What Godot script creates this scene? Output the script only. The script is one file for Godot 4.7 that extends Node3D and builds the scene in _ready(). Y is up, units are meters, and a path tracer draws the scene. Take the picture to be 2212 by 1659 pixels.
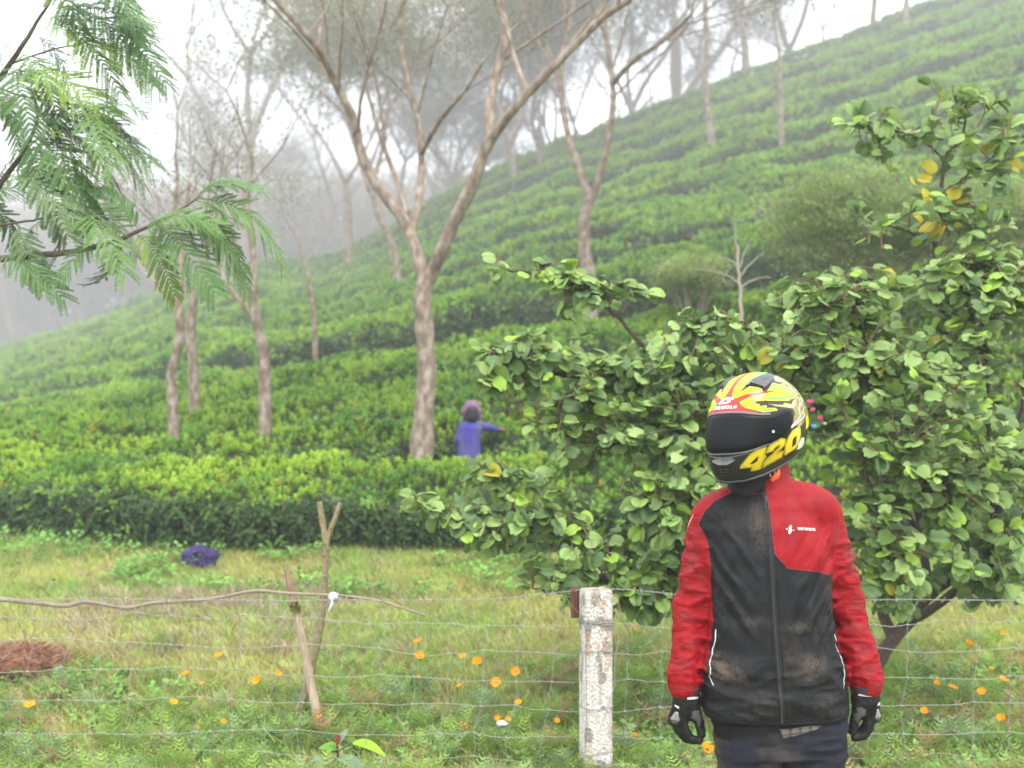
extends Node3D
# A tea-garden hillside in mist: meadow, wire fence, shrub, rider with helmet. y is up, the camera looks along -z.
# "D" below is distance in front of the camera (D = -z); X is to the right.

const EYE := 1.5
const F := 2376.0            # focal length in the units of a 2212-wide picture
var rng := RandomNumberGenerator.new()
var na := FastNoiseLite.new()
var nb := FastNoiseLite.new()
var used := {}
var M := {}

# ---------------------------------------------------------------- helpers
func spot(px: float, py: float, d: float) -> Vector3:
	return Vector3((px - 1106.0) / F * d, EYE + (1013.0 - py) / F * d, -d)

func numbered(n: String) -> String:
	if not used.has(n):
		used[n] = 0
		return n
	used[n] += 1
	return "%s_%03d" % [n, used[n]]

func tag(o: Node, label := "", category := "", group := "", kind := "") -> void:
	if label != "": o.set_meta("label", label)
	if category != "": o.set_meta("category", category)
	if group != "": o.set_meta("group", group)
	if kind != "": o.set_meta("kind", kind)

func thing(called: String, at: Vector3, label: String, category: String, group := "") -> Node3D:
	var o := Node3D.new()
	o.name = numbered(called)
	o.position = at
	add_child(o)
	tag(o, label, category, group)
	return o

func put_mesh(called: String, mesh: Mesh, mat: Material, parent: Node) -> MeshInstance3D:
	var o := MeshInstance3D.new()
	o.name = numbered(called) if parent == self else called
	o.mesh = mesh
	if mat: o.material_override = mat
	parent.add_child(o, true)
	return o

func commit(st: SurfaceTool, called: String, mat: Material, parent: Node) -> MeshInstance3D:
	return put_mesh(called, st.commit(), mat, parent)

func begin() -> SurfaceTool:
	var st := SurfaceTool.new()
	st.begin(Mesh.PRIMITIVE_TRIANGLES)
	return st

func rnd(a: float, b: float) -> float:
	return rng.randf_range(a, b)

func lin(r: float, g: float, b: float) -> Color:
	return Color(r, g, b).linear_to_srgb()

func mat(r: float, g: float, b: float, rough := 0.8, spec := 0.4) -> StandardMaterial3D:
	var m := StandardMaterial3D.new()
	m.albedo_color = lin(r, g, b)
	m.roughness = rough
	m.metallic_specular = spec
	return m

func leafy(rough := 0.5, through := 0.5, spec := 0.4) -> StandardMaterial3D:
	var m := StandardMaterial3D.new()
	m.albedo_color = Color.WHITE
	m.vertex_color_use_as_albedo = true
	m.roughness = rough
	m.metallic_specular = spec
	m.cull_mode = BaseMaterial3D.CULL_DISABLED
	m.backlight_enabled = true
	m.backlight = lin(through, through, through)
	return m

func noise_tex(seed_: int, freq: float, ramp: Array, size := 256, octaves := 4) -> NoiseTexture2D:
	var n := FastNoiseLite.new()
	n.seed = seed_
	n.frequency = freq
	n.fractal_octaves = octaves
	var t := NoiseTexture2D.new()
	t.width = size
	t.height = size
	t.seamless = true
	t.noise = n
	if ramp.size():
		var g := Gradient.new()
		g.offsets = PackedFloat32Array(ramp.map(func(a): return a[0]))
		g.colors = PackedColorArray(ramp.map(func(a): return lin(a[1], a[2], a[3])))
		t.color_ramp = g
	return t

func tube(st: SurfaceTool, pts: Array, radii: Array, sides := 7, col := Color.WHITE, cap := true) -> void:
	var prev: Array = []
	var up := Vector3(0.13, 0.2, 0.97)
	var n := pts.size()
	for i in n:
		var p: Vector3 = pts[i]
		var dir: Vector3 = (pts[mini(i + 1, n - 1)] - pts[maxi(i - 1, 0)]).normalized()
		var a := dir.cross(up)
		if a.length() < 0.05: a = dir.cross(Vector3(1, 0, 0))
		a = a.normalized()
		var b := dir.cross(a).normalized()
		up = a.cross(dir) * -1.0 if false else up
		var ring: Array = []
		for k in sides:
			var t := TAU * k / sides
			var nn := a * cos(t) + b * sin(t)
			ring.append([p + nn * radii[i], nn])
		if i > 0:
			for k in sides:
				var k2 := (k + 1) % sides
				for q in [prev[k], ring[k], prev[k2], prev[k2], ring[k], ring[k2]]:
					st.set_color(col)
					st.set_normal(q[1])
					st.add_vertex(q[0])
		prev = ring
		if cap and (i == 0 or i == n - 1):
			var nn := dir * (-1.0 if i == 0 else 1.0)
			for k in sides:
				var k2 := (k + 1) % sides
				var tri := [p, ring[k][0], ring[k2][0]] if i == 0 else [p, ring[k2][0], ring[k][0]]
				for q in tri:
					st.set_color(col)
					st.set_normal(nn)
					st.add_vertex(q)

func smooth_line(pts: Array, per := 4) -> Array:
	var out: Array = []
	var n := pts.size()
	for i in n - 1:
		var p0 = pts[maxi(i - 1, 0)]
		var p3 = pts[mini(i + 2, n - 1)]
		for k in per:
			out.append(pts[i].cubic_interpolate(pts[i + 1], p0, p3, float(k) / per))
	out.append(pts[n - 1])
	return out

func ramp(a: float, b: float, n: int) -> Array:
	var out: Array = []
	for i in n: out.append(lerpf(a, b, float(i) / maxi(n - 1, 1)))
	return out

func limb(st: SurfaceTool, pts: Array, r0: float, r1: float, sides := 7, per := 4, col := Color.WHITE, wob := 0.0) -> Array:
	var line := smooth_line(pts, per)
	if wob > 0.0:
		for i in range(1, line.size() - 1):
			line[i] += Vector3(rnd(-wob, wob), rnd(-wob, wob), rnd(-wob, wob))
	tube(st, line, ramp(r0, r1, line.size()), sides, col)
	return line

func tri(st: SurfaceTool, a: Vector3, b: Vector3, c: Vector3, col: Color) -> void:
	var n := (c - a).cross(b - a).normalized()
	for v in [a, b, c]:
		st.set_color(col)
		st.set_normal(n)
		st.add_vertex(v)

# a folded leaf: stalk end a, tip b, half width w, side vector s, up vector n, fold depth
func leaf(st: SurfaceTool, a: Vector3, b: Vector3, s: Vector3, n: Vector3, w: float, col: Color, fold := 0.25, droop := 0.1) -> void:
	var l := (b - a).length()
	var m := a.lerp(b, 0.42) + n * droop * l
	var e1 := m + s * w + n * fold * w
	var e2 := m - s * w + n * fold * w
	tri(st, a, e1, m, col)
	tri(st, m, e1, b, col)
	tri(st, a, m, e2, col)
	tri(st, m, b, e2, col)

func many(called: String, mesh: Mesh, mt: Material, xf: Array, cols: Array, parent: Node) -> MultiMeshInstance3D:
	var mm := MultiMesh.new()
	mm.transform_format = MultiMesh.TRANSFORM_3D
	mm.use_colors = true
	mm.mesh = mesh
	mm.instance_count = xf.size()
	for i in xf.size():
		mm.set_instance_transform(i, xf[i])
		mm.set_instance_color(i, cols[i])
	var o := MultiMeshInstance3D.new()
	o.name = numbered(called) if parent == self else called
	o.multimesh = mm
	o.material_override = mt
	parent.add_child(o, true)
	o.set_meta("kind", "stuff")
	return o

func facing(up: Vector3, turn: float, size: float) -> Basis:
	var y := up.normalized()
	var x := y.cross(Vector3(0.31, 0.05, 0.95)).normalized()
	var z := x.cross(y)
	return Basis(x, y, z).rotated(y, turn) * Basis.from_scale(Vector3.ONE * size)

# ---------------------------------------------------------------- the lie of the land
func slope_at(x: float, d: float) -> float:
	var u := clampf(x / maxf(d, 1.0), -0.62, 0.8)
	var shoulder := 0.034 * exp(-pow((u + 0.15) / 0.075, 2.0)) * smoothstep(14.0, 26.0, d)     # the hill sinks to a lower shoulder at the left
	return maxf(0.367 + 0.489 * u - shoulder, 0.07)

func tea_level(x: float, d: float) -> float:        # where the tops of the tea stand
	var s := slope_at(x, d)
	var crest := 36.0
	if d <= crest:
		return 1.45 + s * (d - 8.5)
	var over := d - crest
	return 1.45 + s * (crest - 8.5 + 3.0 * (1.0 - exp(-over / 3.0))) - 0.012 * over * over - 0.12 * over

func meadow_level(d: float) -> float:
	if d < 3.6: return 0.0
	if d < 5.0: return 0.13 * (d - 3.6)
	return 0.182 + 0.2 * (d - 5.0)

func far_level(x: float, d: float) -> float:
	var r := maxf(0.0, d - 43.0 + 0.10 * x)
	return -3.0 + 29.0 * (1.0 - exp(-r * 0.40 / 29.0 * 1.25)) + 2.0 * na.get_noise_2d(x * 1.3, d * 1.3)

func ground_level(x: float, d: float) -> float:
	var g := meadow_level(minf(d, 8.6))
	if d > 8.3:
		var t := tea_level(x, d) - 0.62
		g = lerpf(meadow_level(d), t, smoothstep(8.3, 9.4, d))
	if d > 40.0:
		g = maxf(g, far_level(x, d))
	var amp := 0.035 if d < 9.0 else 0.08
	return g + amp * nb.get_noise_2d(x * 9.0, d * 9.0)

func _ready() -> void:
	# camera: level, its lens shifted up a little
	var cam := Camera3D.new()
	cam.name = "camera"
	add_child(cam)
	cam.position = Vector3(0, EYE, 0)
	var near := 0.05
	cam.set_frustum(near * 1659.0 / F, Vector2(0, near * 184.0 / F), near, 500.0)
	cam.current = true
	var ca := CameraAttributesPhysical.new()
	ca.frustum_focus_distance = FOCUS
	ca.exposure_aperture = APERTURE
	cam.attributes = ca
	# overcast sky
	var env := Environment.new()
	var sky := Sky.new()
	var sm := ProceduralSkyMaterial.new()
	sm.sky_top_color = Color(0.93, 0.96, 1.0)
	sm.sky_horizon_color = Color(0.95, 0.96, 0.985)
	sm.ground_horizon_color = Color(0.80, 0.81, 0.80)
	sm.ground_bottom_color = Color(0.42, 0.45, 0.38)
	sm.sky_curve = 0.2
	sky.sky_material = sm
	env.background_mode = Environment.BG_SKY
	env.sky = sky
	env.background_energy_multiplier = 1.0
	env.tonemap_mode = Environment.TONE_MAPPER_LINEAR
	env.tonemap_exposure = 4.0
	env.fog_enabled = true
	env.fog_density = 0.0032
	env.fog_light_color = Color(1.0, 0.99, 0.975)
	env.sdfgi_enabled = true
	env.ssao_enabled = true
	env.ssil_enabled = true
	var we := WorldEnvironment.new()
	we.name = "surroundings"
	we.environment = env
	add_child(we)
	var sun := DirectionalLight3D.new()
	sun.name = "sun"
	sun.light_energy = 0.35
	sun.light_angular_distance = 25.0
	sun.light_color = Color(1.0, 0.98, 0.94)
	sun.shadow_enabled = true
	sun.rotation_degrees = Vector3(-62, 24, 0)
	add_child(sun)
	var mist := FogVolume.new()          # a bank of mist lying in the valley and on the upper slope
	mist.name = "mist"
	mist.size = Vector3(240, 40, 182)
	mist.position = Vector3(-60, 6, -103)
	var mm := FogMaterial.new()
	mm.density = 0.0105
	mm.albedo = Color(0.99, 0.985, 0.98)
	mist.material = mm
	add_child(mist)
	tag(mist, "", "", "", "structure")
	env.volumetric_fog_enabled = true
	env.volumetric_fog_density = 0.0
	rng.seed = 7
	na.seed = 3
	na.frequency = 0.02
	nb.seed = 11
	nb.frequency = 0.05
	make_materials()
	make_ground()
	make_tea()
	make_trees()
	make_far_forest()
	make_grass()
	make_fence()
	make_shrub()
	make_feather_tree()
	make_small_things()
	make_worker()
	make_rider()

const FOCUS := 3.5
const APERTURE := 2.25

func make_materials() -> void:
	var g := StandardMaterial3D.new()
	g.albedo_texture = noise_tex(5, 0.02, [[0.0, 0.08, 0.085, 0.04], [0.35, 0.14, 0.17, 0.06], [0.6, 0.20, 0.20, 0.09], [1.0, 0.22, 0.16, 0.10]], 512, 5)
	g.uv1_triplanar = true
	g.uv1_world_triplanar = true
	g.uv1_scale = Vector3(0.6, 0.6, 0.6)
	g.roughness = 0.95
	M.ground = g
	M.tea = leafy(0.55, 0.6, 0.3)
	M.soft = leafy(0.6, 0.6, 0.25)
	M.gloss = leafy(0.5, 0.5, 0.35)
	var tw := StandardMaterial3D.new()
	tw.albedo_texture = noise_tex(8, 0.06, [[0.0, 0.02, 0.018, 0.012], [0.5, 0.035, 0.045, 0.02], [1.0, 0.05, 0.065, 0.03]], 256, 4)
	tw.uv1_triplanar = true
	tw.uv1_world_triplanar = true
	tw.uv1_scale = Vector3(2, 2, 2)
	tw.roughness = 0.9
	M.thicket = tw
	var bk := StandardMaterial3D.new()
	bk.albedo_texture = noise_tex(21, 0.016, [[0.0, 0.075, 0.058, 0.044], [0.35, 0.14, 0.105, 0.078], [0.52, 0.21, 0.15, 0.108], [0.64, 0.26, 0.215, 0.17], [1.0, 0.36, 0.325, 0.28]], 512, 5)
	bk.uv1_triplanar = true
	bk.uv1_world_triplanar = true
	bk.uv1_scale = Vector3(1.3, 0.75, 1.3)
	bk.heightmap_enabled = true
	bk.heightmap_texture = noise_tex(22, 0.03, [], 256, 5)
	bk.heightmap_scale = 0.9
	bk.vertex_color_use_as_albedo = true
	bk.roughness = 0.9
	M.bark = bk
	M.rust = mat(0.22, 0.11, 0.06, 0.8)

func make_ground() -> void:
	var ds: Array = []
	var d := -6.0
	while d < 200.0:
		ds.append(d)
		d += 0.35 if d < 14.0 else (0.8 if d < 46.0 else 3.5)
	var us: Array = []
	for i in 73: us.append(-1.0 + i / 36.0)
	var st := begin()
	for i in ds.size():
		for j in us.size():
			var dd: float = ds[i]
			var x: float = us[j] * (7.0 + 0.85 * maxf(dd, 0.0))
			st.set_normal(Vector3.UP)
			st.add_vertex(Vector3(x, ground_level(x, dd), -dd))
	var w := us.size()
	for i in ds.size() - 1:
		for j in w - 1:
			var a := i * w + j
			for q in [a, a + w, a + 1, a + 1, a + w, a + w + 1]: st.add_index(q)
	st.generate_normals()
	var o := commit(st, "ground", M.ground, self)
	tag(o, "", "", "", "structure")

# ---------------------------------------------------------------- tea
func sprig(kind: int) -> Mesh:
	var st := begin()
	var n := 9 if kind == 0 else 8
	for i in n:
		var t := TAU * i * 0.381966 + rnd(-0.3, 0.3)
		var lift := (0.25 + 0.95 * i / n) if kind == 0 else rnd(-0.25, 0.55)
		var out := Vector3(cos(t) * cos(lift), sin(lift), sin(t) * cos(lift))
		var base := Vector3(0, 0.02 + 0.075 * i / n, 0) if kind == 0 else Vector3(rnd(-0.03, 0.03), rnd(0, 0.07), rnd(-0.03, 0.03))
		var l := (0.085 - 0.035 * i / n) if kind == 0 else rnd(0.06, 0.085)
		var side := out.cross(Vector3.UP).normalized()
		var nn := side.cross(out).normalized()
		var k := (0.75 + 0.4 * i / n) if kind == 0 else rnd(0.75, 1.1)
		leaf(st, base, base + out * l, side, nn, l * 0.24, Color(k, k, k * 0.95), 0.3, 0.08)
	return st.commit()

# rows: [D at the middle, bow to the left, width, X from, X to]
func row_d(r: Array, x: float) -> float:
	var b := maxf(0.0, -x - 2.0)
	var loose := clampf((r[0] - 8.6) / 8.0, 0.12, 1.0)
	return r[0] + r[1] * b * b + loose * (0.75 * na.get_noise_2d(x * 9.0, r[0] * 31.0) + 0.40 * nb.get_noise_2d(x * 11.0, r[0] * 17.0))

func row_top(r: Array, x: float, t: float) -> float:      # t: 0 front .. 1 back
	var d: float = row_d(r, x)
	var ease: float = r[5]
	var lump := 0.09 * nb.get_noise_2d(x * 20.0, (d + t * r[2]) * 20.0) + (0.12 + 0.08 * clampf((r[0] - 10.0) / 8.0, 0.0, 1.0)) * na.get_noise_2d(x * 28.0, (d + t) * 28.0)
	return tea_level(x, d + r[2] * (0.5 * (1.0 - ease) + t * ease)) + lump - 0.09 * pow(clampf(1.0 - 2.2 * t, 0.0, 1.0), 2.0) - 0.04 * pow(clampf(2.0 * t - 1.0, 0.0, 1.0), 3.0) - r[6]

func make_tea() -> void:
	var rows := [
		[8.35, 0.17, 1.05, -6.2, 7.6, 1.0, 0.08], [9.70, 0.15, 0.66, -6.8, 8.0, 0.9, 0.06], [10.45, 0.11, 1.50, -7.6, 8.4, 0.85, 0.02], [12.05, 0.07, 1.40, -9.2, 9.2, 0.8, 0.03],
		[13.6, 0.06, 1.5, -11, -3.4, 0.7, 0.12],
		[14.9, 0.07, 1.58, -18.0, 11.0, 0.75, 0.0], [16.65, 0.065, 1.48, -18.0, 12.0, 0.72, 0.0], [18.3, 0.06, 1.72, -18.0, 13.0, 0.72, 0.0], [20.2, 0.055, 1.82, -18.0, 14.0, 0.70, 0.0],
		[22.2, 0.05, 2.35, -18.0, 15.5, 0.72, 0.0], [24.8, 0.04, 2.85, -19.0, 17.0, 0.74, 0.0], [27.9, 0.03, 3.2, -20.0, 18.6, 0.76, 0.0], [31.4, 0.04, 3.3, -18.0, 20.6, 0.78, 0.0], [35.0, 0.02, 3.4, -18.0, 22.4, 0.8, 0.0]]
	var names := [
		"broad flat-topped tea hedge at the edge of the grass meadow, nearest of all the rows", "second tea hedge from the meadow, directly behind the tea plucker", "third tea hedge from the meadow, rising behind the foot of the tallest forked tree",
		"fourth tea hedge up from the meadow, just below the grassy path", "short misty tea hedge on the left between the fourth row and the grass terrace",
		"tea hedge with a tall dark face just above the grassy path on the slope", "tea hedge, second row above the grassy path", "tea hedge, third row above the grassy path",
		"tea hedge, fourth row above the grassy path", "tea hedge in the middle of the slope, fifth row above the path", "tea hedge high on the slope, sixth row above the path",
		"tea hedge high on the slope, seventh row above the path", "misty tea hedge just below the crest row", "misty tea hedge along the crest of the hill, farthest of all the rows"]
	var flush := [sprig(0), sprig(0)]
	var old := [sprig(1), sprig(1)]
	for k in rows.size():
		var r: Array = rows[k]
		var o := thing("tea_hedge", Vector3.ZERO, names[k], "tea hedge", "clipped tea hedges on the hillside")
		var far: float = clampf((r[0] - 8.0) / 20.0, 0.0, 1.0)
		# the woody inside
		var st := begin()
		var nx := int((r[4] - r[3]) * (5.0 if k < 5 else 2.5))
		var prof := [[0.10, -1.0], [0.02, -0.35], [0.05, -0.12], [0.3, -0.10], [0.7, -0.10], [0.95, -0.14], [1.0, -1.0]]
		for i in nx + 1:
			var x: float = lerpf(r[3], r[4], float(i) / nx)
			var d0 := row_d(r, x)
			for p in prof:
				var t: float = p[0]
				var dd: float = d0 + t * r[2] + 0.10
				var y: float
				if p[1] <= -0.9: y = ground_level(x, dd) - 0.1
				else: y = row_top(r, x, t) + p[1] + 0.05 * nb.get_noise_2d(x * 60.0, dd * 60.0)
				st.set_normal(Vector3.UP)
				st.add_vertex(Vector3(x, y, -dd))
		var w := prof.size()
		for i in nx:
			for j in w - 1:
				var a := i * w + j
				for q in [a, a + 1, a + w, a + w, a + 1, a + w + 1]: st.add_index(q)
		st.generate_normals()
		commit(st, "branches", M.thicket, o)
		# leaves: top, then front face, its dark green partly painted canopy shade
		var xa: Array = []
		var ca: Array = []
		var xb: Array = []
		var cb: Array = []
		var dens := lerpf(330.0, 52.0, pow(far, 0.7))
		var size := lerpf(0.70, 1.65, far)
		var n := int((r[4] - r[3]) * r[2] * dens * 1.25)
		for i in n:
			var x := rnd(r[3], r[4])
			var t := rnd(0.0, 1.0)
			if k > 4 and rng.randf() < 0.10: t = 1.0 + rnd(0.0, 0.22) * clampf(0.5 + 2.0 * nb.get_noise_2d(x * 9.0, r[0] * 9.0), 0.0, 1.0)
			var p := Vector3(x, row_top(r, x, t) - 0.05 + rnd(-0.035, 0.02), -(row_d(r, x) + t * r[2]))
			var up := Vector3(rnd(-0.35, 0.35), 1.0, rnd(-0.2, 0.45))
			var patch := clampf(0.5 + 1.1 * nb.get_noise_2d(p.x * 16.0, p.z * 16.0) + rnd(-0.25, 0.25), 0.0, 1.0)
			var c := Color(0.13, 0.27, 0.045).lerp(Color(0.37, 0.53, 0.06), patch)
			if k > 1: c = c.lerp(Color(0.13, 0.255, 0.065), 0.35 if k < 4 else 0.42) * (1.0 if k < 4 else 1.1)  # farther rows: shadier, hazier slope put into a duller leaf colour
			if rng.randf() < 0.10: c = Color(0.08, 0.15, 0.04)
			if rng.randf() < 0.02: c = Color(0.35, 0.34, 0.05)
			xa.append(Transform3D(facing(up, rnd(0, TAU), size * rnd(0.75, 1.25)), p))
			ca.append(c)
		var m := int((r[4] - r[3]) * dens * (0.62 + 0.02 * k) * 1.35)
		for i in m:
			var x := rnd(r[3], r[4])
			var v := pow(rng.randf(), 1.15)
			var d := row_d(r, x)
			var top := row_top(r, x, 0.0) - 0.02
			var bot := ground_level(x, d) + 0.04
			var p := Vector3(x, lerpf(top, bot, v), -(d + rnd(-0.06, 0.07) + 0.10 * v * v))
			var up := Vector3(rnd(-0.7, 0.7), rnd(-0.1, 0.7), rnd(0.4, 1.0))
			var c := Color(0.038, 0.075, 0.034).lerp(Color(0.08, 0.145, 0.045), rng.randf())  # mature green, deepened to carry the shade under the canopy
			if rng.randf() < 0.32 * pow(1.0 - v, 3.0): c = Color(0.18, 0.32, 0.06)  # young and lit leaves near the top edge, fading downwards
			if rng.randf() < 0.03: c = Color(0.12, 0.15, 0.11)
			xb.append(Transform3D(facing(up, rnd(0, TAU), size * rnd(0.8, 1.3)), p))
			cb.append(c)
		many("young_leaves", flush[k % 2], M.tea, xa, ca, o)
		many("shaded_mature_leaves", old[k % 2], M.tea, xb, cb, o)
		if k == 0:           # bare stems under the near hedge
			var ss := begin()
			for i in 150:
				var x := rnd(r[3], r[4])
				var d := row_d(r, x) + rnd(0.0, 0.25)
				var g := ground_level(x, d)
				var b := Vector3(x, g - 0.05, -d)
				var c := b + Vector3(rnd(-0.15, 0.15), rnd(0.35, 0.5), rnd(-0.1, 0.12))
				limb(ss, [b, b.lerp(c, 0.5) + Vector3(rnd(-0.05, 0.05), 0, rnd(-0.05, 0.05)), c], rnd(0.008, 0.016), 0.005, 5, 2, Color(0.5, 0.45, 0.42))
			commit(ss, "stems", M.bark, o)

# ---------------------------------------------------------------- shade trees
func spray(n: int, reach: float, size: float) -> Mesh:
	var st := begin()
	for i in n:
		var a := rnd(0, TAU)
		var r := reach * sqrt(rng.randf())
		var p := Vector3(cos(a) * r, rnd(-0.14, 0.1) * reach - 0.25 * r * r / reach, sin(a) * r)
		var dir := Vector3(cos(a + rnd(-0.9, 0.9)), rnd(-0.5, 0.2), sin(a + rnd(-0.9, 0.9))).normalized()
		var side := dir.cross(Vector3.UP).normalized()
		var k := rnd(0.75, 1.2)
		leaf(st, p, p + dir * size * rnd(0.7, 1.3), side, side.cross(dir), size * 0.27, Color(k, k, k), 0.1, 0.0)
	return st.commit()

func grow(st: SurfaceTool, p: Vector3, dir: Vector3, l: float, r: float, lv: int, tips: Array) -> void:
	var pts := [p]
	var d := dir.normalized()
	for i in 3:
		d = (d + Vector3(rnd(-0.22, 0.22), rnd(-0.04, 0.16), rnd(-0.22, 0.22))).normalized()
		pts.append(pts[-1] + d * l / 3.0)
	tube(st, smooth_line(pts, 2), ramp(r, r * 0.6, 7), 6 if r > 0.03 else 4, Color.WHITE, false)
	if lv <= 0:
		tips.append([pts[2], d])
		tips.append([pts[3], d])
		return
	if lv == 1: tips.append([pts[3], d])
	var n := 2 if rng.randf() < 0.65 else 3
	var off := rnd(0, TAU)
	for i in n:
		var a := off + TAU * i / n
		var side := Vector3(cos(a), rnd(-0.1, 0.25), sin(a))
		grow(st, pts[3], d + side * rnd(0.45, 0.85), l * rnd(0.62, 0.85), r * 0.58, lv - 1, tips)
	if rng.randf() < 0.7:
		grow(st, pts[2], d + Vector3(rnd(-1, 1), rnd(0.0, 0.4), rnd(-1, 1)) * 0.9, l * 0.6, r * 0.42, lv - 1, tips)

func crown(o: Node, tips: Array, per: int, spread: float, size: float, col: Color) -> void:
	var xf: Array = []
	var cs: Array = []
	for t in tips:
		if spread < 0.58 and rng.randf() < 0.45: continue
		for i in per:
			var p: Vector3 = t[0] + Vector3(rnd(-1, 1), rnd(-0.45, 0.5), rnd(-1, 1)) * spread
			xf.append(Transform3D(facing(Vector3(rnd(-0.5, 0.5), 1, rnd(-0.5, 0.5)), rnd(0, TAU), size * rnd(0.7, 1.3)), p))
			var k := rnd(0.7, 1.35)
			cs.append(Color(col.r * k * rnd(0.9, 1.15), col.g * k, col.b * k))
	many("crown", M.spray, M.soft, xf, cs, o)

# limbs: each [[x, y, dz], ... in picture units], r0, r1, twigs; the base comes first
func drawn_tree(called: String, d: float, limbs: Array, label: String, col: Color, twig := 1.2, lv := 2, per := 3, spread := 0.35, size := 1.0) -> void:
	var f: Array = limbs[0][0]
	var foot := spot(f[0][0], f[0][1], d)
	foot.y = ground_level(foot.x, d) - 0.1
	var o := thing(called, foot, label, "tree", "shade trees among the tea")
	var st := begin()
	var ss := begin()
	var tips: Array = []
	for i in limbs.size():
		var lm: Array = limbs[i]
		var pts: Array = []
		for q in lm[0]: pts.append(spot(q[0], q[1], d + q[2]) - foot)
		if i == 0: pts[0] = Vector3(pts[0].x, 0, pts[0].z)
		var line := smooth_line(pts, 5)
		var rr := ramp(lm[1], lm[2], line.size())
		for k in rr.size(): rr[k] *= (1.0 + 0.22 * na.get_noise_2d(k * 37.0 + i * 91.0, d * 50.0)) * (1.0 + (0.45 * exp(-k / 2.2) if i == 0 else 0.0))
		tube(st if i == 0 else ss, line, rr, 12 if i == 0 else 9, Color.WHITE, false)
		var m: int = lm[3]
		for k in m:
			var at := clampf(1.0 - float(k) / m * 0.62 + rnd(-0.04, 0.04), 0.0, 1.0)
			var idx := clampi(int(at * (line.size() - 1)), 1, line.size() - 1)
			var along: Vector3 = (line[idx] - line[idx - 1]).normalized()
			var out := Vector3(rnd(-1, 1), rnd(-0.1, 0.6), rnd(-1, 1)).normalized()
			grow(ss, line[idx], along * (1.0 if k == 0 else 0.55) + out * 0.7, twig * rnd(0.6, 1.1), rr[idx] * (0.75 if k == 0 else 0.42), lv, tips)
	commit(st, "trunk", M.bark, o)
	commit(ss, "limbs", M.bark, o)
	if tips.size(): crown(o, tips, per, spread, size, col)

# a whole tree of the same kind from its height alone
func made_tree(called: String, at: Vector3, h: float, r: float, fork: float, lean: Vector3, lv: int, label: String, col: Color, per := 3, spread := 0.8, size := 2.4, group := "shade trees among the tea") -> void:
	var o := thing(called, at, label, "tree", group)
	var st := begin()
	var ss := begin()
	var tips: Array = []
	var top := Vector3(lean.x, 1, lean.z) * fork * h
	var line := smooth_line([Vector3(0, -0.3, 0), top * 0.4 + Vector3(rnd(-0.03, 0.03), 0, 0) * h, top * 0.75 + Vector3(rnd(-0.02, 0.02), 0, 0) * h, top], 4)
	tube(st, line, ramp(r, r * 0.75, line.size()), 8, Color.WHITE, false)
	var n := 2 if rng.randf() < 0.5 else 3
	var off := rnd(0, TAU)
	for i in n:
		var a := off + TAU * i / n
		grow(ss, top, Vector3(cos(a) * 0.55, 1.0, sin(a) * 0.55) + lean, h * (1.0 - fork) * 0.42, r * 0.62, lv, tips)
	commit(st, "trunk", M.bark, o)
	commit(ss, "limbs", M.bark, o)
	crown(o, tips, per, spread, size, col)

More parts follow.
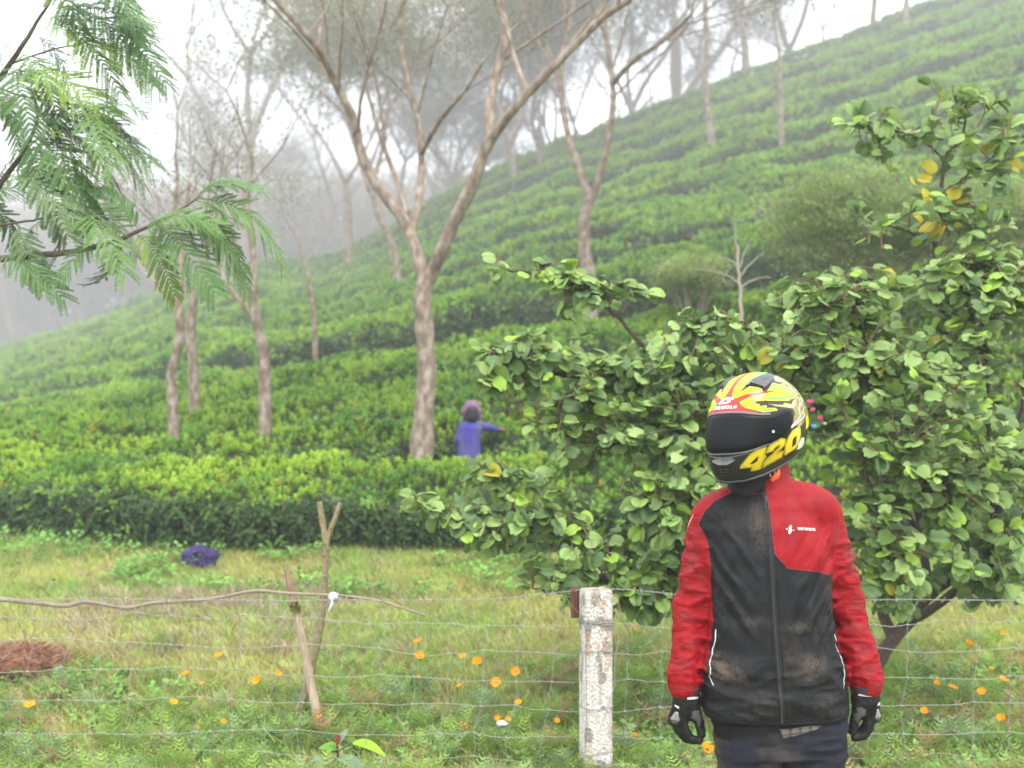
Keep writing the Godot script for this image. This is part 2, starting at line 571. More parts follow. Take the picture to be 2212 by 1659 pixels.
func make_trees() -> void:
	M.spray = spray(46, 0.30, 0.045)
	var grey := Color(0.31, 0.31, 0.24)  # crown leaves: haze and backlight mixed into the grey
	drawn_tree("forked_tree", 9.54, [
		[[[905, 985, 0], [914, 920, 0], [918, 870, 0], [922, 790, 0], [916, 700, 0], [912, 640, 0], [926, 590, 0]], 0.094, 0.07, 0],
		[[[918, 620, 0], [898, 540, 0.05], [868, 470, 0.1], [815, 400, 0.15], [780, 330, 0.15], [765, 260, 0.1], [725, 180, 0.0], [690, 110, -0.2], [640, 50, -0.3], [560, -40, -0.4]], 0.060, 0.022, 5],
		[[[770, 290, 0.1], [740, 210, 0.5], [690, 120, 0.9], [700, 20, 1.2]], 0.034, 0.018, 3],
		[[[926, 605, 0], [950, 550, -0.1], [985, 470, -0.2], [1020, 400, -0.3], [1045, 330, -0.35], [1068, 285, -0.4]], 0.062, 0.048, 0],
		[[[1062, 300, -0.4], [1058, 230, -0.3], [1075, 150, -0.2], [1092, 70, -0.1], [1075, -10, 0.0]], 0.048, 0.03, 4],
		[[[1064, 295, -0.4], [1110, 235, -0.6], [1165, 175, -0.7], [1230, 110, -0.8], [1300, 40, -0.9], [1360, 0, -1.0]], 0.042, 0.024, 4],
		[[[888, 510, 0.1], [905, 420, 0.4], [910, 350, 0.6], [905, 270, 0.7], [880, 180, 0.8], [865, 60, 0.9], [870, -30, 1.0]], 0.04, 0.02, 5],
		[[[910, 330, 0.6], [950, 260, 0.3], [1000, 200, 0.1], [1040, 140, 0.0]], 0.026, 0.012, 4],
		[[[895, 520, 0.1], [860, 400, 0.6], [820, 290, 0.8], [790, 180, 0.9]], 0.03, 0.015, 4],
		[[[1140, 200, -0.65], [1110, 120, -0.4], [1090, 30, -0.2]], 0.026, 0.014, 2]],
		"tall grey-brown tree forking low above the tea, thickest trunk in view, left of the plucker", grey, 1.15, 2, 1, 0.5, 0.7)
	drawn_tree("forked_tree", 14.2, [
		[[[1278, 650, 0], [1272, 600, 0], [1262, 540, 0], [1262, 480, 0], [1275, 425, 0]], 0.092, 0.068, 0],
		[[[1275, 430, 0], [1245, 350, 0.1], [1225, 280, 0.2], [1212, 200, 0.2], [1215, 120, 0.2], [1235, 30, 0.3], [1245, -40, 0.3]], 0.052, 0.028, 5],
		[[[1277, 428, 0], [1298, 370, -0.1], [1315, 290, -0.2], [1325, 210, -0.2], [1316, 120, -0.2], [1305, 30, -0.2], [1330, -60, -0.2]], 0.052, 0.028, 5],
		[[[1322, 180, -0.2], [1370, 130, -0.6], [1430, 90, -0.9], [1490, 35, -1.2]], 0.04, 0.02, 4],
		[[[1212, 190, 0.2], [1180, 120, 0.6], [1130, 40, 0.9]], 0.04, 0.02, 4]],
		"tan forked tree beside the grassy path on the slope, right of the tallest forked tree", grey, 1.5, 2, 2, 0.6, 0.95)
	drawn_tree("young_tree", 10.3, [
		[[[380, 950, 0], [374, 880, 0], [370, 810, 0], [388, 730, 0], [384, 640, 0]], 0.052, 0.04, 0],
		[[[384, 660, 0], [350, 625, 0], [325, 590, 0.2], [300, 540, 0.3]], 0.028, 0.014, 3],
		[[[386, 660, 0], [390, 560, 0], [378, 470, 0.2], [385, 380, 0.3]], 0.034, 0.016, 4]],
		"thin leaning grey trunk in the tea, leftmost of three slender trees", grey, 0.8, 1, 1, 0.35, 0.8)
	drawn_tree("young_tree", 11.7, [
		[[[424, 890, 0], [418, 800, 0], [412, 720, 0], [418, 640, 0]], 0.06, 0.045, 0],
		[[[418, 660, 0], [400, 590, 0.1], [392, 500, 0.2], [410, 400, 0.2]], 0.034, 0.015, 4],
		[[[418, 655, 0], [445, 560, 0.2], [452, 470, 0.3]], 0.03, 0.014, 3]],
		"thin straight grey trunk in the tea, middle one of three slender trees", grey, 0.8, 1, 1, 0.35, 0.8)
	drawn_tree("young_tree", 10.3, [
		[[[574, 930, 0], [572, 850, 0], [570, 770, 0], [556, 700, 0], [546, 640, 0]], 0.062, 0.045, 0],
		[[[552, 690, 0], [520, 650, 0], [488, 610, 0.1], [470, 560, 0.2], [440, 480, 0.3]], 0.03, 0.014, 3],
		[[[546, 650, 0], [548, 560, 0.1], [535, 450, 0.2], [545, 350, 0.3]], 0.036, 0.016, 4]],
		"slender orange-brown forked trunk in the tea, rightmost of three slender trees", grey, 0.8, 1, 1, 0.35, 0.8)
	drawn_tree("sapling", 13.4, [
		[[[684, 800, 0], [680, 720, 0], [672, 640, 0], [664, 580, 0]], 0.035, 0.022, 0],
		[[[664, 590, 0], [650, 540, 0], [640, 480, 0.2]], 0.018, 0.01, 2]],
		"very thin bare sapling on the slope between the slender trees and the tallest forked tree", grey, 0.5, 1, 2, 0.25, 0.9)
	drawn_tree("leaning_tree", 19.0, [
		[[[872, 612, 0], [850, 540, 0], [820, 470, 0], [800, 400, 0]], 0.062, 0.05, 0],
		[[[800, 410, 0], [770, 320, 0.3], [745, 230, 0.6], [720, 100, 0.8]], 0.06, 0.03, 5],
		[[[803, 405, 0], [830, 300, 0.3], [840, 200, 0.6]], 0.05, 0.025, 4]],
		"reddish trunk leaning left on the slope directly behind the tallest forked tree", grey, 1.6, 2, 3, 0.5, 1.6)
	drawn_tree("slope_tree", 28.5, [
		[[[757, 540, 0], [752, 450, 0], [745, 390, 0]], 0.088, 0.07, 0],
		[[[745, 395, 0], [720, 340, 0], [690, 290, 0.5], [650, 230, 1]], 0.055, 0.03, 5],
		[[[747, 395, 0], [775, 350, 0], [800, 300, 0.5], [830, 220, 1]], 0.055, 0.03, 5]],
		"misty forked tree near the left crest, beside the tallest tree's left limb", grey, 2.2, 2, 3, 0.7, 2.2)
	drawn_tree("slope_tree", 29.5, [
		[[[1112, 410, 0], [1108, 350, 0], [1100, 310, 0]], 0.08, 0.065, 0],
		[[[1101, 315, 0], [1085, 260, 0], [1080, 200, 0.5]], 0.07, 0.04, 4],
		[[[1103, 315, 0], [1125, 250, 0], [1130, 160, 0.5], [1145, 80, 1]], 0.08, 0.04, 5]],
		"misty forked tree on the upper slope right of the tallest tree", grey, 2.0, 2, 3, 0.7, 2.2)
	drawn_tree("slope_tree", 31.0, [
		[[[1168, 400, 0], [1165, 330, 0], [1150, 260, 0], [1155, 190, 0]], 0.08, 0.055, 0],
		[[[1154, 200, 0], [1140, 120, 0], [1150, 40, 0.5]], 0.06, 0.03, 4],
		[[[1152, 250, 0], [1180, 180, 0.5], [1200, 90, 1]], 0.05, 0.03, 4]],
		"misty thin tree on the upper slope left of the tan forked tree", grey, 2.0, 2, 3, 0.7, 2.2)
	drawn_tree("crest_tree", 35.5, [
		[[[1612, 175, 0], [1610, 110, 0], [1604, 60, 0], [1604, 0, 0]], 0.125, 0.105, 0],
		[[[1604, 5, 0], [1600, -70, 0], [1590, -150, 0]], 0.095, 0.06, 5],
		[[[1608, 120, 0], [1570, 95, -0.5], [1520, 80, -1.0], [1470, 55, -1.5]], 0.05, 0.03, 3]],
		"tall reddish-brown trunk on the crest, most distinct of the trees along the skyline", grey, 2.4, 2, 3, 0.8, 2.4)
	drawn_tree("thin_tree", 23.5, [
		[[[1545, 345, 0], [1532, 260, 0], [1522, 170, 0], [1528, 90, 0], [1522, 20, 0], [1526, -60, 0]], 0.075, 0.05, 0],
		[[[1526, -40, 0], [1530, -160, 0]], 0.05, 0.03, 4]],
		"thin purplish-brown trunk on the slope left of the reddish crest trunk", grey, 1.8, 2, 3, 0.6, 2.0)
	drawn_tree("thin_tree", 22.0, [
		[[[1690, 205, 0], [1684, 140, 0], [1680, 90, 0]], 0.05, 0.03, 0],
		[[[1680, 95, 0], [1672, 40, 0], [1678, 0, 0]], 0.03, 0.015, 2]],
		"faint thin bare sapling below the skyline, right of the reddish crest trunk", grey, 0.6, 1, 2, 0.3, 1.5)
	drawn_tree("crest_tree", 36.5, [
		[[[1887, 95, 0], [1886, 40, 0], [1892, -20, 0]], 0.11, 0.09, 0],
		[[[1892, -15, 0], [1890, -120, 0]], 0.12, 0.06, 5]],
		"faint misty trunk at the top edge of the picture where the skyline leaves it", grey, 2.4, 2, 2, 0.8, 2.4)
	drawn_tree("thin_tree", 33.5, [
		[[[1958, 65, 0], [1957, 20, 0], [1962, -30, 0]], 0.1, 0.08, 0],
		[[[1962, -25, 0], [1960, -120, 0]], 0.07, 0.04, 4]],
		"rightmost of the faint trunks at the top edge of the picture", grey, 2.2, 2, 2, 0.8, 2.4)
	# trees that stand beyond the crest
	var beyond := [
		[545, 44.0, 17.0, 0.26, 0.42, "large misty tree beyond the left crest with a wide spreading crown"],
		[360, 50.0, 16.0, 0.22, 0.4, "pale misty tree beyond the crest, left of the wide-crowned misty tree"],
		[440, 60.0, 20.0, 0.24, 0.45, "very faint tree far beyond the crest behind the slender trees"],
		[660, 52.0, 17.0, 0.24, 0.4, "misty tree beyond the crest under the left limb of the tallest tree"],
		[850, 50.0, 15.0, 0.22, 0.4, "misty tree beyond the crest in the fork of the tallest tree"],
		[960, 46.0, 11.0, 0.18, 0.35, "low misty tree beyond the crest inside the fork of the tallest tree"],
		[1235, 50.0, 13.0, 0.2, 0.4, "misty tree beyond the crest between the limbs of the tan forked tree"],
		[1375, 45.0, 13.0, 0.2, 0.35, "misty tree on the skyline just right of the tan forked tree"],
		[1460, 45.0, 13.5, 0.26, 0.3, "misty spreading tree on the skyline left of the thin purplish trunk"],
		[1690, 46.0, 14.0, 0.2, 0.4, "misty tree behind the skyline, right of the reddish crest trunk"],
		[1760, 50.0, 14.0, 0.2, 0.4, "pale tree behind the skyline near the top edge of the picture"],
		[178, 60.0, 11.0, 0.15, 0.35, "faint small forked tree in the mist at the far left, under the feathery branch"],
		[40, 58.0, 12.0, 0.13, 0.45, "faint slim tree in the mist nearest to the left edge of the picture"],
		[110, 72.0, 13.0, 0.16, 0.4, "faint slim tree in the mist between the left edge and the small forked tree"],
		[290, 66.0, 13.0, 0.15, 0.45, "faint slim tree in the mist right of the small forked tree"],
		[600, 64.0, 14.0, 0.17, 0.4, "faint tree in the mist right of the wide-crowned misty tree"],
		[720, 74.0, 14.0, 0.18, 0.4, "faint tree far in the valley seen left of the tallest tree's fork"],
		[1015, 48.0, 10.0, 0.13, 0.4, "slim misty tree on the skyline inside the fork of the tallest tree, right side"],
		[1062, 52.0, 12.0, 0.14, 0.4, "slim misty tree on the skyline behind the right limb of the tallest tree"],
		[1195, 47.0, 12.0, 0.14, 0.4, "slim misty tree on the skyline just left of the tan forked tree"],
		[1300, 50.0, 13.0, 0.15, 0.4, "slim misty tree on the skyline between the two limbs of the tan forked tree"],
		[1420, 52.0, 13.0, 0.16, 0.4, "slim misty tree on the skyline under the long side branch of the tan forked tree"],
		[1560, 48.0, 12.0, 0.15, 0.4, "slim misty tree on the skyline between the thin purplish trunk and the reddish one"],
		[480, 78.0, 15.0, 0.18, 0.4, "very pale tall tree on the far slope left of the wide-crowned misty tree"]]
	for b in beyond:
		var d: float = b[1]
		var x: float = (b[0] - 1106.0) / F * d
		made_tree("misty_tree", Vector3(x, ground_level(x, d), -d), b[2], b[3], b[4], Vector3(rnd(-0.06, 0.06), 0, rnd(-0.05, 0.05)), 3, b[5], Color(0.23, 0.225, 0.17), 3, 0.7, 2.2, "trees in the mist beyond the crest")

func make_far_forest() -> void:
	var kinds: Array = []
	for k in 3:
		var st := begin()
		var tips: Array = []
		var h := 10.5
		var fork := 0.35
		tube(st, [Vector3(0, -0.5, 0), Vector3(0.2, h * fork * 0.5, 0), Vector3(0.0, h * fork, 0.1)], [0.2, 0.17, 0.14], 6, Color(0.9, 0.7, 0.55), false)
		for i in 3:
			var a := TAU * i / 3.0 + rnd(-0.4, 0.4)
			grow(st, Vector3(0, h * fork, 0.1), Vector3(cos(a) * 0.5, 1, sin(a) * 0.5), 3.0, 0.1, 2, tips)
		for t in tips:
			for i in 16:
				var p: Vector3 = t[0] + Vector3(rnd(-1, 1), rnd(-0.6, 0.6), rnd(-1, 1)) * 1.2
				var dir := Vector3(rnd(-1, 1), rnd(-0.4, 0.4), rnd(-1, 1)).normalized()
				var s := dir.cross(Vector3.UP).normalized()
				leaf(st, p, p + dir * 0.42, s, s.cross(dir), 0.13, Color.WHITE, 0.1, 0.0)
		kinds.append(st.commit())
	var xs := [[], [], []]
	var cs := [[], [], []]
	for i in 620:
		var d := rnd(60.0, 150.0)
		var x := rnd(-0.62, 0.10) * d
		var k := i % 3
		xs[k].append(Transform3D(Basis(Vector3.UP, rnd(0, TAU)).scaled(Vector3.ONE * rnd(0.7, 1.15)), Vector3(x, ground_level(x, d), -d)))
		var b := rnd(0.7, 1.2)
		cs[k].append(Color(0.32 * b, 0.27 * b, 0.19 * b))  # paler than the trees: mist brightness mixed into their colour
	var o := thing("distant_forest", Vector3.ZERO, "pale brownish forest on the far hillside fading into mist at the left", "forest")
	o.set_meta("kind", "stuff")
	for k in 3: many("trees", kinds[k], M.soft, xs[k], cs[k], o)

# ---------------------------------------------------------------- meadow
func tuft(kind: int) -> Mesh:
	var st := begin()
	if kind == 0 or kind == 1:            # blades
		for i in 15:
			var a := rnd(0, TAU)
			var r := rnd(0.0, 0.045)
			var p := Vector3(cos(a) * r, -0.01, sin(a) * r)
			var h := rnd(0.05, 0.11) * (1.0 if kind == 0 else 0.75)
			var b := a + rnd(-0.8, 0.8)
			var lean := rnd(0.2, 1.0) * h
			var tip := p + Vector3(cos(b) * lean, h, sin(b) * lean)
			var mid := p + Vector3(cos(b) * lean * 0.35, h * 0.62, sin(b) * lean * 0.35)
			var s := Vector3(-sin(b + 0.6), 0, cos(b + 0.6)) * (0.0020 if kind == 0 else 0.0038)
			var k := rnd(0.75, 1.25)
			var c := Color(k * rnd(0.92, 1.1), k, k * 0.95)
			tri(st, p - s, mid - s * 0.8, p + s, c)
			tri(st, p + s, mid - s * 0.8, mid + s * 0.8, c)
			tri(st, mid - s * 0.8, tip, mid + s * 0.8, c)
	elif kind == 2:                        # feathery cut leaves
		for i in 7:
			var a := TAU * i / 7.0 + rnd(-0.3, 0.3)
			var dir := Vector3(cos(a), rnd(0.5, 1.6), sin(a)).normalized()
			var l := rnd(0.09, 0.16)
			var p := Vector3(rnd(-0.02, 0.02), 0, rnd(-0.02, 0.02))
			for k in 5:
				var t := 0.3 + 0.7 * k / 4.0
				var q := p + dir * l * t - Vector3(0, 0.25 * l * t * t, 0)
				for s in [-1, 1]:
					var sd: Vector3 = (dir * 0.6 + dir.cross(Vector3.UP).normalized() * s).normalized()
					var w := dir * 0.0035
					var e: Vector3 = q + sd * l * 0.34 * (1.15 - t * 0.7)
					var v := rnd(0.8, 1.2)
					tri(st, q - w, e, q + w, Color(v, v, v))
					var q2 := q.lerp(e, 0.5)
					tri(st, q2 - w * 0.7, q2 + (sd + dir * 1.1).normalized() * l * 0.13, q2 + w * 0.7, Color(v, v, v))
			var sw := dir.cross(Vector3.UP).normalized() * 0.0018
			tri(st, p - sw, p + dir * l - Vector3(0, 0.25 * l, 0), p + sw, Color(0.8, 0.8, 0.8))
	else:                                  # broad little leaves
		for i in 9:
			var a := rnd(0, TAU)
			var dir := Vector3(cos(a), rnd(0.1, 0.9), sin(a)).normalized()
			var p := Vector3(rnd(-0.04, 0.04), rnd(0.0, 0.07), rnd(-0.04, 0.04))
			var l := rnd(0.028, 0.055)
			var s := dir.cross(Vector3.UP).normalized()
			var v := rnd(0.75, 1.2)
			leaf(st, p, p + dir * l, s, s.cross(dir), l * 0.34, Color(v, v, v), 0.2, 0.1)
	return st.commit()

func make_grass() -> void:
	var fine := [[], [], []]
	var finec := [[], [], []]
	var feather: Array = []
	var featherc: Array = []
	var weed: Array = []
	var weedc: Array = []
	var dry: Array = []
	var dryc: Array = []
	for i in 46000:
		var d := 3.4 + 5.4 * pow(rng.randf(), 0.85)
		var x := rnd(-0.62, 0.62) * (d + 1.0)
		var p := Vector3(x, ground_level(x, d), -d)
		var v := nb.get_noise_2d(x * 12.0, d * 12.0)
		var c := Color(0.47, 0.50, 0.15).lerp(Color(0.31, 0.47, 0.11), clampf(0.5 + v * 1.6, 0, 1))
		if rng.randf() < 0.24: c = Color(0.54, 0.47, 0.26)
		if rng.randf() < 0.08: c = Color(0.32, 0.19, 0.12)
		var sz := rnd(0.7, 1.35) * (0.9 if d > 6.0 else 1.1)
		if d > 6.2 and d < 7.4 and absf(x + 1.75) < 1.2 and rng.randf() < 0.28 + 0.7 * nb.get_noise_2d(x * 8.0, d * 8.0):
			c = Color(0.26, 0.17, 0.12).lerp(Color(0.58, 0.48, 0.40), rng.randf())
			sz *= 1.3
		fine[i % 3].append(Transform3D(facing(Vector3(rnd(-0.25, 0.25), 1, rnd(-0.25, 0.25)), rnd(0, TAU), sz), p))
		finec[i % 3].append(c)
	for i in 5200:
		var d := 3.8 + 2.5 * rng.randf() * rng.randf() + rnd(0.0, 0.4)
		var x := rnd(-0.6, 0.62) * (d + 0.6)
		if nb.get_noise_2d(x * 20.0, d * 20.0 + 300.0) < -0.12 and d > 4.6: continue
		var g := rnd(0.7, 1.25)
		feather.append(Transform3D(facing(Vector3(rnd(-0.3, 0.3), 1, rnd(-0.3, 0.3)), rnd(0, TAU), rnd(0.7, 1.35)), Vector3(x, ground_level(x, d) + rnd(0.0, 0.07), -d)))
		featherc.append(Color(0.25 * g, 0.37 * g, 0.08 * g) if rng.randf() < 0.6 else (Color(0.25 * g, 0.36 * g, 0.17 * g) if rng.randf() < 0.7 else Color(0.34 * g, 0.24 * g, 0.12 * g)))
	for i in 7000:
		var near := rng.randf() < 0.6
		var d := (3.8 + 2.2 * rng.randf()) if near else rnd(7.2, 8.9)
		var x := rnd(-0.62, 0.62) * (d + 0.6)
		if nb.get_noise_2d(x * 15.0 + 90.0, d * 15.0) < 0.0: continue
		var g := rnd(0.7, 1.3)
		weed.append(Transform3D(facing(Vector3(rnd(-0.4, 0.4), 1, rnd(-0.2, 0.6)), rnd(0, TAU), rnd(0.7, 1.3) * (0.8 if near else 0.9)), Vector3(x, ground_level(x, d) + rnd(0.0, 0.05 if near else 0.09), -d)))
		weedc.append(Color(0.20 * g, 0.37 * g, 0.09 * g))
	# path on the slope
	for i in 5200:
		var x := rnd(-8.0, 6.5)
		var b := maxf(0.0, -x - 2.0)
		var d := 13.0 + 0.09 * b * b + rnd(0.2, 2.2)
		dry.append(Transform3D(facing(Vector3(rnd(-0.3, 0.3), 1, rnd(-0.3, 0.3)), rnd(0, TAU), rnd(1.3, 2.4)), Vector3(x, ground_level(x, d), -d)))
		var g := rnd(0.7, 1.2)
		dryc.append(Color(0.24 * g, 0.33 * g, 0.09 * g) if rng.randf() < 0.6 else Color(0.33 * g, 0.26 * g, 0.15 * g))
	var o := thing("meadow_grass", Vector3.ZERO, "short yellow-green grass with dry patches covering the meadow behind the fence", "grass")
	o.set_meta("kind", "stuff")
	for k in 3: many("grass", tuft(0 if k < 2 else 1), M.soft, fine[k], finec[k], o)
	o = thing("feathery_weeds", Vector3.ZERO, "low feathery green flower foliage growing along the foot of the fence", "weeds")
	o.set_meta("kind", "stuff")
	many("leaves", tuft(2), M.soft, feather, featherc, o)
	o = thing("broadleaf_weeds", Vector3.ZERO, "small broad-leaved weeds by the fence and along the foot of the nearest hedge", "weeds")
	o.set_meta("kind", "stuff")
	many("leaves", tuft(3), M.soft, weed, weedc, o)
	o = thing("path_grass", Vector3.ZERO, "rough grass on the narrow path between the tea rows on the slope", "grass")
	o.set_meta("kind", "stuff")
	many("grass", tuft(1), M.soft, dry, dryc, o)

# ---------------------------------------------------------------- fence
func make_fence() -> void:
	var wire := mat(0.27, 0.26, 0.235, 0.55, 0.5)
	wire.metallic = 0.25
	M.wire = wire
	var d := 4.72
	var x0 := -3.1
	var x1 := 3.2
	var n := 42
	var ys := [0.834, 0.721, 0.602, 0.483, 0.364, 0.262, 0.165]
	var net := thing("wire_fence", Vector3(0, 0, -d), "sagging galvanised wire mesh fence with wide square openings in front of the meadow", "fence")
	# crossing points
	var cross: Array = []
	for i in ys.size():
		var row: Array = []
		for j in n + 1:
			var x := lerpf(x0, x1, float(j) / n)
			var sag := 0.034 * na.get_noise_2d(x * 60.0, i * 40.0) + 0.024 * nb.get_noise_2d(x * 40.0, i * 7.0)
			var y: float = ys[i] + sag - 0.012 * sin((x + 0.5) * 1.4) + (0.02 * (x - 0.4) if x < 0.4 and i < 4 else 0.0) * -0.5
			row.append(Vector3(x + 0.035 * na.get_noise_2d(x * 30.0 + 500.0, i * 90.0) - 0.03 * i * (0.5 if x < 0.3 else 0.15), y, 0.02 * na.get_noise_2d(x * 50.0, i * 30.0 + 99.0)))
		cross.append(row)
	for i in ys.size():
		var st := begin()
		var pts: Array = []
		for j in n + 1:
			pts.append(cross[i][j])
			if j < n: pts.append(cross[i][j].lerp(cross[i][j + 1], 0.5) + Vector3(0, rnd(-0.009, 0.002), rnd(-0.004, 0.004)))
		var line := smooth_line(pts, 2)
		tube(st, line, ramp(0.0016, 0.0016, line.size()), 5)
		commit(st, "line_wire", wire, net)
	var knots := begin()
	for j in n + 1:
		if j % 17 == 16: continue
		var st := begin()
		var pts: Array = []
		var top: Vector3 = cross[0][j]
		pts.append(Vector3(top.x + rnd(-0.05, 0.07), 0.938, 0.0))
		for i in ys.size():
			pts.append(cross[i][j])
			if i < ys.size() - 1: pts.append(cross[i][j].lerp(cross[i + 1][j], 0.5) + Vector3(rnd(-0.008, 0.008), 0, 0))
		pts.append(Vector3(cross[6][j].x + rnd(-0.02, 0.02), ground_level(cross[6][j].x, d) - 0.02, 0))
		var line := smooth_line(pts, 2)
		tube(st, line, ramp(0.0013, 0.0013, line.size()), 5)
		commit(st, "stay_wire", wire, net)
		for i in ys.size():
			var c: Vector3 = cross[i][j]
			tube(knots, [c + Vector3(-0.006, 0.003, 0), c + Vector3(0, 0, 0.002), c + Vector3(0.006, -0.003, 0)], [0.0028, 0.0036, 0.0028], 5)
	var kn := commit(knots, "knots", wire, net)
	kn.set_meta("kind", "stuff")
	# barbed wire
	for side in 2:
		var o := thing("barbed_wire", Vector3(0, 0, -d), ["rusty barbed wire strand along the fence top, left of the white post", "grey barbed wire strand along the fence top, right of the white post"][side], "barbed wire", "strands along the fence top")
		var a := -3.1 if side == 0 else 0.40
		var b := 0.40 if side == 0 else 3.2
		var pa: Array = []
		var pb: Array = []
		var steps := int((b - a) * 60.0)
		var barbs := begin()
		for i in steps + 1:
			var x := lerpf(a, b, float(i) / steps)
			var y := 0.938 + 0.012 * na.get_noise_2d(x * 45.0, 7.0) + (0.05 * exp(-pow((x - 0.38) / 0.35, 2.0)))
			var t := x * 150.0
			pa.append(Vector3(x, y + 0.0022 * sin(t), 0.0022 * cos(t) + 0.035 * exp(-pow((x - 0.38) / 0.3, 2.0))))
			pb.append(Vector3(x, y - 0.0022 * sin(t), -0.0022 * cos(t) + 0.035 * exp(-pow((x - 0.38) / 0.3, 2.0))))
			if i % 6 == 3:
				var c := Vector3(x, y, pa[-1].z)
				for q in 3:
					var v := Vector3(rnd(-0.6, 0.6), rnd(-1, 1), rnd(-1, 1)).normalized() * 0.016
					tube(barbs, [c - v, c + Vector3(0.002, 0, 0.003), c + v], [0.0008, 0.0018, 0.0008], 4)
		for k in 2:
			var st := begin()
			tube(st, pa if k == 0 else pb, ramp(0.0013, 0.0013, pa.size()), 4)
			commit(st, "strand", wire, o)
		var bb := commit(barbs, "barbs", wire, o)
		bb.set_meta("kind", "stuff")
	make_post()
	make_poles()

func chamfered(st: SurfaceTool, w: float, dp: float, y0: float, y1: float, ch: float, rows: int, jit: float) -> void:
	var ring := [[-w, dp - ch], [-w + ch, dp], [w - ch, dp], [w, dp - ch], [w, -dp + ch], [w - ch, -dp], [-w + ch, -dp], [-w, -dp + ch]]
	var pts: Array = []
	# finer sampling along the faces
	for k in ring.size():
		var a: Array = ring[k]
		var b: Array = ring[(k + 1) % ring.size()]
		var m := 6 if k % 2 == 1 else 2
		for i in m: pts.append(Vector2(lerpf(a[0], b[0], float(i) / m), lerpf(a[1], b[1], float(i) / m)))
	var np := pts.size()
	for r in rows + 1:
		var y := lerpf(y0, y1, float(r) / rows)
		for k in np:
			var p: Vector2 = pts[k]
			var nn := p.normalized()
			var e := jit * (na.get_noise_3d(p.x * 700.0, y * 260.0, p.y * 700.0) + 0.7 * nb.get_noise_3d(p.x * 900.0, y * 900.0, p.y * 900.0))
			if r == rows: p = p * 0.92
			st.set_normal(Vector3(nn.x, 0, nn.y))
			st.add_vertex(Vector3(p.x + nn.x * e, y + (jit * 2.0 * nb.get_noise_2d(p.x * 500.0, p.y * 500.0) if r == rows else 0.0), p.y + nn.y * e))
	for r in rows:
		for k in np:
			var k2 := (k + 1) % np
			var a := r * np + k
			var b := r * np + k2
			for q in [a, a + np, b, b, a + np, b + np]: st.add_index(q)
	st.add_vertex(Vector3(0, y1 + 0.004, 0))
	for k in np:
		for q in [rows * np + (k + 1) % np, rows * np + k, (rows + 1) * np]: st.add_index(q)
	st.generate_normals()

func make_post() -> void:
	var m := StandardMaterial3D.new()
	m.albedo_texture = post_texture()
	m.uv1_triplanar = true
	m.uv1_scale = Vector3(1.0, 1.0, 1.0) * 1.0
	m.uv1_offset = Vector3(0.5, 0.0, 0.5)
	m.roughness = 0.95
	m.heightmap_enabled = true
	m.heightmap_texture = noise_tex(61, 0.11, [], 512, 4)
	m.heightmap_scale = 0.5
	var at := Vector3((1287.0 - 1106.0) / F * 4.66, 0, -4.66)
	var o := thing("fence_post", at, "weathered whitewashed concrete fence post with dark lichen, bound with wire", "fence post")
	o.rotation.y = 0.24
	var st := begin()
	chamfered(st, 0.061, 0.054, -0.1, 0.994, 0.014, 40, 0.0028)
	commit(st, "column", m, o)
	# binding wires and their loose tails
	for y in [0.862, 0.854, 0.735, 0.50, 0.31, 0.2]:
		var bs := begin()
		var loop: Array = []
		for i in 21:
			var t := TAU * i / 20.0
			var c := Vector2(cos(t), sin(t))
			var q := 1.0 / maxf(absf(c.x) / 0.066, absf(c.y) / 0.059)
			q = minf(q, 0.078)
			loop.append(Vector3(c.x * q, y + 0.006 * sin(t * 2.0 + y * 40.0) + rnd(-0.002, 0.002), c.y * q))
		tube(bs, loop, ramp(0.0018, 0.0018, loop.size()), 5)
		commit(bs, "binding_wire", M.wire, o)
	var ends := [[[-0.16, 0.98], [-0.11, 0.915], [-0.055, 0.875], [-0.03, 0.86]], [[0.03, 0.985], [0.07, 0.965], [0.082, 0.92], [0.068, 0.87]], [[0.075, 0.83], [0.078, 0.78], [0.062, 0.70], [0.06, 0.60], [0.03, 0.5], [0.0, 0.42]],
		[[-0.05, 0.998], [0.0, 1.0], [0.05, 0.994], [0.09, 0.96]], [[-0.06, 0.83], [-0.065, 0.7], [-0.062, 0.5], [-0.066, 0.3]]]
	for e in ends:
		var bs := begin()
		var pts: Array = []
		for q in e: pts.append(Vector3(q[0], q[1], 0.066))
		limb(bs, pts, 0.0017, 0.0014, 5, 4)
		commit(bs, "tie_wire", M.wire if e.size() > 4 else M.rust, o)
	# wooden stub behind the post
	var wood := mat(0.10, 0.042, 0.027, 0.85)
	wood.heightmap_enabled = true
	wood.heightmap_texture = noise_tex(63, 0.05, [], 256, 4)
	wood.heightmap_scale = 1.0
	wood.uv1_triplanar = true
	wood.uv1_scale = Vector3(6, 1, 6)
	var ws := begin()
	chamfered(ws, 0.017, 0.014, 0.865, 0.995, 0.005, 6, 0.002)
	var stub := commit(ws, "wooden_stub", wood, o)
	stub.position = Vector3(-0.072, 0, -0.062)

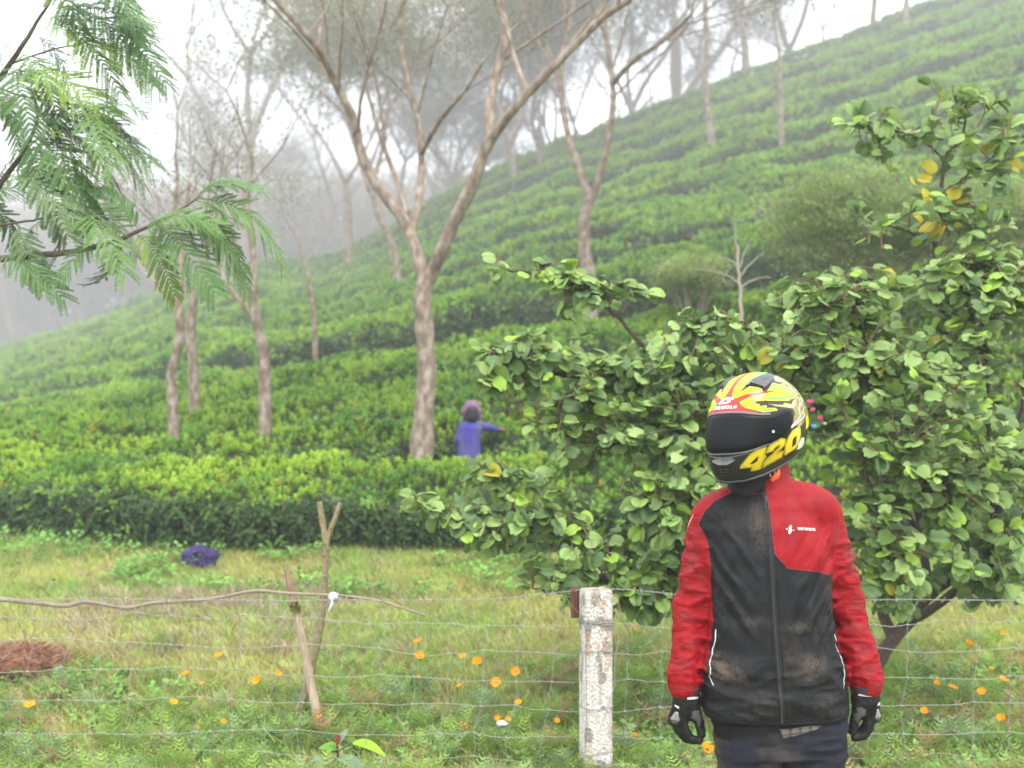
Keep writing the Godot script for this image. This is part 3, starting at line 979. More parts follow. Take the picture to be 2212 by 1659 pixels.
func post_texture() -> ImageTexture:
	var w := 512
	var im := Image.create(w, w, false, Image.FORMAT_RGB8)
	var n1 := FastNoiseLite.new()
	n1.seed = 71
	n1.frequency = 0.012
	n1.fractal_octaves = 5
	var n2 := FastNoiseLite.new()
	n2.seed = 72
	n2.frequency = 0.05
	n2.fractal_octaves = 3
	for y in w:
		for x in w:
			var v := 1.0 - float(y) / w            # roughly the height up the post
			var c := Color(0.43, 0.39, 0.34).lerp(Color(0.57, 0.555, 0.52), clampf(0.5 + 1.2 * n2.get_noise_2d(x, y * 0.5), 0, 1))
			var t := n1.get_noise_2d(x * 2.2, y * 0.6)
			if t > 0.16: c = c.lerp(Color(0.36, 0.28, 0.20), clampf((t - 0.16) * 5.0, 0, 0.7))
			var g := n1.get_noise_2d(x * 1.6 + 900.0, y * 1.2)
			var top := smoothstep(0.62, 0.95, v)
			var low := smoothstep(0.25, 0.05, v)
			if g > 0.22 - 0.24 * top - 0.14 * low: c = c.lerp(Color(0.16, 0.145, 0.13), clampf((g - 0.22 + 0.24 * top + 0.14 * low) * 5.0, 0, 0.85))
			var s := n2.get_noise_2d(x * 3.1 + 40.0, y * 3.1)
			if s > 0.40 - 0.12 * top: c = c.lerp(Color(0.10, 0.09, 0.075), 0.75)
			if s < -0.36: c = c.lerp(Color(0.62, 0.61, 0.58), 0.5)
			var r := n2.get_noise_2d(x * 1.4 + 700.0, y * 1.4 + 50.0)
			if r > 0.3 and top > 0.2: c = c.lerp(Color(0.42, 0.20, 0.09), 0.6)
			im.set_pixel(x, y, c.linear_to_srgb())
	return ImageTexture.create_from_image(im)

func make_poles() -> void:
	var bam := StandardMaterial3D.new()
	bam.albedo_texture = noise_tex(81, 0.03, [[0.0, 0.20, 0.14, 0.09], [0.45, 0.36, 0.27, 0.19], [1.0, 0.52, 0.42, 0.32]], 256, 4)
	bam.uv1_triplanar = true
	bam.uv1_scale = Vector3(9, 1.2, 9)
	bam.roughness = 0.75
	bam.vertex_color_use_as_albedo = true
	var stick := StandardMaterial3D.new()
	stick.albedo_texture = noise_tex(82, 0.05, [[0.0, 0.10, 0.08, 0.04], [0.5, 0.20, 0.16, 0.08], [1.0, 0.30, 0.26, 0.16]], 256, 4)
	stick.uv1_triplanar = true
	stick.uv1_scale = Vector3(4, 2, 4)
	stick.roughness = 0.85
	M.stick = stick
	# bamboo
	var foot := spot(691, 1590, 5.25)
	foot.y = ground_level(foot.x, 5.25) - 0.05
	var o := thing("bamboo_pole", foot, "dry bamboo pole leaning left against the fence, with a mossy collar near its top", "pole")
	var line: Array = []
	for q in [[691, 1610, 0], [682, 1530, 0], [668, 1460, 0], [654, 1390, 0.02], [640, 1320, 0.04]]: line.append(spot(q[0], q[1], 5.22 - q[2]) - foot)
	var st := begin()
	var sl := smooth_line(line, 6)
	var rr := ramp(0.022, 0.018, sl.size())
	for k in rr.size():
		if k % 9 == 4: rr[k] *= 1.22
	tube(st, sl, rr, 12)
	commit(st, "stem", bam, o)
	st = begin()
	var l2: Array = []
	for q in [[640, 1322], [632, 1290], [625, 1260], [618, 1228]]: l2.append(spot(q[0], q[1], 5.18) - foot)
	limb(st, l2, 0.020, 0.011, 8, 3, Color(0.65, 0.5, 0.48))
	commit(st, "split_top", bam, o)
	var moss := begin()
	for i in 160:
		var t := rng.randf()
		var c := (spot(634, 1302, 5.18) - foot).lerp(spot(641, 1318, 5.18) - foot, t)
		var dir := Vector3(rnd(-1, 1), rnd(-0.5, 0.5), rnd(-0.3, 1)).normalized()
		leaf(moss, c + dir * 0.016, c + dir * rnd(0.028, 0.045), dir.cross(Vector3.UP).normalized(), Vector3.UP, 0.006, Color(0.22, 0.20, 0.06).lerp(Color(0.34, 0.32, 0.08), rng.randf()))
	var mo := commit(moss, "moss", M.soft, o)
	mo.set_meta("kind", "stuff")
	# rotten root at the foot
	st = begin()
	for i in 7:
		var a := rnd(-0.02, 0.075)
		limb(st, [Vector3(a * 0.6 + 0.01, -0.02, 0.015), Vector3(a, 0.06 + rnd(0, 0.04), 0.02), Vector3(a + rnd(-0.01, 0.02), rnd(0.1, 0.16), 0.02)], 0.018, 0.007, 7, 3)
	commit(st, "root", stick, o)
	# forked stick
	foot = spot(628, 1590, 5.45)
	foot.y = ground_level(foot.x, 5.45) - 0.05
	o = thing("forked_stick", foot, "knobbly brown forked stick standing crooked beside the bamboo pole", "stick")
	st = begin()
	line = []
	for q in [[626, 1590], [645, 1540], [664, 1480], [676, 1425], [688, 1370], [698, 1300], [702, 1230], [704, 1175], [697, 1130], [690, 1083]]: line.append(spot(q[0], q[1], 5.32) - foot)
	var fine := smooth_line(line, 4)
	var r2 := ramp(0.024, 0.013, fine.size())
	for k in r2.size(): r2[k] *= rnd(0.9, 1.14)
	tube(st, fine, r2, 9)
	for k in 40:
		var i := int(rnd(0.55, 0.98) * (fine.size() - 1))
		var a := rnd(0, TAU)
		var dir := Vector3(cos(a), 0.2, sin(a))
		tube(st, [fine[i], fine[i] + dir * r2[i] * 1.15, fine[i] + dir * r2[i] * 1.45], [0.006, 0.0045, 0.001], 5)
	commit(st, "stem", stick, o)
	st = begin()
	line = []
	for q in [[704, 1178], [712, 1150], [724, 1118], [735, 1086]]: line.append(spot(q[0], q[1], 5.32) - foot)
	fine = limb(st, line, 0.014, 0.011, 8, 4)
	for k in 14:
		var i := int(rnd(0.2, 0.95) * (fine.size() - 1))
		var dir := Vector3(rnd(-1, 1), 0.2, rnd(-1, 1)).normalized()
		tube(st, [fine[i], fine[i] + dir * 0.015, fine[i] + dir * 0.02], [0.005, 0.004, 0.001], 5)
	commit(st, "prong", stick, o)
	# long branch tied along the top
	var mid := spot(400, 1290, 5.12)
	o = thing("fence_branch", mid, "long dry crooked branch tied along the fence top, crossing the bamboo pole", "branch")
	line = []
	for q in [[-60, 1285, 0.05], [20, 1296, 0.05], [90, 1303, 0.02], [140, 1308, 0], [190, 1300, 0.02], [250, 1310, 0], [282, 1312, 0], [330, 1302, 0], [400, 1298, 0], [470, 1291, 0], [550, 1276, 0.05], [620, 1281, 0.08], [690, 1284, 0.06], [750, 1287, 0.04], [820, 1298, 0.02], [870, 1313, 0.02], [920, 1329, 0.02]]:
		line.append(spot(q[0], q[1], 5.1 - q[2]) - mid)
	st = begin()
	var bl := smooth_line(line, 4)
	var br := ramp(0.0105, 0.0045, bl.size())
	for k in br.size(): br[k] *= rnd(0.9, 1.2)
	tube(st, bl, br, 8)
	for k in 9:
		var i := int(rnd(0.05, 0.9) * (bl.size() - 1))
		tube(st, [bl[i], bl[i] + Vector3(rnd(-0.01, 0.02), rnd(-0.02, 0.02), 0.01)], [0.006, 0.002], 5)
	var lb := mat(0.30, 0.235, 0.17, 0.85)
	lb.albedo_texture = noise_tex(84, 0.05, [[0.0, 0.6, 0.6, 0.6], [1.0, 1, 1, 1]], 128, 3)
	lb.uv1_triplanar = true
	lb.uv1_scale = Vector3(2, 5, 5)
	lb.vertex_color_use_as_albedo = true
	commit(st, "stem", lb, o)
	for q in [[[250, 1295], [262, 1318], [278, 1345]], [[290, 1312], [300, 1330], [310, 1350]]]:
		st = begin()
		var pp: Array = []
		for k in q: pp.append(spot(k[0], k[1], 5.08) - mid)
		limb(st, pp, 0.004, 0.002, 5, 3)
		commit(st, "twig", lb, o)
	# knotted rag
	var rag := mat(0.62, 0.70, 0.80, 0.8)
	var kp := spot(720, 1288, 5.03)
	o = thing("cloth_knot", kp, "small white and blue rag knotted round the branch on the fence", "rag")
	st = begin()
	lump(st, Vector3.ZERO, Vector3(0.020, 0.019, 0.019), 4, 0.35)
	commit(st, "knot", rag, o)
	st = begin()
	limb(st, [Vector3(0, -0.01, 0.01), Vector3(-0.008, -0.04, 0.014), Vector3(-0.02, -0.065, 0.01)], 0.006, 0.0022, 6, 3)
	commit(st, "tail", rag, o)
	st = begin()
	lump(st, Vector3(0.012, -0.014, 0.006), Vector3(0.012, 0.010, 0.012), 9, 0.4)
	commit(st, "blue_end", mat(0.04, 0.11, 0.30, 0.8), o)

# an uneven closed lump
func lump(st: SurfaceTool, c: Vector3, r: Vector3, sd: int, rough: float, cols: Array = [], n := 14) -> void:
	var m := n * 2
	var grid: Array = []
	for i in n + 1:
		for j in m:
			var th := PI * i / n
			var ph := TAU * j / m
			var v := Vector3(sin(th) * cos(ph), cos(th), sin(th) * sin(ph))
			var k := 1.0 + rough * (nb.get_noise_3d(v.x * 26.0 + sd * 50.0, v.y * 26.0, v.z * 26.0) + 0.5 * nb.get_noise_3d(v.x * 70.0, v.y * 70.0 + sd * 31.0, v.z * 70.0))
			grid.append(c + v * r * k)
	for i in n:
		for j in m:
			var j2 := (j + 1) % m
			for q in [i * m + j, i * m + j2, (i + 1) * m + j, (i + 1) * m + j, i * m + j2, (i + 1) * m + j2]:
				st.set_smooth_group(0)
				if cols.size(): st.set_color(cols[0].lerp(cols[1], clampf(0.5 + nb.get_noise_3dv(grid[q] * 300.0), 0, 1)))
				st.add_vertex(grid[q])
	st.generate_normals()

# ---------------------------------------------------------------- round-leaved shrub
func lobed_leaf(kind: int) -> Mesh:
	# two rounded lobes with a notch at the tip and at the stalk; lies along +x, face up (+y)
	var st := begin()
	var fold := [0.42, 0.15, 0.75, 0.28, 0.5, 0.2][kind] as float
	var cup := [0.10, 0.22, 0.0, -0.12, 0.3, 0.05][kind] as float
	var edge := [[-0.02, 0.0], [-0.09, 0.12], [-0.07, 0.30], [0.08, 0.46], [0.32, 0.52], [0.58, 0.50], [0.82, 0.40], [0.97, 0.24], [1.0, 0.11], [0.88, 0.0]]
	var bite := [-1, -1, -1, 6, 4, 5][kind] as int
	for s in [1, -1]:
		var mids: Array = []
		var rim: Array = []
		var half: Array = []
		for n in edge.size():
			var e: Array = edge[n]
			var t: float = e[0]
			var w: float = e[1] * rnd(0.93, 1.06)
			if n == bite and s == (1 if kind != 4 else -1): w *= 0.62
			var drop := -0.20 * t * t
			mids.append(Vector3(clampf(t, 0.0, 0.88), drop, 0))
			half.append(Vector3(t * 0.97, drop + w * 0.5 * fold + 0.02, s * w * 0.55))
			rim.append(Vector3(t, drop + w * fold * 0.9 - cup * w * w * 2.0, s * w))
		for i in edge.size() - 1:
			for strip in [[mids, half], [half, rim]]:
				var a: Vector3 = strip[0][i]
				var b: Vector3 = strip[0][i + 1]
				var c: Vector3 = strip[1][i]
				var d: Vector3 = strip[1][i + 1]
				var k := 1.0 if strip[0] == half else 0.93
				var q := [a, c, b, b, c, d] if s > 0 else [a, b, c, b, d, c]
				for v in q:
					st.set_color(Color(k, k, k))
					st.set_smooth_group(s + 1)
					st.add_vertex(v)
	st.generate_normals()
	# stalk
	tube(st, [Vector3(-0.30, -0.05, 0), Vector3(-0.12, 0.01, 0), Vector3(0.02, 0.0, 0)], [0.013, 0.011, 0.01], 4, Color(0.9, 0.8, 0.6), false)
	return st.commit()

func make_shrub() -> void:
	rng.seed = 1234
	var kinds: Array = []
	for k in 6: kinds.append(lobed_leaf(k))
	var base := spot(1800, 1640, 5.55)
	base.y = ground_level(base.x, 5.55) - 0.05
	var o := thing("leafy_shrub", base, "large shrub with rounded two-lobed leaves spreading behind the rider", "shrub")
	var bark := StandardMaterial3D.new()
	bark.albedo_texture = noise_tex(91, 0.05, [[0.0, 0.03, 0.022, 0.016], [0.5, 0.075, 0.055, 0.04], [1.0, 0.15, 0.12, 0.095]], 256, 4)
	bark.uv1_triplanar = true
	bark.uv1_scale = Vector3(6, 2, 6)
	bark.heightmap_enabled = true
	bark.heightmap_texture = noise_tex(92, 0.08, [], 256, 4)
	bark.heightmap_scale = 0.8
	bark.roughness = 0.9
	bark.vertex_color_use_as_albedo = true
	var sprout := mat(0.17, 0.10, 0.065, 0.8)
	sprout.vertex_color_use_as_albedo = true
	# scaffold: [points [x, y, D]..., r0, r1]
	var wood := [
		[[[1800, 1640, 5.55], [1850, 1520, 5.55], [1895, 1435, 5.55], [1955, 1350, 5.55], [2010, 1285, 5.55], [2085, 1215, 5.55], [2150, 1120, 5.5], [2190, 1000, 5.4]], 0.042, 0.022],
		[[[1955, 1350, 5.55], [2020, 1310, 5.4], [2105, 1235, 5.3], [2170, 1160, 5.2], [2260, 1080, 5.1]], 0.026, 0.014],
		[[[1930, 1380, 5.55], [1890, 1290, 5.6], [1820, 1190, 5.7], [1720, 1100, 5.7], [1620, 1010, 5.6], [1500, 930, 5.5], [1380, 860, 5.4], [1250, 815, 5.3], [1130, 790, 5.25], [1060, 770, 5.2]], 0.03, 0.006],
		[[[1700, 1090, 5.7], [1600, 950, 5.6], [1500, 850, 5.5], [1425, 780, 5.4], [1340, 690, 5.3], [1270, 640, 5.25], [1190, 600, 5.2], [1095, 582, 5.2]], 0.016, 0.005],
		[[[1870, 1420, 5.6], [1760, 1330, 5.5], [1620, 1260, 5.3], [1450, 1225, 5.2], [1320, 1190, 5.15], [1180, 1140, 5.1], [1100, 1095, 5.1], [1060, 1035, 5.1]], 0.02, 0.005],
		[[[1180, 1140, 5.1], [1080, 1135, 5.1], [985, 1120, 5.08], [910, 1098, 5.05]], 0.006, 0.003],
		[[[1850, 1430, 5.6], [1700, 1370, 5.4], [1540, 1330, 5.2], [1400, 1300, 5.1], [1280, 1275, 5.05], [1150, 1270, 5.05]], 0.015, 0.004],
		[[[2010, 1285, 5.55], [1990, 1150, 5.6], [1960, 1000, 5.6], [1900, 850, 5.55], [1860, 720, 5.5], [1830, 620, 5.45]], 0.024, 0.007],
		[[[1990, 1150, 5.6], [1880, 1020, 5.5], [1790, 900, 5.4], [1720, 780, 5.4], [1690, 660, 5.4], [1700, 590, 5.4]], 0.018, 0.006],
		[[[2085, 1215, 5.55], [2090, 1050, 5.6], [2080, 900, 5.6], [2050, 760, 5.6], [2030, 640, 5.55], [2022, 520, 5.5], [2030, 420, 5.5], [2040, 340, 5.5], [2078, 300, 5.5], [2085, 220, 5.5]], 0.022, 0.005],
		[[[2030, 420, 5.5], [2070, 390, 5.4], [2130, 350, 5.35], [2170, 320, 5.3]], 0.006, 0.003],
		[[[2038, 350, 5.5], [2000, 310, 5.5], [1960, 290, 5.45], [1900, 270, 5.4], [1830, 265, 5.4]], 0.006, 0.003],
		[[[2150, 1120, 5.5], [2140, 950, 5.4], [2135, 800, 5.35], [2120, 680, 5.35], [2110, 590, 5.35]], 0.016, 0.005],
		[[[2190, 1000, 5.4], [2210, 850, 5.3], [2230, 720, 5.3], [2220, 600, 5.3]], 0.013, 0.005],
		[[[1960, 1000, 5.6], [1920, 900, 5.3], [1850, 800, 5.1], [1800, 740, 5.05], [1780, 660, 5.05]], 0.012, 0.004],
		[[[1890, 1290, 5.6], [1900, 1180, 5.3], [1890, 1080, 5.1], [1850, 980, 5.0]], 0.012, 0.004],
		[[[2085, 1215, 5.55], [2040, 1130, 5.2], [1990, 1060, 5.0], [1950, 980, 4.95]], 0.012, 0.004],
		[[[1955, 1350, 5.55], [1920, 1310, 5.25], [1900, 1260, 5.05], [1905, 1190, 4.95]], 0.010, 0.004],
		[[[1500, 930, 5.5], [1400, 960, 5.3], [1290, 960, 5.2], [1200, 930, 5.15], [1130, 900, 5.1]], 0.009, 0.003],
		[[[1620, 1260, 5.3], [1520, 1150, 5.1], [1420, 1090, 5.0], [1330, 1060, 5.0]], 0.009, 0.003],
		[[[1720, 780, 5.4], [1640, 720, 5.3], [1580, 690, 5.2], [1510, 700, 5.15]], 0.008, 0.003],
		[[[1800, 1190, 5.7], [1680, 1150, 5.4], [1560, 1040, 5.2], [1490, 980, 5.1]], 0.011, 0.003],
		[[[2022, 520, 5.5], [1960, 500, 5.4], [1900, 480, 5.35], [1870, 465, 5.3]], 0.006, 0.003]]
	var nodes: Array = []
	for i in wood.size():
		var w: Array = wood[i]
		var pts: Array = []
		for q in w[0]: pts.append(spot(q[0], q[1], q[2]) - base)
		if i == 0: pts[0] = Vector3.ZERO
		var st := begin()
		var line := smooth_line(pts, 5)
		for k in range(1, line.size() - 1): line[k] += Vector3(rnd(-1, 1), rnd(-1, 1), rnd(-1, 1)) * 0.009
		tube(st, line, ramp(w[1], w[2], line.size()), 9 if w[1] > 0.02 else 6, Color.WHITE if w[1] > 0.012 else Color(1.6, 1.4, 1.2))
		commit(st, "trunk" if i == 0 else "branch", bark, o)
		for k in line.size(): nodes.append(line[k])
	# where the foliage is: [x, y, rx, ry, D, dD, twigs]
	var mass := [[2090, 430, 110, 70, 5.4, 0.2, 3], [2160, 330, 60, 70, 5.35, 0.15, 2], [1160, 588, 90, 20, 5.2, 0.06, 4], [1330, 622, 65, 22, 5.25, 0.08, 4], [1270, 655, 60, 25, 5.25, 0.08, 3], [940, 1105, 50, 18, 5.05, 0.05, 2], [2090, 260, 110, 70, 5.45, 0.2, 3], [1930, 285, 90, 35, 5.42, 0.1, 2], [2110, 470, 60, 50, 5.4, 0.1, 3], [2120, 580, 90, 50, 5.35, 0.2, 10], [2150, 1250, 60, 50, 5.3, 0.2, 8], [1960, 700, 250, 120, 5.35, 0.35, 40], [1790, 690, 130, 100, 5.3, 0.3, 18], [2130, 620, 90, 80, 5.35, 0.25, 12], [2060, 930, 170, 150, 5.2, 0.45, 42], [1850, 900, 140, 130, 5.3, 0.4, 26], [1930, 1130, 110, 140, 5.1, 0.35, 24], [2130, 1130, 90, 130, 5.2, 0.4, 20],
		[1560, 800, 150, 90, 5.35, 0.35, 22], [1400, 850, 150, 90, 5.3, 0.3, 24], [1210, 800, 150, 75, 5.2, 0.2, 20], [1330, 930, 190, 65, 5.25, 0.25, 24], [1500, 960, 120, 110, 5.2, 0.35, 18], [1110, 780, 60, 45, 5.15, 0.12, 6],
		[1330, 1190, 170, 65, 5.1, 0.2, 24], [1130, 1120, 130, 55, 5.05, 0.1, 14], [1090, 1035, 60, 30, 5.08, 0.08, 5], [1380, 1270, 160, 50, 5.1, 0.2, 22], [1440, 1100, 80, 60, 5.05, 0.2, 9], [1480, 1040, 80, 80, 5.1, 0.25, 9], [1680, 850, 130, 120, 5.4, 0.3, 16], [1940, 1270, 70, 40, 5.0, 0.15, 8], [1470, 1180, 60, 110, 5.1, 0.3, 10]]
	var twigs := begin()
	var all: Array = []         # [transform, colour, how large it shows]
	for m in mass:
		for i in int(m[6] * 2.1):
			var a := rnd(0, TAU)
			var r := sqrt(rng.randf()) * 1.12
			var dd: float = m[4] + rnd(-1, 1) * m[5]
			var tip := spot(m[0] + cos(a) * r * m[1 + 1], m[1] + sin(a) * r * m[3], dd) - base
			var near: Vector3 = nodes[0]
			var best := 99.0
			for q in nodes:
				var e: float = (q - tip).length() + 0.35 * maxf(0.0, q.y - tip.y)
				if e < best:
					best = e
					near = q
			var bend := near.lerp(tip, 0.5) + Vector3(rnd(-0.05, 0.05), 0.06, rnd(-0.05, 0.05))
			twig_with_leaves(twigs, all, [near, bend, tip], base, rnd(0.036, 0.055))
	# leaves straight on the slim shoots
	for i in [3, 5, 6, 9, 10, 11, 12, 13, 20, 22]:
		var pts: Array = []
		var w: Array = wood[i]
		var sz: int = w[0].size()
		for q in w[0].slice(maxi(sz - 4, 0)): pts.append(spot(q[0], q[1], q[2]) - base)
		twig_with_leaves(twigs, all, pts, base, 0.034)
	# tufts at the top of the tall stem
	for q in [[2085, 205, 5.5], [2040, 190, 5.45], [2160, 240, 5.35], [2130, 215, 5.4], [2190, 290, 5.3], [2150, 330, 5.35], [1900, 280, 5.4], [1960, 255, 5.45], [1860, 260, 5.4], [2000, 280, 5.5], [1930, 310, 5.4], [2100, 330, 5.4], [2060, 260, 5.5], [1900, 480, 5.35], [1880, 470, 5.3], [2100, 470, 5.4], [2150, 480, 5.3], [2060, 450, 5.45]]:
		var c := spot(q[0] + rnd(-12, 12), q[1] + rnd(-8, 8), q[2]) - base
		twig_with_leaves(twigs, all, [c + Vector3(rnd(-0.05, 0.05), -0.14, 0.02), c + Vector3(0, -0.05, 0), c + Vector3(rnd(-0.05, 0.05), 0.0, 0)], base, 0.042)
	for q in [[1985, 385, 5.45], [2000, 410, 5.42], [2010, 375, 5.45], [1970, 395, 5.4], [2060, 430, 5.4], [2075, 440, 5.42], [1990, 480, 5.4], [1995, 500, 5.4], [2035, 490, 5.4], [1930, 590, 5.3], [1925, 600, 5.3]]:
		var c := spot(q[0], q[1], q[2]) - base
		all.append([Transform3D(facing(Vector3(rnd(-1.0, 1.0), 0.35, rnd(0.3, 1.0)), rnd(0, TAU), rnd(0.055, 0.085)), c), Color(0.44, 0.37, 0.03), 9.0])
	var tw := commit(twigs, "twigs", sprout, o)
	tw.set_meta("kind", "stuff")
	all.sort_custom(func(a, b): return a[2] > b[2])
	var tones: Array = []
	for i in all.size():
		if i < 300:
			var c: Color = all[i][1]
			var key := int(c.g * 30.0) * 100 + int(c.r * 30.0)
			if not M.has(key):
				var lm: StandardMaterial3D = M.gloss.duplicate()
				lm.albedo_color = c.linear_to_srgb()
				M[key] = lm
			var p := put_mesh("leaf", kinds[i % 6], M[key], o)
			p.transform = all[i][0]
	for k in 6:
		var xf: Array = []
		var cs: Array = []
		for i in range(300 + k, all.size(), 6):
			xf.append(all[i][0])
			cs.append(all[i][1])
		many("leaves", kinds[k], M.gloss, xf, cs, o)

func twig_with_leaves(st: SurfaceTool, all: Array, pts: Array, base: Vector3, gap: float) -> void:
	var line := smooth_line(pts, 6)
	tube(st, line, ramp(0.0045, 0.0018, line.size()), 5, Color.WHITE, false)
	var run := 0.0
	var side := 1.0 if rng.randf() < 0.5 else -1.0
	var total := 0.0
	for i in line.size() - 1: total += (line[i + 1] - line[i]).length()
	var from := maxf(0.0, total - 0.42)
	var next := from + rnd(0, gap)
	for i in line.size() - 1:
		var seg: Vector3 = line[i + 1] - line[i]
		var l := seg.length()
		while next < run + l:
			var p: Vector3 = line[i] + seg * ((next - run) / l)
			var dir := seg / l
			var out := (dir.cross(Vector3.UP).normalized() * side + dir * rnd(0.1, 0.7) + Vector3(rnd(-0.75, 0.75), rnd(-0.6, 0.3), rnd(-0.3, 0.6))).normalized()
			add_lobed(all, p, out, base)
			side = -side
			next += gap * rnd(0.7, 1.3)
		run += l
	var dl: Vector3 = (line[-1] - line[-2]).normalized()
	for k in 3: add_lobed(all, line[-1], (dl + Vector3(rnd(-0.8, 0.8), rnd(-0.3, 0.5), rnd(-0.5, 0.8))).normalized(), base)

func add_lobed(all: Array, p: Vector3, out: Vector3, base: Vector3) -> void:
	var sz := 0.034 + 0.044 * pow(rng.randf(), 0.8)
	var up := (Vector3(rnd(-0.8, 0.8), 0.8, rnd(-0.25, 1.5)) - out * out.y).normalized()
	var zz := out.cross(up).normalized()
	up = zz.cross(out).normalized()
	var c := Color(0.17, 0.28, 0.065).lerp(Color(0.28, 0.39, 0.13), rng.randf()) * rnd(0.66, 1.1)
	var q := rng.randf()
	if q < 0.09: c = Color(0.26, 0.41, 0.055)
	elif q < 0.10: c = Color(0.34, 0.31, 0.03)
	elif q < 0.30: c = Color(0.095, 0.16, 0.055)
	var at := p + out * sz * 0.30
	var dist := (at + base - Vector3(0, EYE, 0)).length()
	all.append([Transform3D(Basis(out * sz, up * sz, zz * sz), at), c, sz / dist * (0.5 + absf(up.z) + 0.4 * absf(up.y)) - 0.004 * absf(dist - 5.0)])

# ---------------------------------------------------------------- feathery branch close by, top left
func compound_leaf(l: float, pairs: int, droop: float) -> Mesh:
	var st := begin()
	var axis: Array = []
	for i in 13:
		var t := i / 12.0
		axis.append(Vector3(t * l * (1.0 - 0.16 * droop * t), -droop * l * t * t * 0.42 + 0.05 * l * sin(t * PI), 0))
	tube(st, axis, ramp(0.0019, 0.0007, 13), 5, Color(0.9, 0.95, 0.6), false)
	for i in pairs:
		var t := 0.10 + 0.90 * i / (pairs - 1.0)
		var f := t * 12.0
		var k := mini(int(f), 11)
		var p: Vector3 = axis[k].lerp(axis[k + 1], f - k)
		var dir: Vector3 = (axis[k + 1] - axis[k]).normalized()
		var up := Vector3(0, 0, 1).cross(dir).normalized()
		var pl := l * 0.19 * (0.55 + 0.9 * sin(PI * clampf(0.18 + t * 0.72, 0, 1))) * rnd(0.9, 1.08)
		for s in [-1, 1]:
			var out: Vector3 = (Vector3(0, 0, s) * 0.86 + dir * (0.42 + 0.5 * t + rnd(-0.14, 0.14)) + up * rnd(-0.22, 0.18)).normalized()
			if rng.randf() < 0.06: continue
			var lean := rnd(-0.45, 0.1) - 0.1
			var n := int(pl / 0.0046)
			var q0 := p
			var pn := up.lerp(Vector3.UP, 0.2).normalized()
			var across := pn.cross(out).normalized()
			for j in n:
				var u := (j + 0.6) / n
				var q := p + out * pl * u + Vector3(0, lean * pl * u * u, 0)
				var w := 0.0078 * rnd(0.75, 1.15) * (0.75 + 0.5 * sin(PI * u))
				for s2 in [-1, 1]:
					var tip: Vector3 = q + (across * s2 + out * 0.42).normalized() * w + pn * w * rnd(-0.3, 0.12)
					var hw := out * 0.0028
					var v := rnd(0.8, 1.15)
					tri(st, q - hw * 0.4, tip, q + hw * 1.5, Color(v, v, v))
					tri(st, q - hw * 0.4, q.lerp(tip, 0.55) - hw * 0.8, tip, Color(v, v, v))
				if j % 6 == 5 or j == n - 1:
					var sw := across * 0.0006
					tri(st, q0 - sw, q, q0 + sw, Color(0.9, 1.0, 0.6))
					q0 = q
	return st.commit()

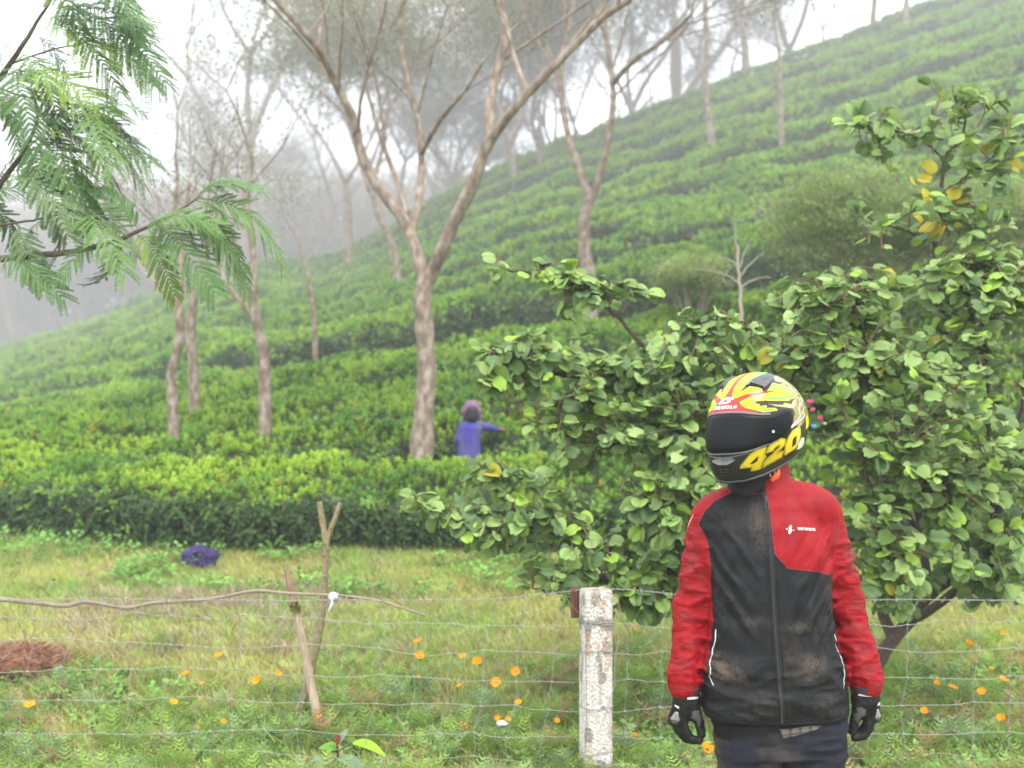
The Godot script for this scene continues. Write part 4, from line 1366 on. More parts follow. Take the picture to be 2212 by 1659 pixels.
func make_feather_tree() -> void:
	rng.seed = 77
	var kinds := [compound_leaf(0.40, 23, 0.9), compound_leaf(0.36, 21, 1.2), compound_leaf(0.42, 24, 0.5), compound_leaf(0.33, 20, 1.1)]
	var base := spot(-420, 1000, 4.6)
	base.y = ground_level(base.x, 4.6)
	var o := thing("feathery_tree", base, "feathery fern-leaved branch close to the camera at the upper left", "tree")
	var bark := mat(0.10, 0.075, 0.055, 0.85)
	bark.vertex_color_use_as_albedo = true
	var st := begin()
	limb(st, [Vector3(0, -0.1, 0), spot(-430, 900, 4.6) - base, spot(-400, 700, 4.6) - base, spot(-380, 400, 4.6) - base, spot(-330, 0, 4.6) - base], 0.055, 0.035, 10, 5)
	commit(st, "trunk", bark, o)
	var arms := [
		[[[-410, 720], [-200, 610], [0, 560], [120, 548], [230, 528], [300, 498], [370, 465], [430, 425]], 0.02, 0.003],
		[[[-390, 560], [-200, 480], [-40, 430], [20, 370], [60, 310], [82, 250], [70, 200]], 0.018, 0.004],
		[[[-370, 330], [-150, 260], [-20, 185], [20, 140], [60, 80], [90, 30], [125, -20]], 0.018, 0.004],
		[[[-200, 480], [-60, 490], [40, 480], [110, 468], [170, 455]], 0.008, 0.002],
		[[[-20, 185], [60, 210], [150, 225], [190, 235]], 0.005, 0.002],
		[[[20, 140], [100, 110], [190, 90], [230, 60]], 0.005, 0.002],
		[[[-330, 0], [-100, -60], [100, -90], [250, -120]], 0.012, 0.004]]
	for a in arms:
		st = begin()
		var pts: Array = []
		for q in a[0]: pts.append(spot(q[0], q[1], 4.55) - base)
		limb(st, pts, a[1], a[2], 7, 5, Color(1.4, 1.3, 1.1), 0.002)
		commit(st, "branch", bark, o)
	var tones: Array = []
	for c in [Color(0.085, 0.175, 0.045), Color(0.11, 0.205, 0.05), Color(0.07, 0.145, 0.042), Color(0.16, 0.26, 0.035), Color(0.12, 0.19, 0.075)]:
		var lm := leafy(0.5, 0.3, 0.35)
		lm.albedo_color = c.linear_to_srgb()
		tones.append(lm)
	# [from x, y, to x, y, kind]: where each compound leaf starts and ends in the picture
	var ls := [
		[432, 420, 560, 385, 1], [430, 428, 655, 570, 1], [425, 425, 535, 372, 3], [418, 432, 520, 500, 3],
		[372, 462, 580, 640, 1], [330, 480, 430, 640, 3], [385, 452, 545, 590, 0],
		[300, 498, 200, 400, 3], [290, 500, 370, 640, 1], [255, 515, 250, 665, 3], [220, 525, 130, 600, 3], [310, 495, 440, 470, 0],
		[82, 250, 330, 330, 0], [80, 255, 300, 440, 0], [75, 270, 250, 480, 1], [70, 290, 190, 470, 1], [62, 310, 100, 500, 3], [60, 330, -60, 460, 1], [70, 200, 320, 310, 0], [82, 245, 370, 395, 0], [78, 262, 215, 330, 0],
		[125, 10, 330, 165, 0], [115, 20, 300, 60, 2], [95, 30, 250, 180, 0], [70, 70, 180, 220, 1], [60, 85, -40, 160, 1], [40, 110, 130, 260, 1], [25, 140, 60, 300, 1], [10, 160, 220, 235, 0],
		[190, 235, 340, 350, 0], [190, 232, 310, 235, 2], [150, 225, 230, 330, 1], [230, 60, 330, 160, 1], [190, 90, 300, 160, 0], [230, 60, 320, 40, 2],
		[170, 455, 310, 540, 0], [165, 455, 240, 570, 1], [110, 468, 150, 600, 1], [100, 470, 20, 570, 3], [40, 480, 60, 620, 3], [0, 555, 90, 640, 1], [-40, 430, 110, 400, 2], [-40, 430, 60, 560, 1], [20, 370, 200, 420, 0], [10, 380, 150, 470, 0],
		[120, -60, 300, 20, 0], [60, -70, 170, 60, 1], [180, -100, 290, 70, 1], [-20, 185, 60, 330, 1], [-60, 200, 20, 260, 1]]
	for i in ls.size():
		var q: Array = ls[i]
		var a := spot(q[0], q[1], 4.55 + rnd(-0.05, 0.05)) - base
		var b := spot(q[2], q[3], 4.55 + rnd(-0.22, 0.12)) - base
		var dir := b - a
		var l := dir.length()
		var mesh_l: float = [0.40, 0.36, 0.42, 0.33][q[4]]
		var sag: float = [0.9, 1.2, 0.5, 1.1][q[4]]
		dir = (dir + Vector3(0, 0.36 * sag * l * 0.9, 0)).normalized()
		var up := Vector3(rnd(-0.4, 0.4), 1, rnd(0.2, 1.2))
		var z := dir.cross(up).normalized()
		var y := z.cross(dir).normalized()
		var p := put_mesh("compound_leaf", kinds[q[4]], tones[i % 5], o)
		p.transform = Transform3D(Basis(dir, y, z) * Basis.from_scale(Vector3.ONE * clampf(l / mesh_l, 0.55, 1.3)), a)

# ---------------------------------------------------------------- flowers and odds and ends
func blossom(open: float) -> Mesh:
	var st := begin()
	for i in 8:
		var a := TAU * i / 8.0 + rnd(-0.1, 0.1)
		var dir := Vector3(cos(a) * open, 0.35 + 0.6 * (1.0 - open), sin(a) * open).normalized()
		var s := Vector3(-sin(a), 0, cos(a))
		var n := s.cross(dir).normalized()
		var l := rnd(0.9, 1.05)
		var p0 := dir * 0.12
		var p1 := dir * 0.6 * l - n * 0.05
		var p2 := dir * l - n * 0.02
		var k := rnd(0.9, 1.05)
		var c := Color(1.0 * k, 0.95 * k, 1)
		tri(st, p0 - s * 0.05, p1 - s * 0.24, p1, c)
		tri(st, p0 - s * 0.06, p1, p0 + s * 0.06, c)
		tri(st, p0 + s * 0.06, p1, p1 + s * 0.24, c)
		tri(st, p1 - s * 0.27, p2 - s * 0.22, p1, c)
		tri(st, p1, p2 - s * 0.22, p2 * 0.96, c)
		tri(st, p1, p2 * 0.96, p2 + s * 0.22, c)
		tri(st, p1, p2 + s * 0.22, p1 + s * 0.24, c)
	return st.commit()

func make_small_things() -> void:
	rng.seed = 99
	var pet := leafy(0.6, 0.6, 0.2)
	pet.albedo_color = lin(0.85, 0.36, 0.01)
	var eye := mat(0.45, 0.22, 0.02, 0.9)
	var stalk := mat(0.12, 0.24, 0.06, 0.8)
	var heads := [blossom(0.9), blossom(0.6), blossom(0.75)]
	var disc := SphereMesh.new()
	disc.radius = 0.2
	disc.height = 0.26
	disc.radial_segments = 10
	disc.rings = 5
	# [x, y, D, size, where]
	var fl := [
		[64, 1523, 5.15, 1.25, "single orange flower at the far left edge of the meadow"], [403, 1458, 5.5, 1.1, "orange flower left of the bamboo pole, above a bud"], [472, 1417, 5.7, 1.05, "highest orange flower left of the bamboo pole"],
		[375, 1517, 5.2, 0.9, "orange flower low on the left, below two higher ones"], [434, 1508, 5.2, 0.5, "tiny orange flower left of the bamboo pole"], [434, 1476, 5.4, 0.5, "small orange bud left of the bamboo pole"],
		[555, 1468, 5.4, 1.1, "orange flower touching the fence wire left of the bamboo pole"], [600, 1458, 5.4, 1.1, "orange flower just left of the bamboo pole"], [433, 1567, 5.1, 0.8, "low orange flower near the fence foot, left one of two"], [482, 1560, 5.1, 0.9, "low orange flower near the fence foot, right one of two"],
		[904, 1390, 5.3, 1.3, "large orange flower, upper one of a close pair in mid fence"], [906, 1417, 5.2, 1.15, "orange flower, lower one of a close pair in mid fence"], [1000, 1418, 5.2, 0.95, "flat orange flower seen edge-on between the pair and the tall one"],
		[1033, 1430, 5.2, 1.35, "tall orange flower with a bud beneath it, middle of the fence"], [1115, 1450, 5.15, 1.15, "orange flower on a fence wire, nearest left of the white post"], [1073, 1473, 5.15, 1.2, "drooping orange flower left of the white post"],
		[994, 1482, 5.2, 0.7, "small orange flower with its stem by the fence wire"], [905, 1462, 5.3, 0.5, "tiny orange bud under the close pair of flowers"], [1120, 1518, 5.1, 0.85, "orange flower lying flat left of the white post"],
		[1071, 1551, 5.05, 0.9, "orange flower above the white scrap, left one"], [1096, 1554, 5.05, 0.75, "orange flower beside the white scrap, right one"], [1000, 1569, 5.05, 1.05, "low star-shaped orange flower in the feathery weeds"], [1203, 1557, 5.05, 0.8, "low orange flower close to the white post on its left"],
		[1160, 1640, 4.85, 1.0, "ragged orange flower at the bottom edge near the white post"], [1371, 1590, 5.05, 0.9, "orange flower between the white post and the rider's glove"], [1367, 1357, 6.0, 0.8, "distant orange flower right of the white post top"], [690, 1548, 5.2, 0.7, "tiny orange flower right of the bamboo pole foot"],
		[1527, 1618, 4.9, 1.45, "bright orange flower below the rider's right glove"], [2090, 1392, 5.6, 1.3, "large orange flower right of the rider, highest of that side"], [2168, 1368, 5.9, 0.75, "small distant orange flower at the right edge"], [2058, 1486, 5.3, 1.15, "orange flower right of the rider in mid fence"], [2022, 1477, 5.35, 0.95, "orange flower closest to the rider's left sleeve"],
		[2166, 1470, 5.3, 1.2, "orange flower near the right edge of the picture"], [2120, 1494, 5.25, 0.95, "orange flower between two brighter ones at the right"], [1995, 1538, 5.1, 1.1, "orange flower just right of the rider's left glove"], [2163, 1550, 5.1, 1.0, "low orange flower at the lower right"], [1994, 1630, 4.95, 0.95, "orange flower at the bottom edge right of the rider"], [2140, 1445, 5.8, 0.7, "faint orange flower at the right side of the meadow"]]
	for i in fl.size():
		var q: Array = fl[i]
		var at := spot(q[0], q[1], q[2])
		var g := ground_level(at.x, q[2])
		if at.y < g + 0.04: at.y = g + 0.04
		var o := thing("flower", Vector3(at.x, g, at.z), q[4], "flower", "orange flowers in the meadow by the fence")
		var h := at.y - g
		var st := begin()
		limb(st, [Vector3(rnd(-0.04, 0.04), -0.02, rnd(-0.02, 0.02)), Vector3(rnd(-0.02, 0.02), h * 0.55, 0), Vector3(0, h, 0)], 0.0024, 0.0016, 5, 4)
		commit(st, "stem", stalk, o)
		var b := put_mesh("petals", heads[i % 3], pet, o)
		var sz: float = 0.024 * q[3]
		var face := Vector3(rnd(-0.5, 0.5), rnd(0.35, 1.0), rnd(0.2, 1.0))
		b.transform = Transform3D(facing(face, rnd(0, TAU), sz), Vector3(0, h, 0))
		var e := put_mesh("centre", disc, eye, o)
		e.transform = Transform3D(facing(face, 0, sz), Vector3(0, h, 0) + face.normalized() * sz * 0.12)
	# purple bundle under the hedge
	var bag := spot(432, 1200, 8.0)
	bag.y = ground_level(bag.x, 8.0) - 0.005
	var o := thing("cloth_bundle", bag, "dark purple cloth bundle lying in the grass under the nearest tea hedge", "bundle")
	var st := begin()
	lump(st, Vector3(0, 0.075, 0), Vector3(0.125, 0.10, 0.10), 3, 0.4, [], 20)
	var cloth := mat(0.03, 0.02, 0.085, 0.85)
	commit(st, "cloth", cloth, o)
	st = begin()
	lump(st, Vector3(-0.05, 0.115, 0.04), Vector3(0.06, 0.045, 0.05), 5, 0.4, [], 14)
	commit(st, "knot", mat(0.04, 0.027, 0.115, 0.85), o)
	st = begin()
	limb(st, [Vector3(-0.05, 0.10, 0.09), Vector3(-0.01, 0.135, 0.10), Vector3(0.04, 0.14, 0.09), Vector3(0.08, 0.10, 0.09)], 0.010, 0.008, 8, 5)
	commit(st, "strap", mat(0.03, 0.02, 0.085, 0.9), o)
	# heap of dry brown fibre
	var hp := spot(40, 1420, 6.0)
	hp.y = ground_level(hp.x, 6.0)
	straw_heap("straw_heap", hp, Vector3(0.28, 0.16, 0.25), "heap of dry reddish-brown straw in the meadow at the left edge", 2600, [Color(0.17, 0.075, 0.045), Color(0.46, 0.27, 0.18)])
	var h2 := spot(790, 1505, 5.6)
	h2.y = ground_level(h2.x, 5.6)
	straw_heap("straw_heap", h2, Vector3(0.12, 0.06, 0.10), "small patch of dry brown stalks in the grass right of the bamboo pole", 300, [Color(0.22, 0.12, 0.08), Color(0.40, 0.29, 0.2)])
	var h3 := spot(1450, 1560, 5.35)
	h3.y = ground_level(h3.x, 5.35)
	straw_heap("straw_heap", h3, Vector3(0.22, 0.09, 0.14), "tangle of dry brown twigs in the weeds right of the white post", 420, [Color(0.14, 0.08, 0.05), Color(0.32, 0.2, 0.13)])
	var h5 := spot(2010, 1590, 5.3)
	h5.y = ground_level(h5.x, 5.3)
	straw_heap("straw_heap", h5, Vector3(0.2, 0.08, 0.14), "patch of dead brown stems in the weeds right of the rider's left glove", 380, [Color(0.14, 0.08, 0.05), Color(0.30, 0.19, 0.12)])
	var h4 := spot(516, 1046, 9.3)
	straw_heap("dead_twigs", h4, Vector3(0.17, 0.05, 0.1), "small brown clump of dead twigs lying on top of the nearest tea hedge", 260, [Color(0.14, 0.08, 0.055), Color(0.30, 0.19, 0.13)])
	# white lid at the bottom edge
	var lp := spot(1347, 1662, 4.7)
	o = thing("plastic_pot", Vector3(lp.x, ground_level(lp.x, 4.7), lp.z), "white plastic pot lying on its side at the bottom edge by the post", "pot")
	var pot := mat(0.72, 0.70, 0.76, 0.35)
	st = begin()
	var yy := lp.y - o.position.y
	var ax := Vector3(0.8, 0.12, 0.55).normalized()
	tube(st, [Vector3(0, yy, 0) - ax * 0.04, Vector3(0, yy, 0) - ax * 0.02, Vector3(0, yy, 0) + ax * 0.022, Vector3(0, yy, 0) + ax * 0.024], [0.026, 0.027, 0.027, 0.025], 24)
	commit(st, "cup", pot, o)
	st = begin()
	tube(st, [Vector3(0, yy, 0) - ax * 0.036, Vector3(0, yy, 0) - ax * 0.028], [0.029, 0.029], 24)
	commit(st, "rim", pot, o)
	make_seedling()
	make_dead_sapling()
	make_acacia()
	# scraps of bright cloth behind the shrub
	var sc := [[1750, 868, 0.028, 0.32, 0.05, 0.11], [1756, 884, 0.02, 0.34, 0.07, 0.13], [1773, 903, 0.024, 0.32, 0.045, 0.10], [1758, 921, 0.022, 0.06, 0.22, 0.38], [1782, 914, 0.016, 0.4, 0.36, 0.28]]
	for i in sc.size():
		var q: Array = sc[i]
		var p := spot(q[0], q[1], 5.0)
		st = begin()
		lump(st, Vector3.ZERO, Vector3(q[2], q[2] * 0.8, q[2] * 0.3) * 0.55, 20 + i, 0.8, [], 8)
		var r := commit(st, "cloth_scrap", mat(q[3], q[4], q[5], 0.8), self)
		r.position = p
		tag(r, ["pink cloth scrap in the shrub, topmost beside the helmet", "small pink cloth scrap just under the topmost pink one", "pink cloth scrap in the shrub, lowest of the pink ones", "sky-blue cloth scrap in the shrub touching the helmet's outline", "cream cloth scrap in the shrub right of the blue one"][i], "cloth", "cloth scraps in the shrub beside the helmet")
	# pale scrap of litter
	st = begin()
	lump(st, Vector3.ZERO, Vector3(0.026, 0.012, 0.018), 33, 0.6, [], 8)
	var sp := spot(1084, 1562, 5.05)
	var li := commit(st, "paper_scrap", mat(0.75, 0.73, 0.72, 0.9), self)
	li.position = sp
	tag(li, "white paper scrap between two orange flowers left of the white post", "litter")

func straw_heap(called: String, at: Vector3, r: Vector3, label: String, n: int, cols: Array) -> void:
	var o := thing(called, at, label, "dry plants")
	var st := begin()
	lump(st, Vector3(0, r.y * 0.15, 0), r * 0.8, 40 + n, 0.25, [], 12)
	commit(st, "core", mat(cols[0].r, cols[0].g, cols[0].b, 1.0), o)
	st = begin()
	for i in n:
		var a := rnd(0, TAU)
		var t := acos(rnd(0.0, 1.0))
		var p := Vector3(sin(t) * cos(a), cos(t), sin(t) * sin(a)) * r * rnd(0.75, 1.05)
		var dir := Vector3(rnd(-1, 1), rnd(-0.35, 0.6), rnd(-1, 1)).normalized() * rnd(0.03, 0.09)
		var s := dir.cross(Vector3(rnd(-1, 1), 1, rnd(-1, 1))).normalized() * 0.0032
		var c: Color = cols[0].lerp(cols[1], rng.randf())
		tri(st, p - s, p + dir * 0.5 + Vector3(0, 0.008, 0), p + s, c)
		tri(st, p + s, p + dir * 0.5 + Vector3(0, 0.008, 0), p + dir, c)
	var w := commit(st, "stalks", M.soft, o)
	w.set_meta("kind", "stuff")

func long_leaf(st: SurfaceTool, a: Vector3, dir: Vector3, up: Vector3, l: float, w: float, droop: float, c: Color) -> void:
	var z := dir.cross(up).normalized()
	var n := z.cross(dir).normalized()
	var pm: Array = []
	for i in 9:
		var t := i / 8.0
		var m := a + dir * l * t - Vector3(0, droop * l * t * t, 0)
		var ww := w * pow(sin(PI * clampf(t * 0.93 + 0.05, 0, 1)), 0.8)
		pm.append([m, m + z * ww + n * ww * 0.3, m - z * ww + n * ww * 0.3])
	for i in 8:
		var p: Array = pm[i]
		var q: Array = pm[i + 1]
		for s in [1, 2]:
			var f := [p[0], p[s], q[0], q[0], p[s], q[s]]
			if s == 2: f = [p[0], q[0], p[s], q[0], q[s], p[s]]
			for v in f:
				st.set_color(c)
				st.set_smooth_group(s)
				st.add_vertex(v)

func make_seedling() -> void:
	var at := spot(728, 1640, 4.75)
	at.y = ground_level(at.x, 4.75)
	var o := thing("broadleaf_seedling", at, "young plant with long smooth leaves at the fence foot, bottom edge", "plant")
	var st := begin()
	limb(st, [Vector3(0, -0.02, 0), Vector3(0.004, 0.08, 0), Vector3(0, 0.16, 0)], 0.006, 0.004, 7, 4)
	limb(st, [Vector3(0, 0.12, 0), Vector3(0.04, 0.15, 0.01), Vector3(0.065, 0.16, 0.01)], 0.003, 0.002, 6, 3)
	commit(st, "stem", mat(0.07, 0.05, 0.045, 0.7), o)
	var ls := [
		[Vector3(0.07, 0.165, 0.02), Vector3(1, 0.12, 0.2), 0.15, 0.03, 0.45, Color(0.26, 0.40, 0.03)], [Vector3(0, 0.10, 0.0), Vector3(1, -0.05, 0.6), 0.17, 0.036, 0.25, Color(0.16, 0.25, 0.15)],
		[Vector3(0, 0.12, 0), Vector3(-0.75, 0.75, 0.1), 0.11, 0.03, 0.5, Color(0.13, 0.27, 0.04)], [Vector3(0, 0.09, 0), Vector3(-1, 0.0, 0.5), 0.17, 0.042, 0.35, Color(0.17, 0.29, 0.15)],
		[Vector3(0, 0.06, 0), Vector3(-0.6, -0.1, 0.9), 0.15, 0.045, 0.2, Color(0.15, 0.26, 0.13)], [Vector3(0, 0.06, 0), Vector3(0.5, -0.1, 1), 0.15, 0.045, 0.2, Color(0.16, 0.27, 0.13)],
		[Vector3(0, 0.15, 0), Vector3(0.5, 0.95, 0), 0.10, 0.018, 0.2, Color(0.20, 0.28, 0.20)], [Vector3(0, 0.15, 0), Vector3(0.2, 1, 0.1), 0.06, 0.013, 0.1, Color(0.26, 0.05, 0.05)], [Vector3(0, 0.13, 0), Vector3(-0.3, 0.5, 0.6), 0.10, 0.026, 0.5, Color(0.12, 0.26, 0.04)]]
	for q in ls:
		st = begin()
		long_leaf(st, q[0], q[1].normalized(), Vector3(0.05, 1, 0.45), q[2], q[3], q[4], q[5])
		st.generate_normals()
		commit(st, "leaf", M.gloss, o)

func make_dead_sapling() -> void:
	var at := spot(1606, 790, 9.0)
	var g := ground_level(at.x, 9.0)
	at.y = g
	var o := thing("dead_sapling", at, "bleached bare sapling with forked twigs rising above the shrub", "tree")
	var st := begin()
	var line: Array = []
	for q in [[1606, 800], [1604, 740], [1601, 680], [1598, 620], [1594, 570], [1592, 530]]: line.append(spot(q[0], q[1], 9.0) - at)
	line[0].y = -0.05
	limb(st, line, 0.019, 0.011, 8, 4, Color.WHITE, 0.008)
	var pale := mat(0.27, 0.24, 0.20, 0.9)
	commit(st, "trunk", pale, o)
	for l in [[[1594, 585], [1605, 555], [1625, 515]], [[1596, 600], [1620, 570], [1650, 545]], [[1592, 535], [1588, 505], [1590, 470]], [[1597, 612], [1560, 590], [1500, 580]], [[1594, 575], [1570, 560], [1545, 555]], [[1598, 620], [1640, 600], [1665, 600]]]:
		var pp: Array = []
		for q in l: pp.append(spot(q[0], q[1], 9.0) - at)
		st = begin()
		limb(st, pp, 0.008, 0.0025, 6, 4, Color.WHITE, 0.006)
		commit(st, "twig", pale, o)

func make_acacia() -> void:
	M.fine = spray(90, 0.22, 0.03)
	var items := [[1840, 545, 11.5, [[1840, 600, 0], [1850, 520, 0], [1830, 440, 0]], 320, 0.95, 0.62, "wide feathery olive-green bush on the slope behind the shrub", 1850, 480], [1500, 640, 12.6, [[1510, 640, 0], [1505, 610, 0], [1500, 590, 0]], 70, 0.4, 0.22, "small straggly olive bush on the slope left of the bare sapling", 1490, 585], [2130, 560, 11.0, [[2130, 600, 0], [2140, 500, 0]], 170, 0.7, 0.5, "feathery olive bush at the right edge on the slope behind the tall stem", 2140, 470]]
	for q in items:
		var d: float = q[2]
		var c := spot(q[8], q[9], d)
		var at := Vector3(c.x, ground_level(c.x, d), -d)
		var o := thing("feathery_bush", at, q[7], "bush", "feathery olive bushes on the slope")
		var st := begin()
		var xf: Array = []
		var cs: Array = []
		for i in 9:
			var a := rnd(-1.2, 1.2)
			limb(st, [Vector3(rnd(-0.1, 0.1), 0, 0), Vector3(a * q[5] * 0.45, (c.y - at.y) * 0.7, rnd(-0.2, 0.2)), Vector3(a * q[5], c.y - at.y + rnd(-0.2, 0.5) * q[6], rnd(-0.3, 0.3))], 0.02, 0.006, 6, 4)
		commit(st, "branches", mat(0.22, 0.19, 0.15, 0.9), o)
		for i in q[4] * 4:
			var p := Vector3(rnd(-1, 1), rnd(-1, 1), rnd(-1, 1))
			if p.length() > 1.0: continue
			p = p * Vector3(q[5], q[6], 0.6) + Vector3(0, c.y - at.y, 0)
			xf.append(Transform3D(facing(Vector3(rnd(-0.4, 0.4), 1, rnd(-0.2, 0.6)), rnd(0, TAU), rnd(0.6, 1.2)), p))
			var g := rnd(0.75, 1.25)
			cs.append(Color(0.27 * g, 0.34 * g, 0.12 * g))
		many("foliage", M.fine, M.soft, xf, cs, o)

# ---------------------------------------------------------------- soft bodies: a distance grid, meshed as surface nets
var gf := PackedFloat32Array()
var gn := Vector3i()
var go := Vector3()
var gc := 0.01

func grid(lo: Vector3, hi: Vector3, cell: float) -> void:
	gc = cell
	go = lo
	gn = Vector3i(int((hi.x - lo.x) / cell) + 2, int((hi.y - lo.y) / cell) + 2, int((hi.z - lo.z) / cell) + 2)
	gf = PackedFloat32Array()
	gf.resize(gn.x * gn.y * gn.z)
	gf.fill(1.0)

# a tapered capsule, flattened along z by fz; joined softly over k
func bone(a: Vector3, b: Vector3, ra: float, rb: float, k: float, fz := 1.0) -> void:
	var m := maxf(ra, rb) + k + gc * 3.0
	var i0 := Vector3i(((a.min(b) - Vector3.ONE * m) - go) / gc).clamp(Vector3i.ZERO, gn - Vector3i.ONE)
	var i1 := Vector3i(((a.max(b) + Vector3.ONE * m) - go) / gc).clamp(Vector3i.ZERO, gn - Vector3i.ONE)
	var s := Vector3(1, 1, 1.0 / fz)
	var ab := (b - a) * s
	var l2 := maxf(ab.length_squared(), 1e-9)
	for z in range(i0.z, i1.z + 1):
		for y in range(i0.y, i1.y + 1):
			var at := (z * gn.y + y) * gn.x
			for x in range(i0.x, i1.x + 1):
				var p := (go + Vector3(x, y, z) * gc - a) * s
				var t := clampf(p.dot(ab) / l2, 0.0, 1.0)
				var d := (p - ab * t).length() - lerpf(ra, rb, t)
				var e := gf[at + x]
				if e - d > k: gf[at + x] = d
				elif d - e < k:
					var h := 0.5 + 0.5 * (e - d) / k
					gf[at + x] = lerpf(e, d, h) - k * h * (1.0 - h)

# a trunk of oval slices [y, cx, cz, half width, half depth]
func slices(tab: Array, k: float, power := 2.4) -> void:
	for y in gn.y:
		var yy := go.y + y * gc
		var n := tab.size()
		if yy < tab[0][0] - 0.03 or yy > tab[n - 1][0] + 0.03: continue
		var q := 0
		while q < n - 2 and yy > tab[q + 1][0]: q += 1
		var t := clampf((yy - tab[q][0]) / (tab[q + 1][0] - tab[q][0]), 0.0, 1.0)
		t = t * t * (3.0 - 2.0 * t) * 0.5 + t * 0.5
		var cx := lerpf(tab[q][1], tab[q + 1][1], t)
		var cz := lerpf(tab[q][2], tab[q + 1][2], t)
		var w := lerpf(tab[q][3], tab[q + 1][3], t)
		var dp := lerpf(tab[q][4], tab[q + 1][4], t)
		var over := maxf(maxf(tab[0][0] - yy, yy - tab[n - 1][0]), -1.0)
		for z in gn.z:
			var pz := absf(go.z + z * gc - cz) / dp
			if pz > 1.6: continue
			var at := (z * gn.y + y) * gn.x
			var zp := pow(pz, power)
			for x in gn.x:
				var px := absf(go.x + x * gc - cx) / w
				if px > 1.6: continue
				var d := (pow(pow(px, power) + zp, 1.0 / power) - 1.0) * minf(w, dp) * 1.1
				if over > 0.0: d = maxf(d, over)
				var e := gf[at + x]
				if e - d > k: gf[at + x] = d
				elif d - e < k:
					var h := 0.5 + 0.5 * (e - d) / k
					gf[at + x] = lerpf(e, d, h) - k * h * (1.0 - h)

func cut_below(y: float) -> void:
	for z in gn.z:
		for j in gn.y:
			var d := y - (go.y + j * gc)
			if d < -gc * 3.0: break
			for x in gn.x:
				var at := (z * gn.y + j) * gn.x + x
				gf[at] = maxf(gf[at], d)

func field(p: Vector3) -> float:
	var q := (p - go) / gc
	var i := Vector3i(q.floor()).clamp(Vector3i.ZERO, gn - Vector3i(2, 2, 2))
	var f := q - Vector3(i)
	var r := 0.0
	for k in 8:
		var o := Vector3i(k & 1, (k >> 1) & 1, k >> 2)
		var w := (f.x if o.x else 1.0 - f.x) * (f.y if o.y else 1.0 - f.y) * (f.z if o.z else 1.0 - f.z)
		r += w * gf[((i.z + o.z) * gn.y + i.y + o.y) * gn.x + i.x + o.x]
	return r

func front_z(x: float, y: float) -> float:      # where a line along z meets the front of the form
	var z := go.z + gn.z * gc - gc * 2.0
	while z > go.z and field(Vector3(x, y, z)) > 0.0: z -= gc * 0.5
	var lo := z
	var hi := z + gc * 0.5
	for i in 8:
		var m := (lo + hi) * 0.5
		if field(Vector3(x, y, m)) > 0.0: hi = m
		else: lo = m
	return hi

# tint: 0 none, 1 jacket (flat mapping), 2 trousers, 3 glove
func net(tint := 0, box := Rect2()) -> Mesh:
	var idx := {}
	var vs: PackedVector3Array = []
	var ns: PackedVector3Array = []
	var sx := 1
	var sy := gn.x
	var sz := gn.x * gn.y
	var st := begin()
	var lim := gc * 3.4
	for z in gn.z - 1:
		for y in gn.y - 1:
			for x in gn.x - 1:
				var a := z * sz + y * sy + x
				var f0 := gf[a]
				if f0 > lim or f0 < -lim: continue
				var f := [f0, gf[a + 1], gf[a + sy], gf[a + sy + 1], gf[a + sz], gf[a + sz + 1], gf[a + sz + sy], gf[a + sz + sy + 1]]
				var neg := 0
				for v in f: if v < 0.0: neg += 1
				if neg == 0 or neg == 8: continue
				var s := Vector3.ZERO
				var c := 0
				for e in [[0, 1], [2, 3], [4, 5], [6, 7], [0, 2], [1, 3], [4, 6], [5, 7], [0, 4], [1, 5], [2, 6], [3, 7]]:
					var u: float = f[e[0]]
					var w: float = f[e[1]]
					if (u < 0.0) == (w < 0.0): continue
					var t := u / (u - w)
					var pa := Vector3(e[0] & 1, (e[0] >> 1) & 1, e[0] >> 2)
					var pb := Vector3(e[1] & 1, (e[1] >> 1) & 1, e[1] >> 2)
					s += pa.lerp(pb, t)
					c += 1
				idx[a] = vs.size()
				vs.append(go + (Vector3(x, y, z) + s / c) * gc)
				ns.append(Vector3(f[1] + f[3] + f[5] + f[7] - f[0] - f[2] - f[4] - f[6], f[2] + f[3] + f[6] + f[7] - f[0] - f[1] - f[4] - f[5], f[4] + f[5] + f[6] + f[7] - f[0] - f[1] - f[2] - f[3]).normalized())
	for a in idx:
		var inside: bool = gf[a] < 0.0
		for k in 3:
			var step: int = [sx, sy, sz][k]
			if (gf[a + step] < 0.0) == inside: continue
			var u: int = [sy, sz, sx][k]
			var w: int = [sz, sx, sy][k]
			if not (idx.has(a - u) and idx.has(a - w) and idx.has(a - u - w)): continue
			var q := [idx[a], idx[a - u], idx[a - u - w], idx[a - w]]
			if not inside: q.reverse()
			for tri3 in [[0, 2, 1], [0, 3, 2]]:
				var back := 0.0
				for j in tri3: back += ns[q[j]].z
				for j in tri3:
					var p := vs[q[j]]
					var nn := ns[q[j]]
					st.set_normal(nn)
					if tint == 1:
						var uu := clampf((p.x - box.position.x) / box.size.x, 0.0, 1.0)
						st.set_uv(Vector2(uu * 0.5 if back >= 0.0 else 1.0 - 0.5 * uu, clampf((box.end.y - p.y) / box.size.y, 0.0, 1.0)))
					elif tint > 1: st.set_color(tint_at(tint, p, nn))
					st.add_vertex(p)
	return st.commit()

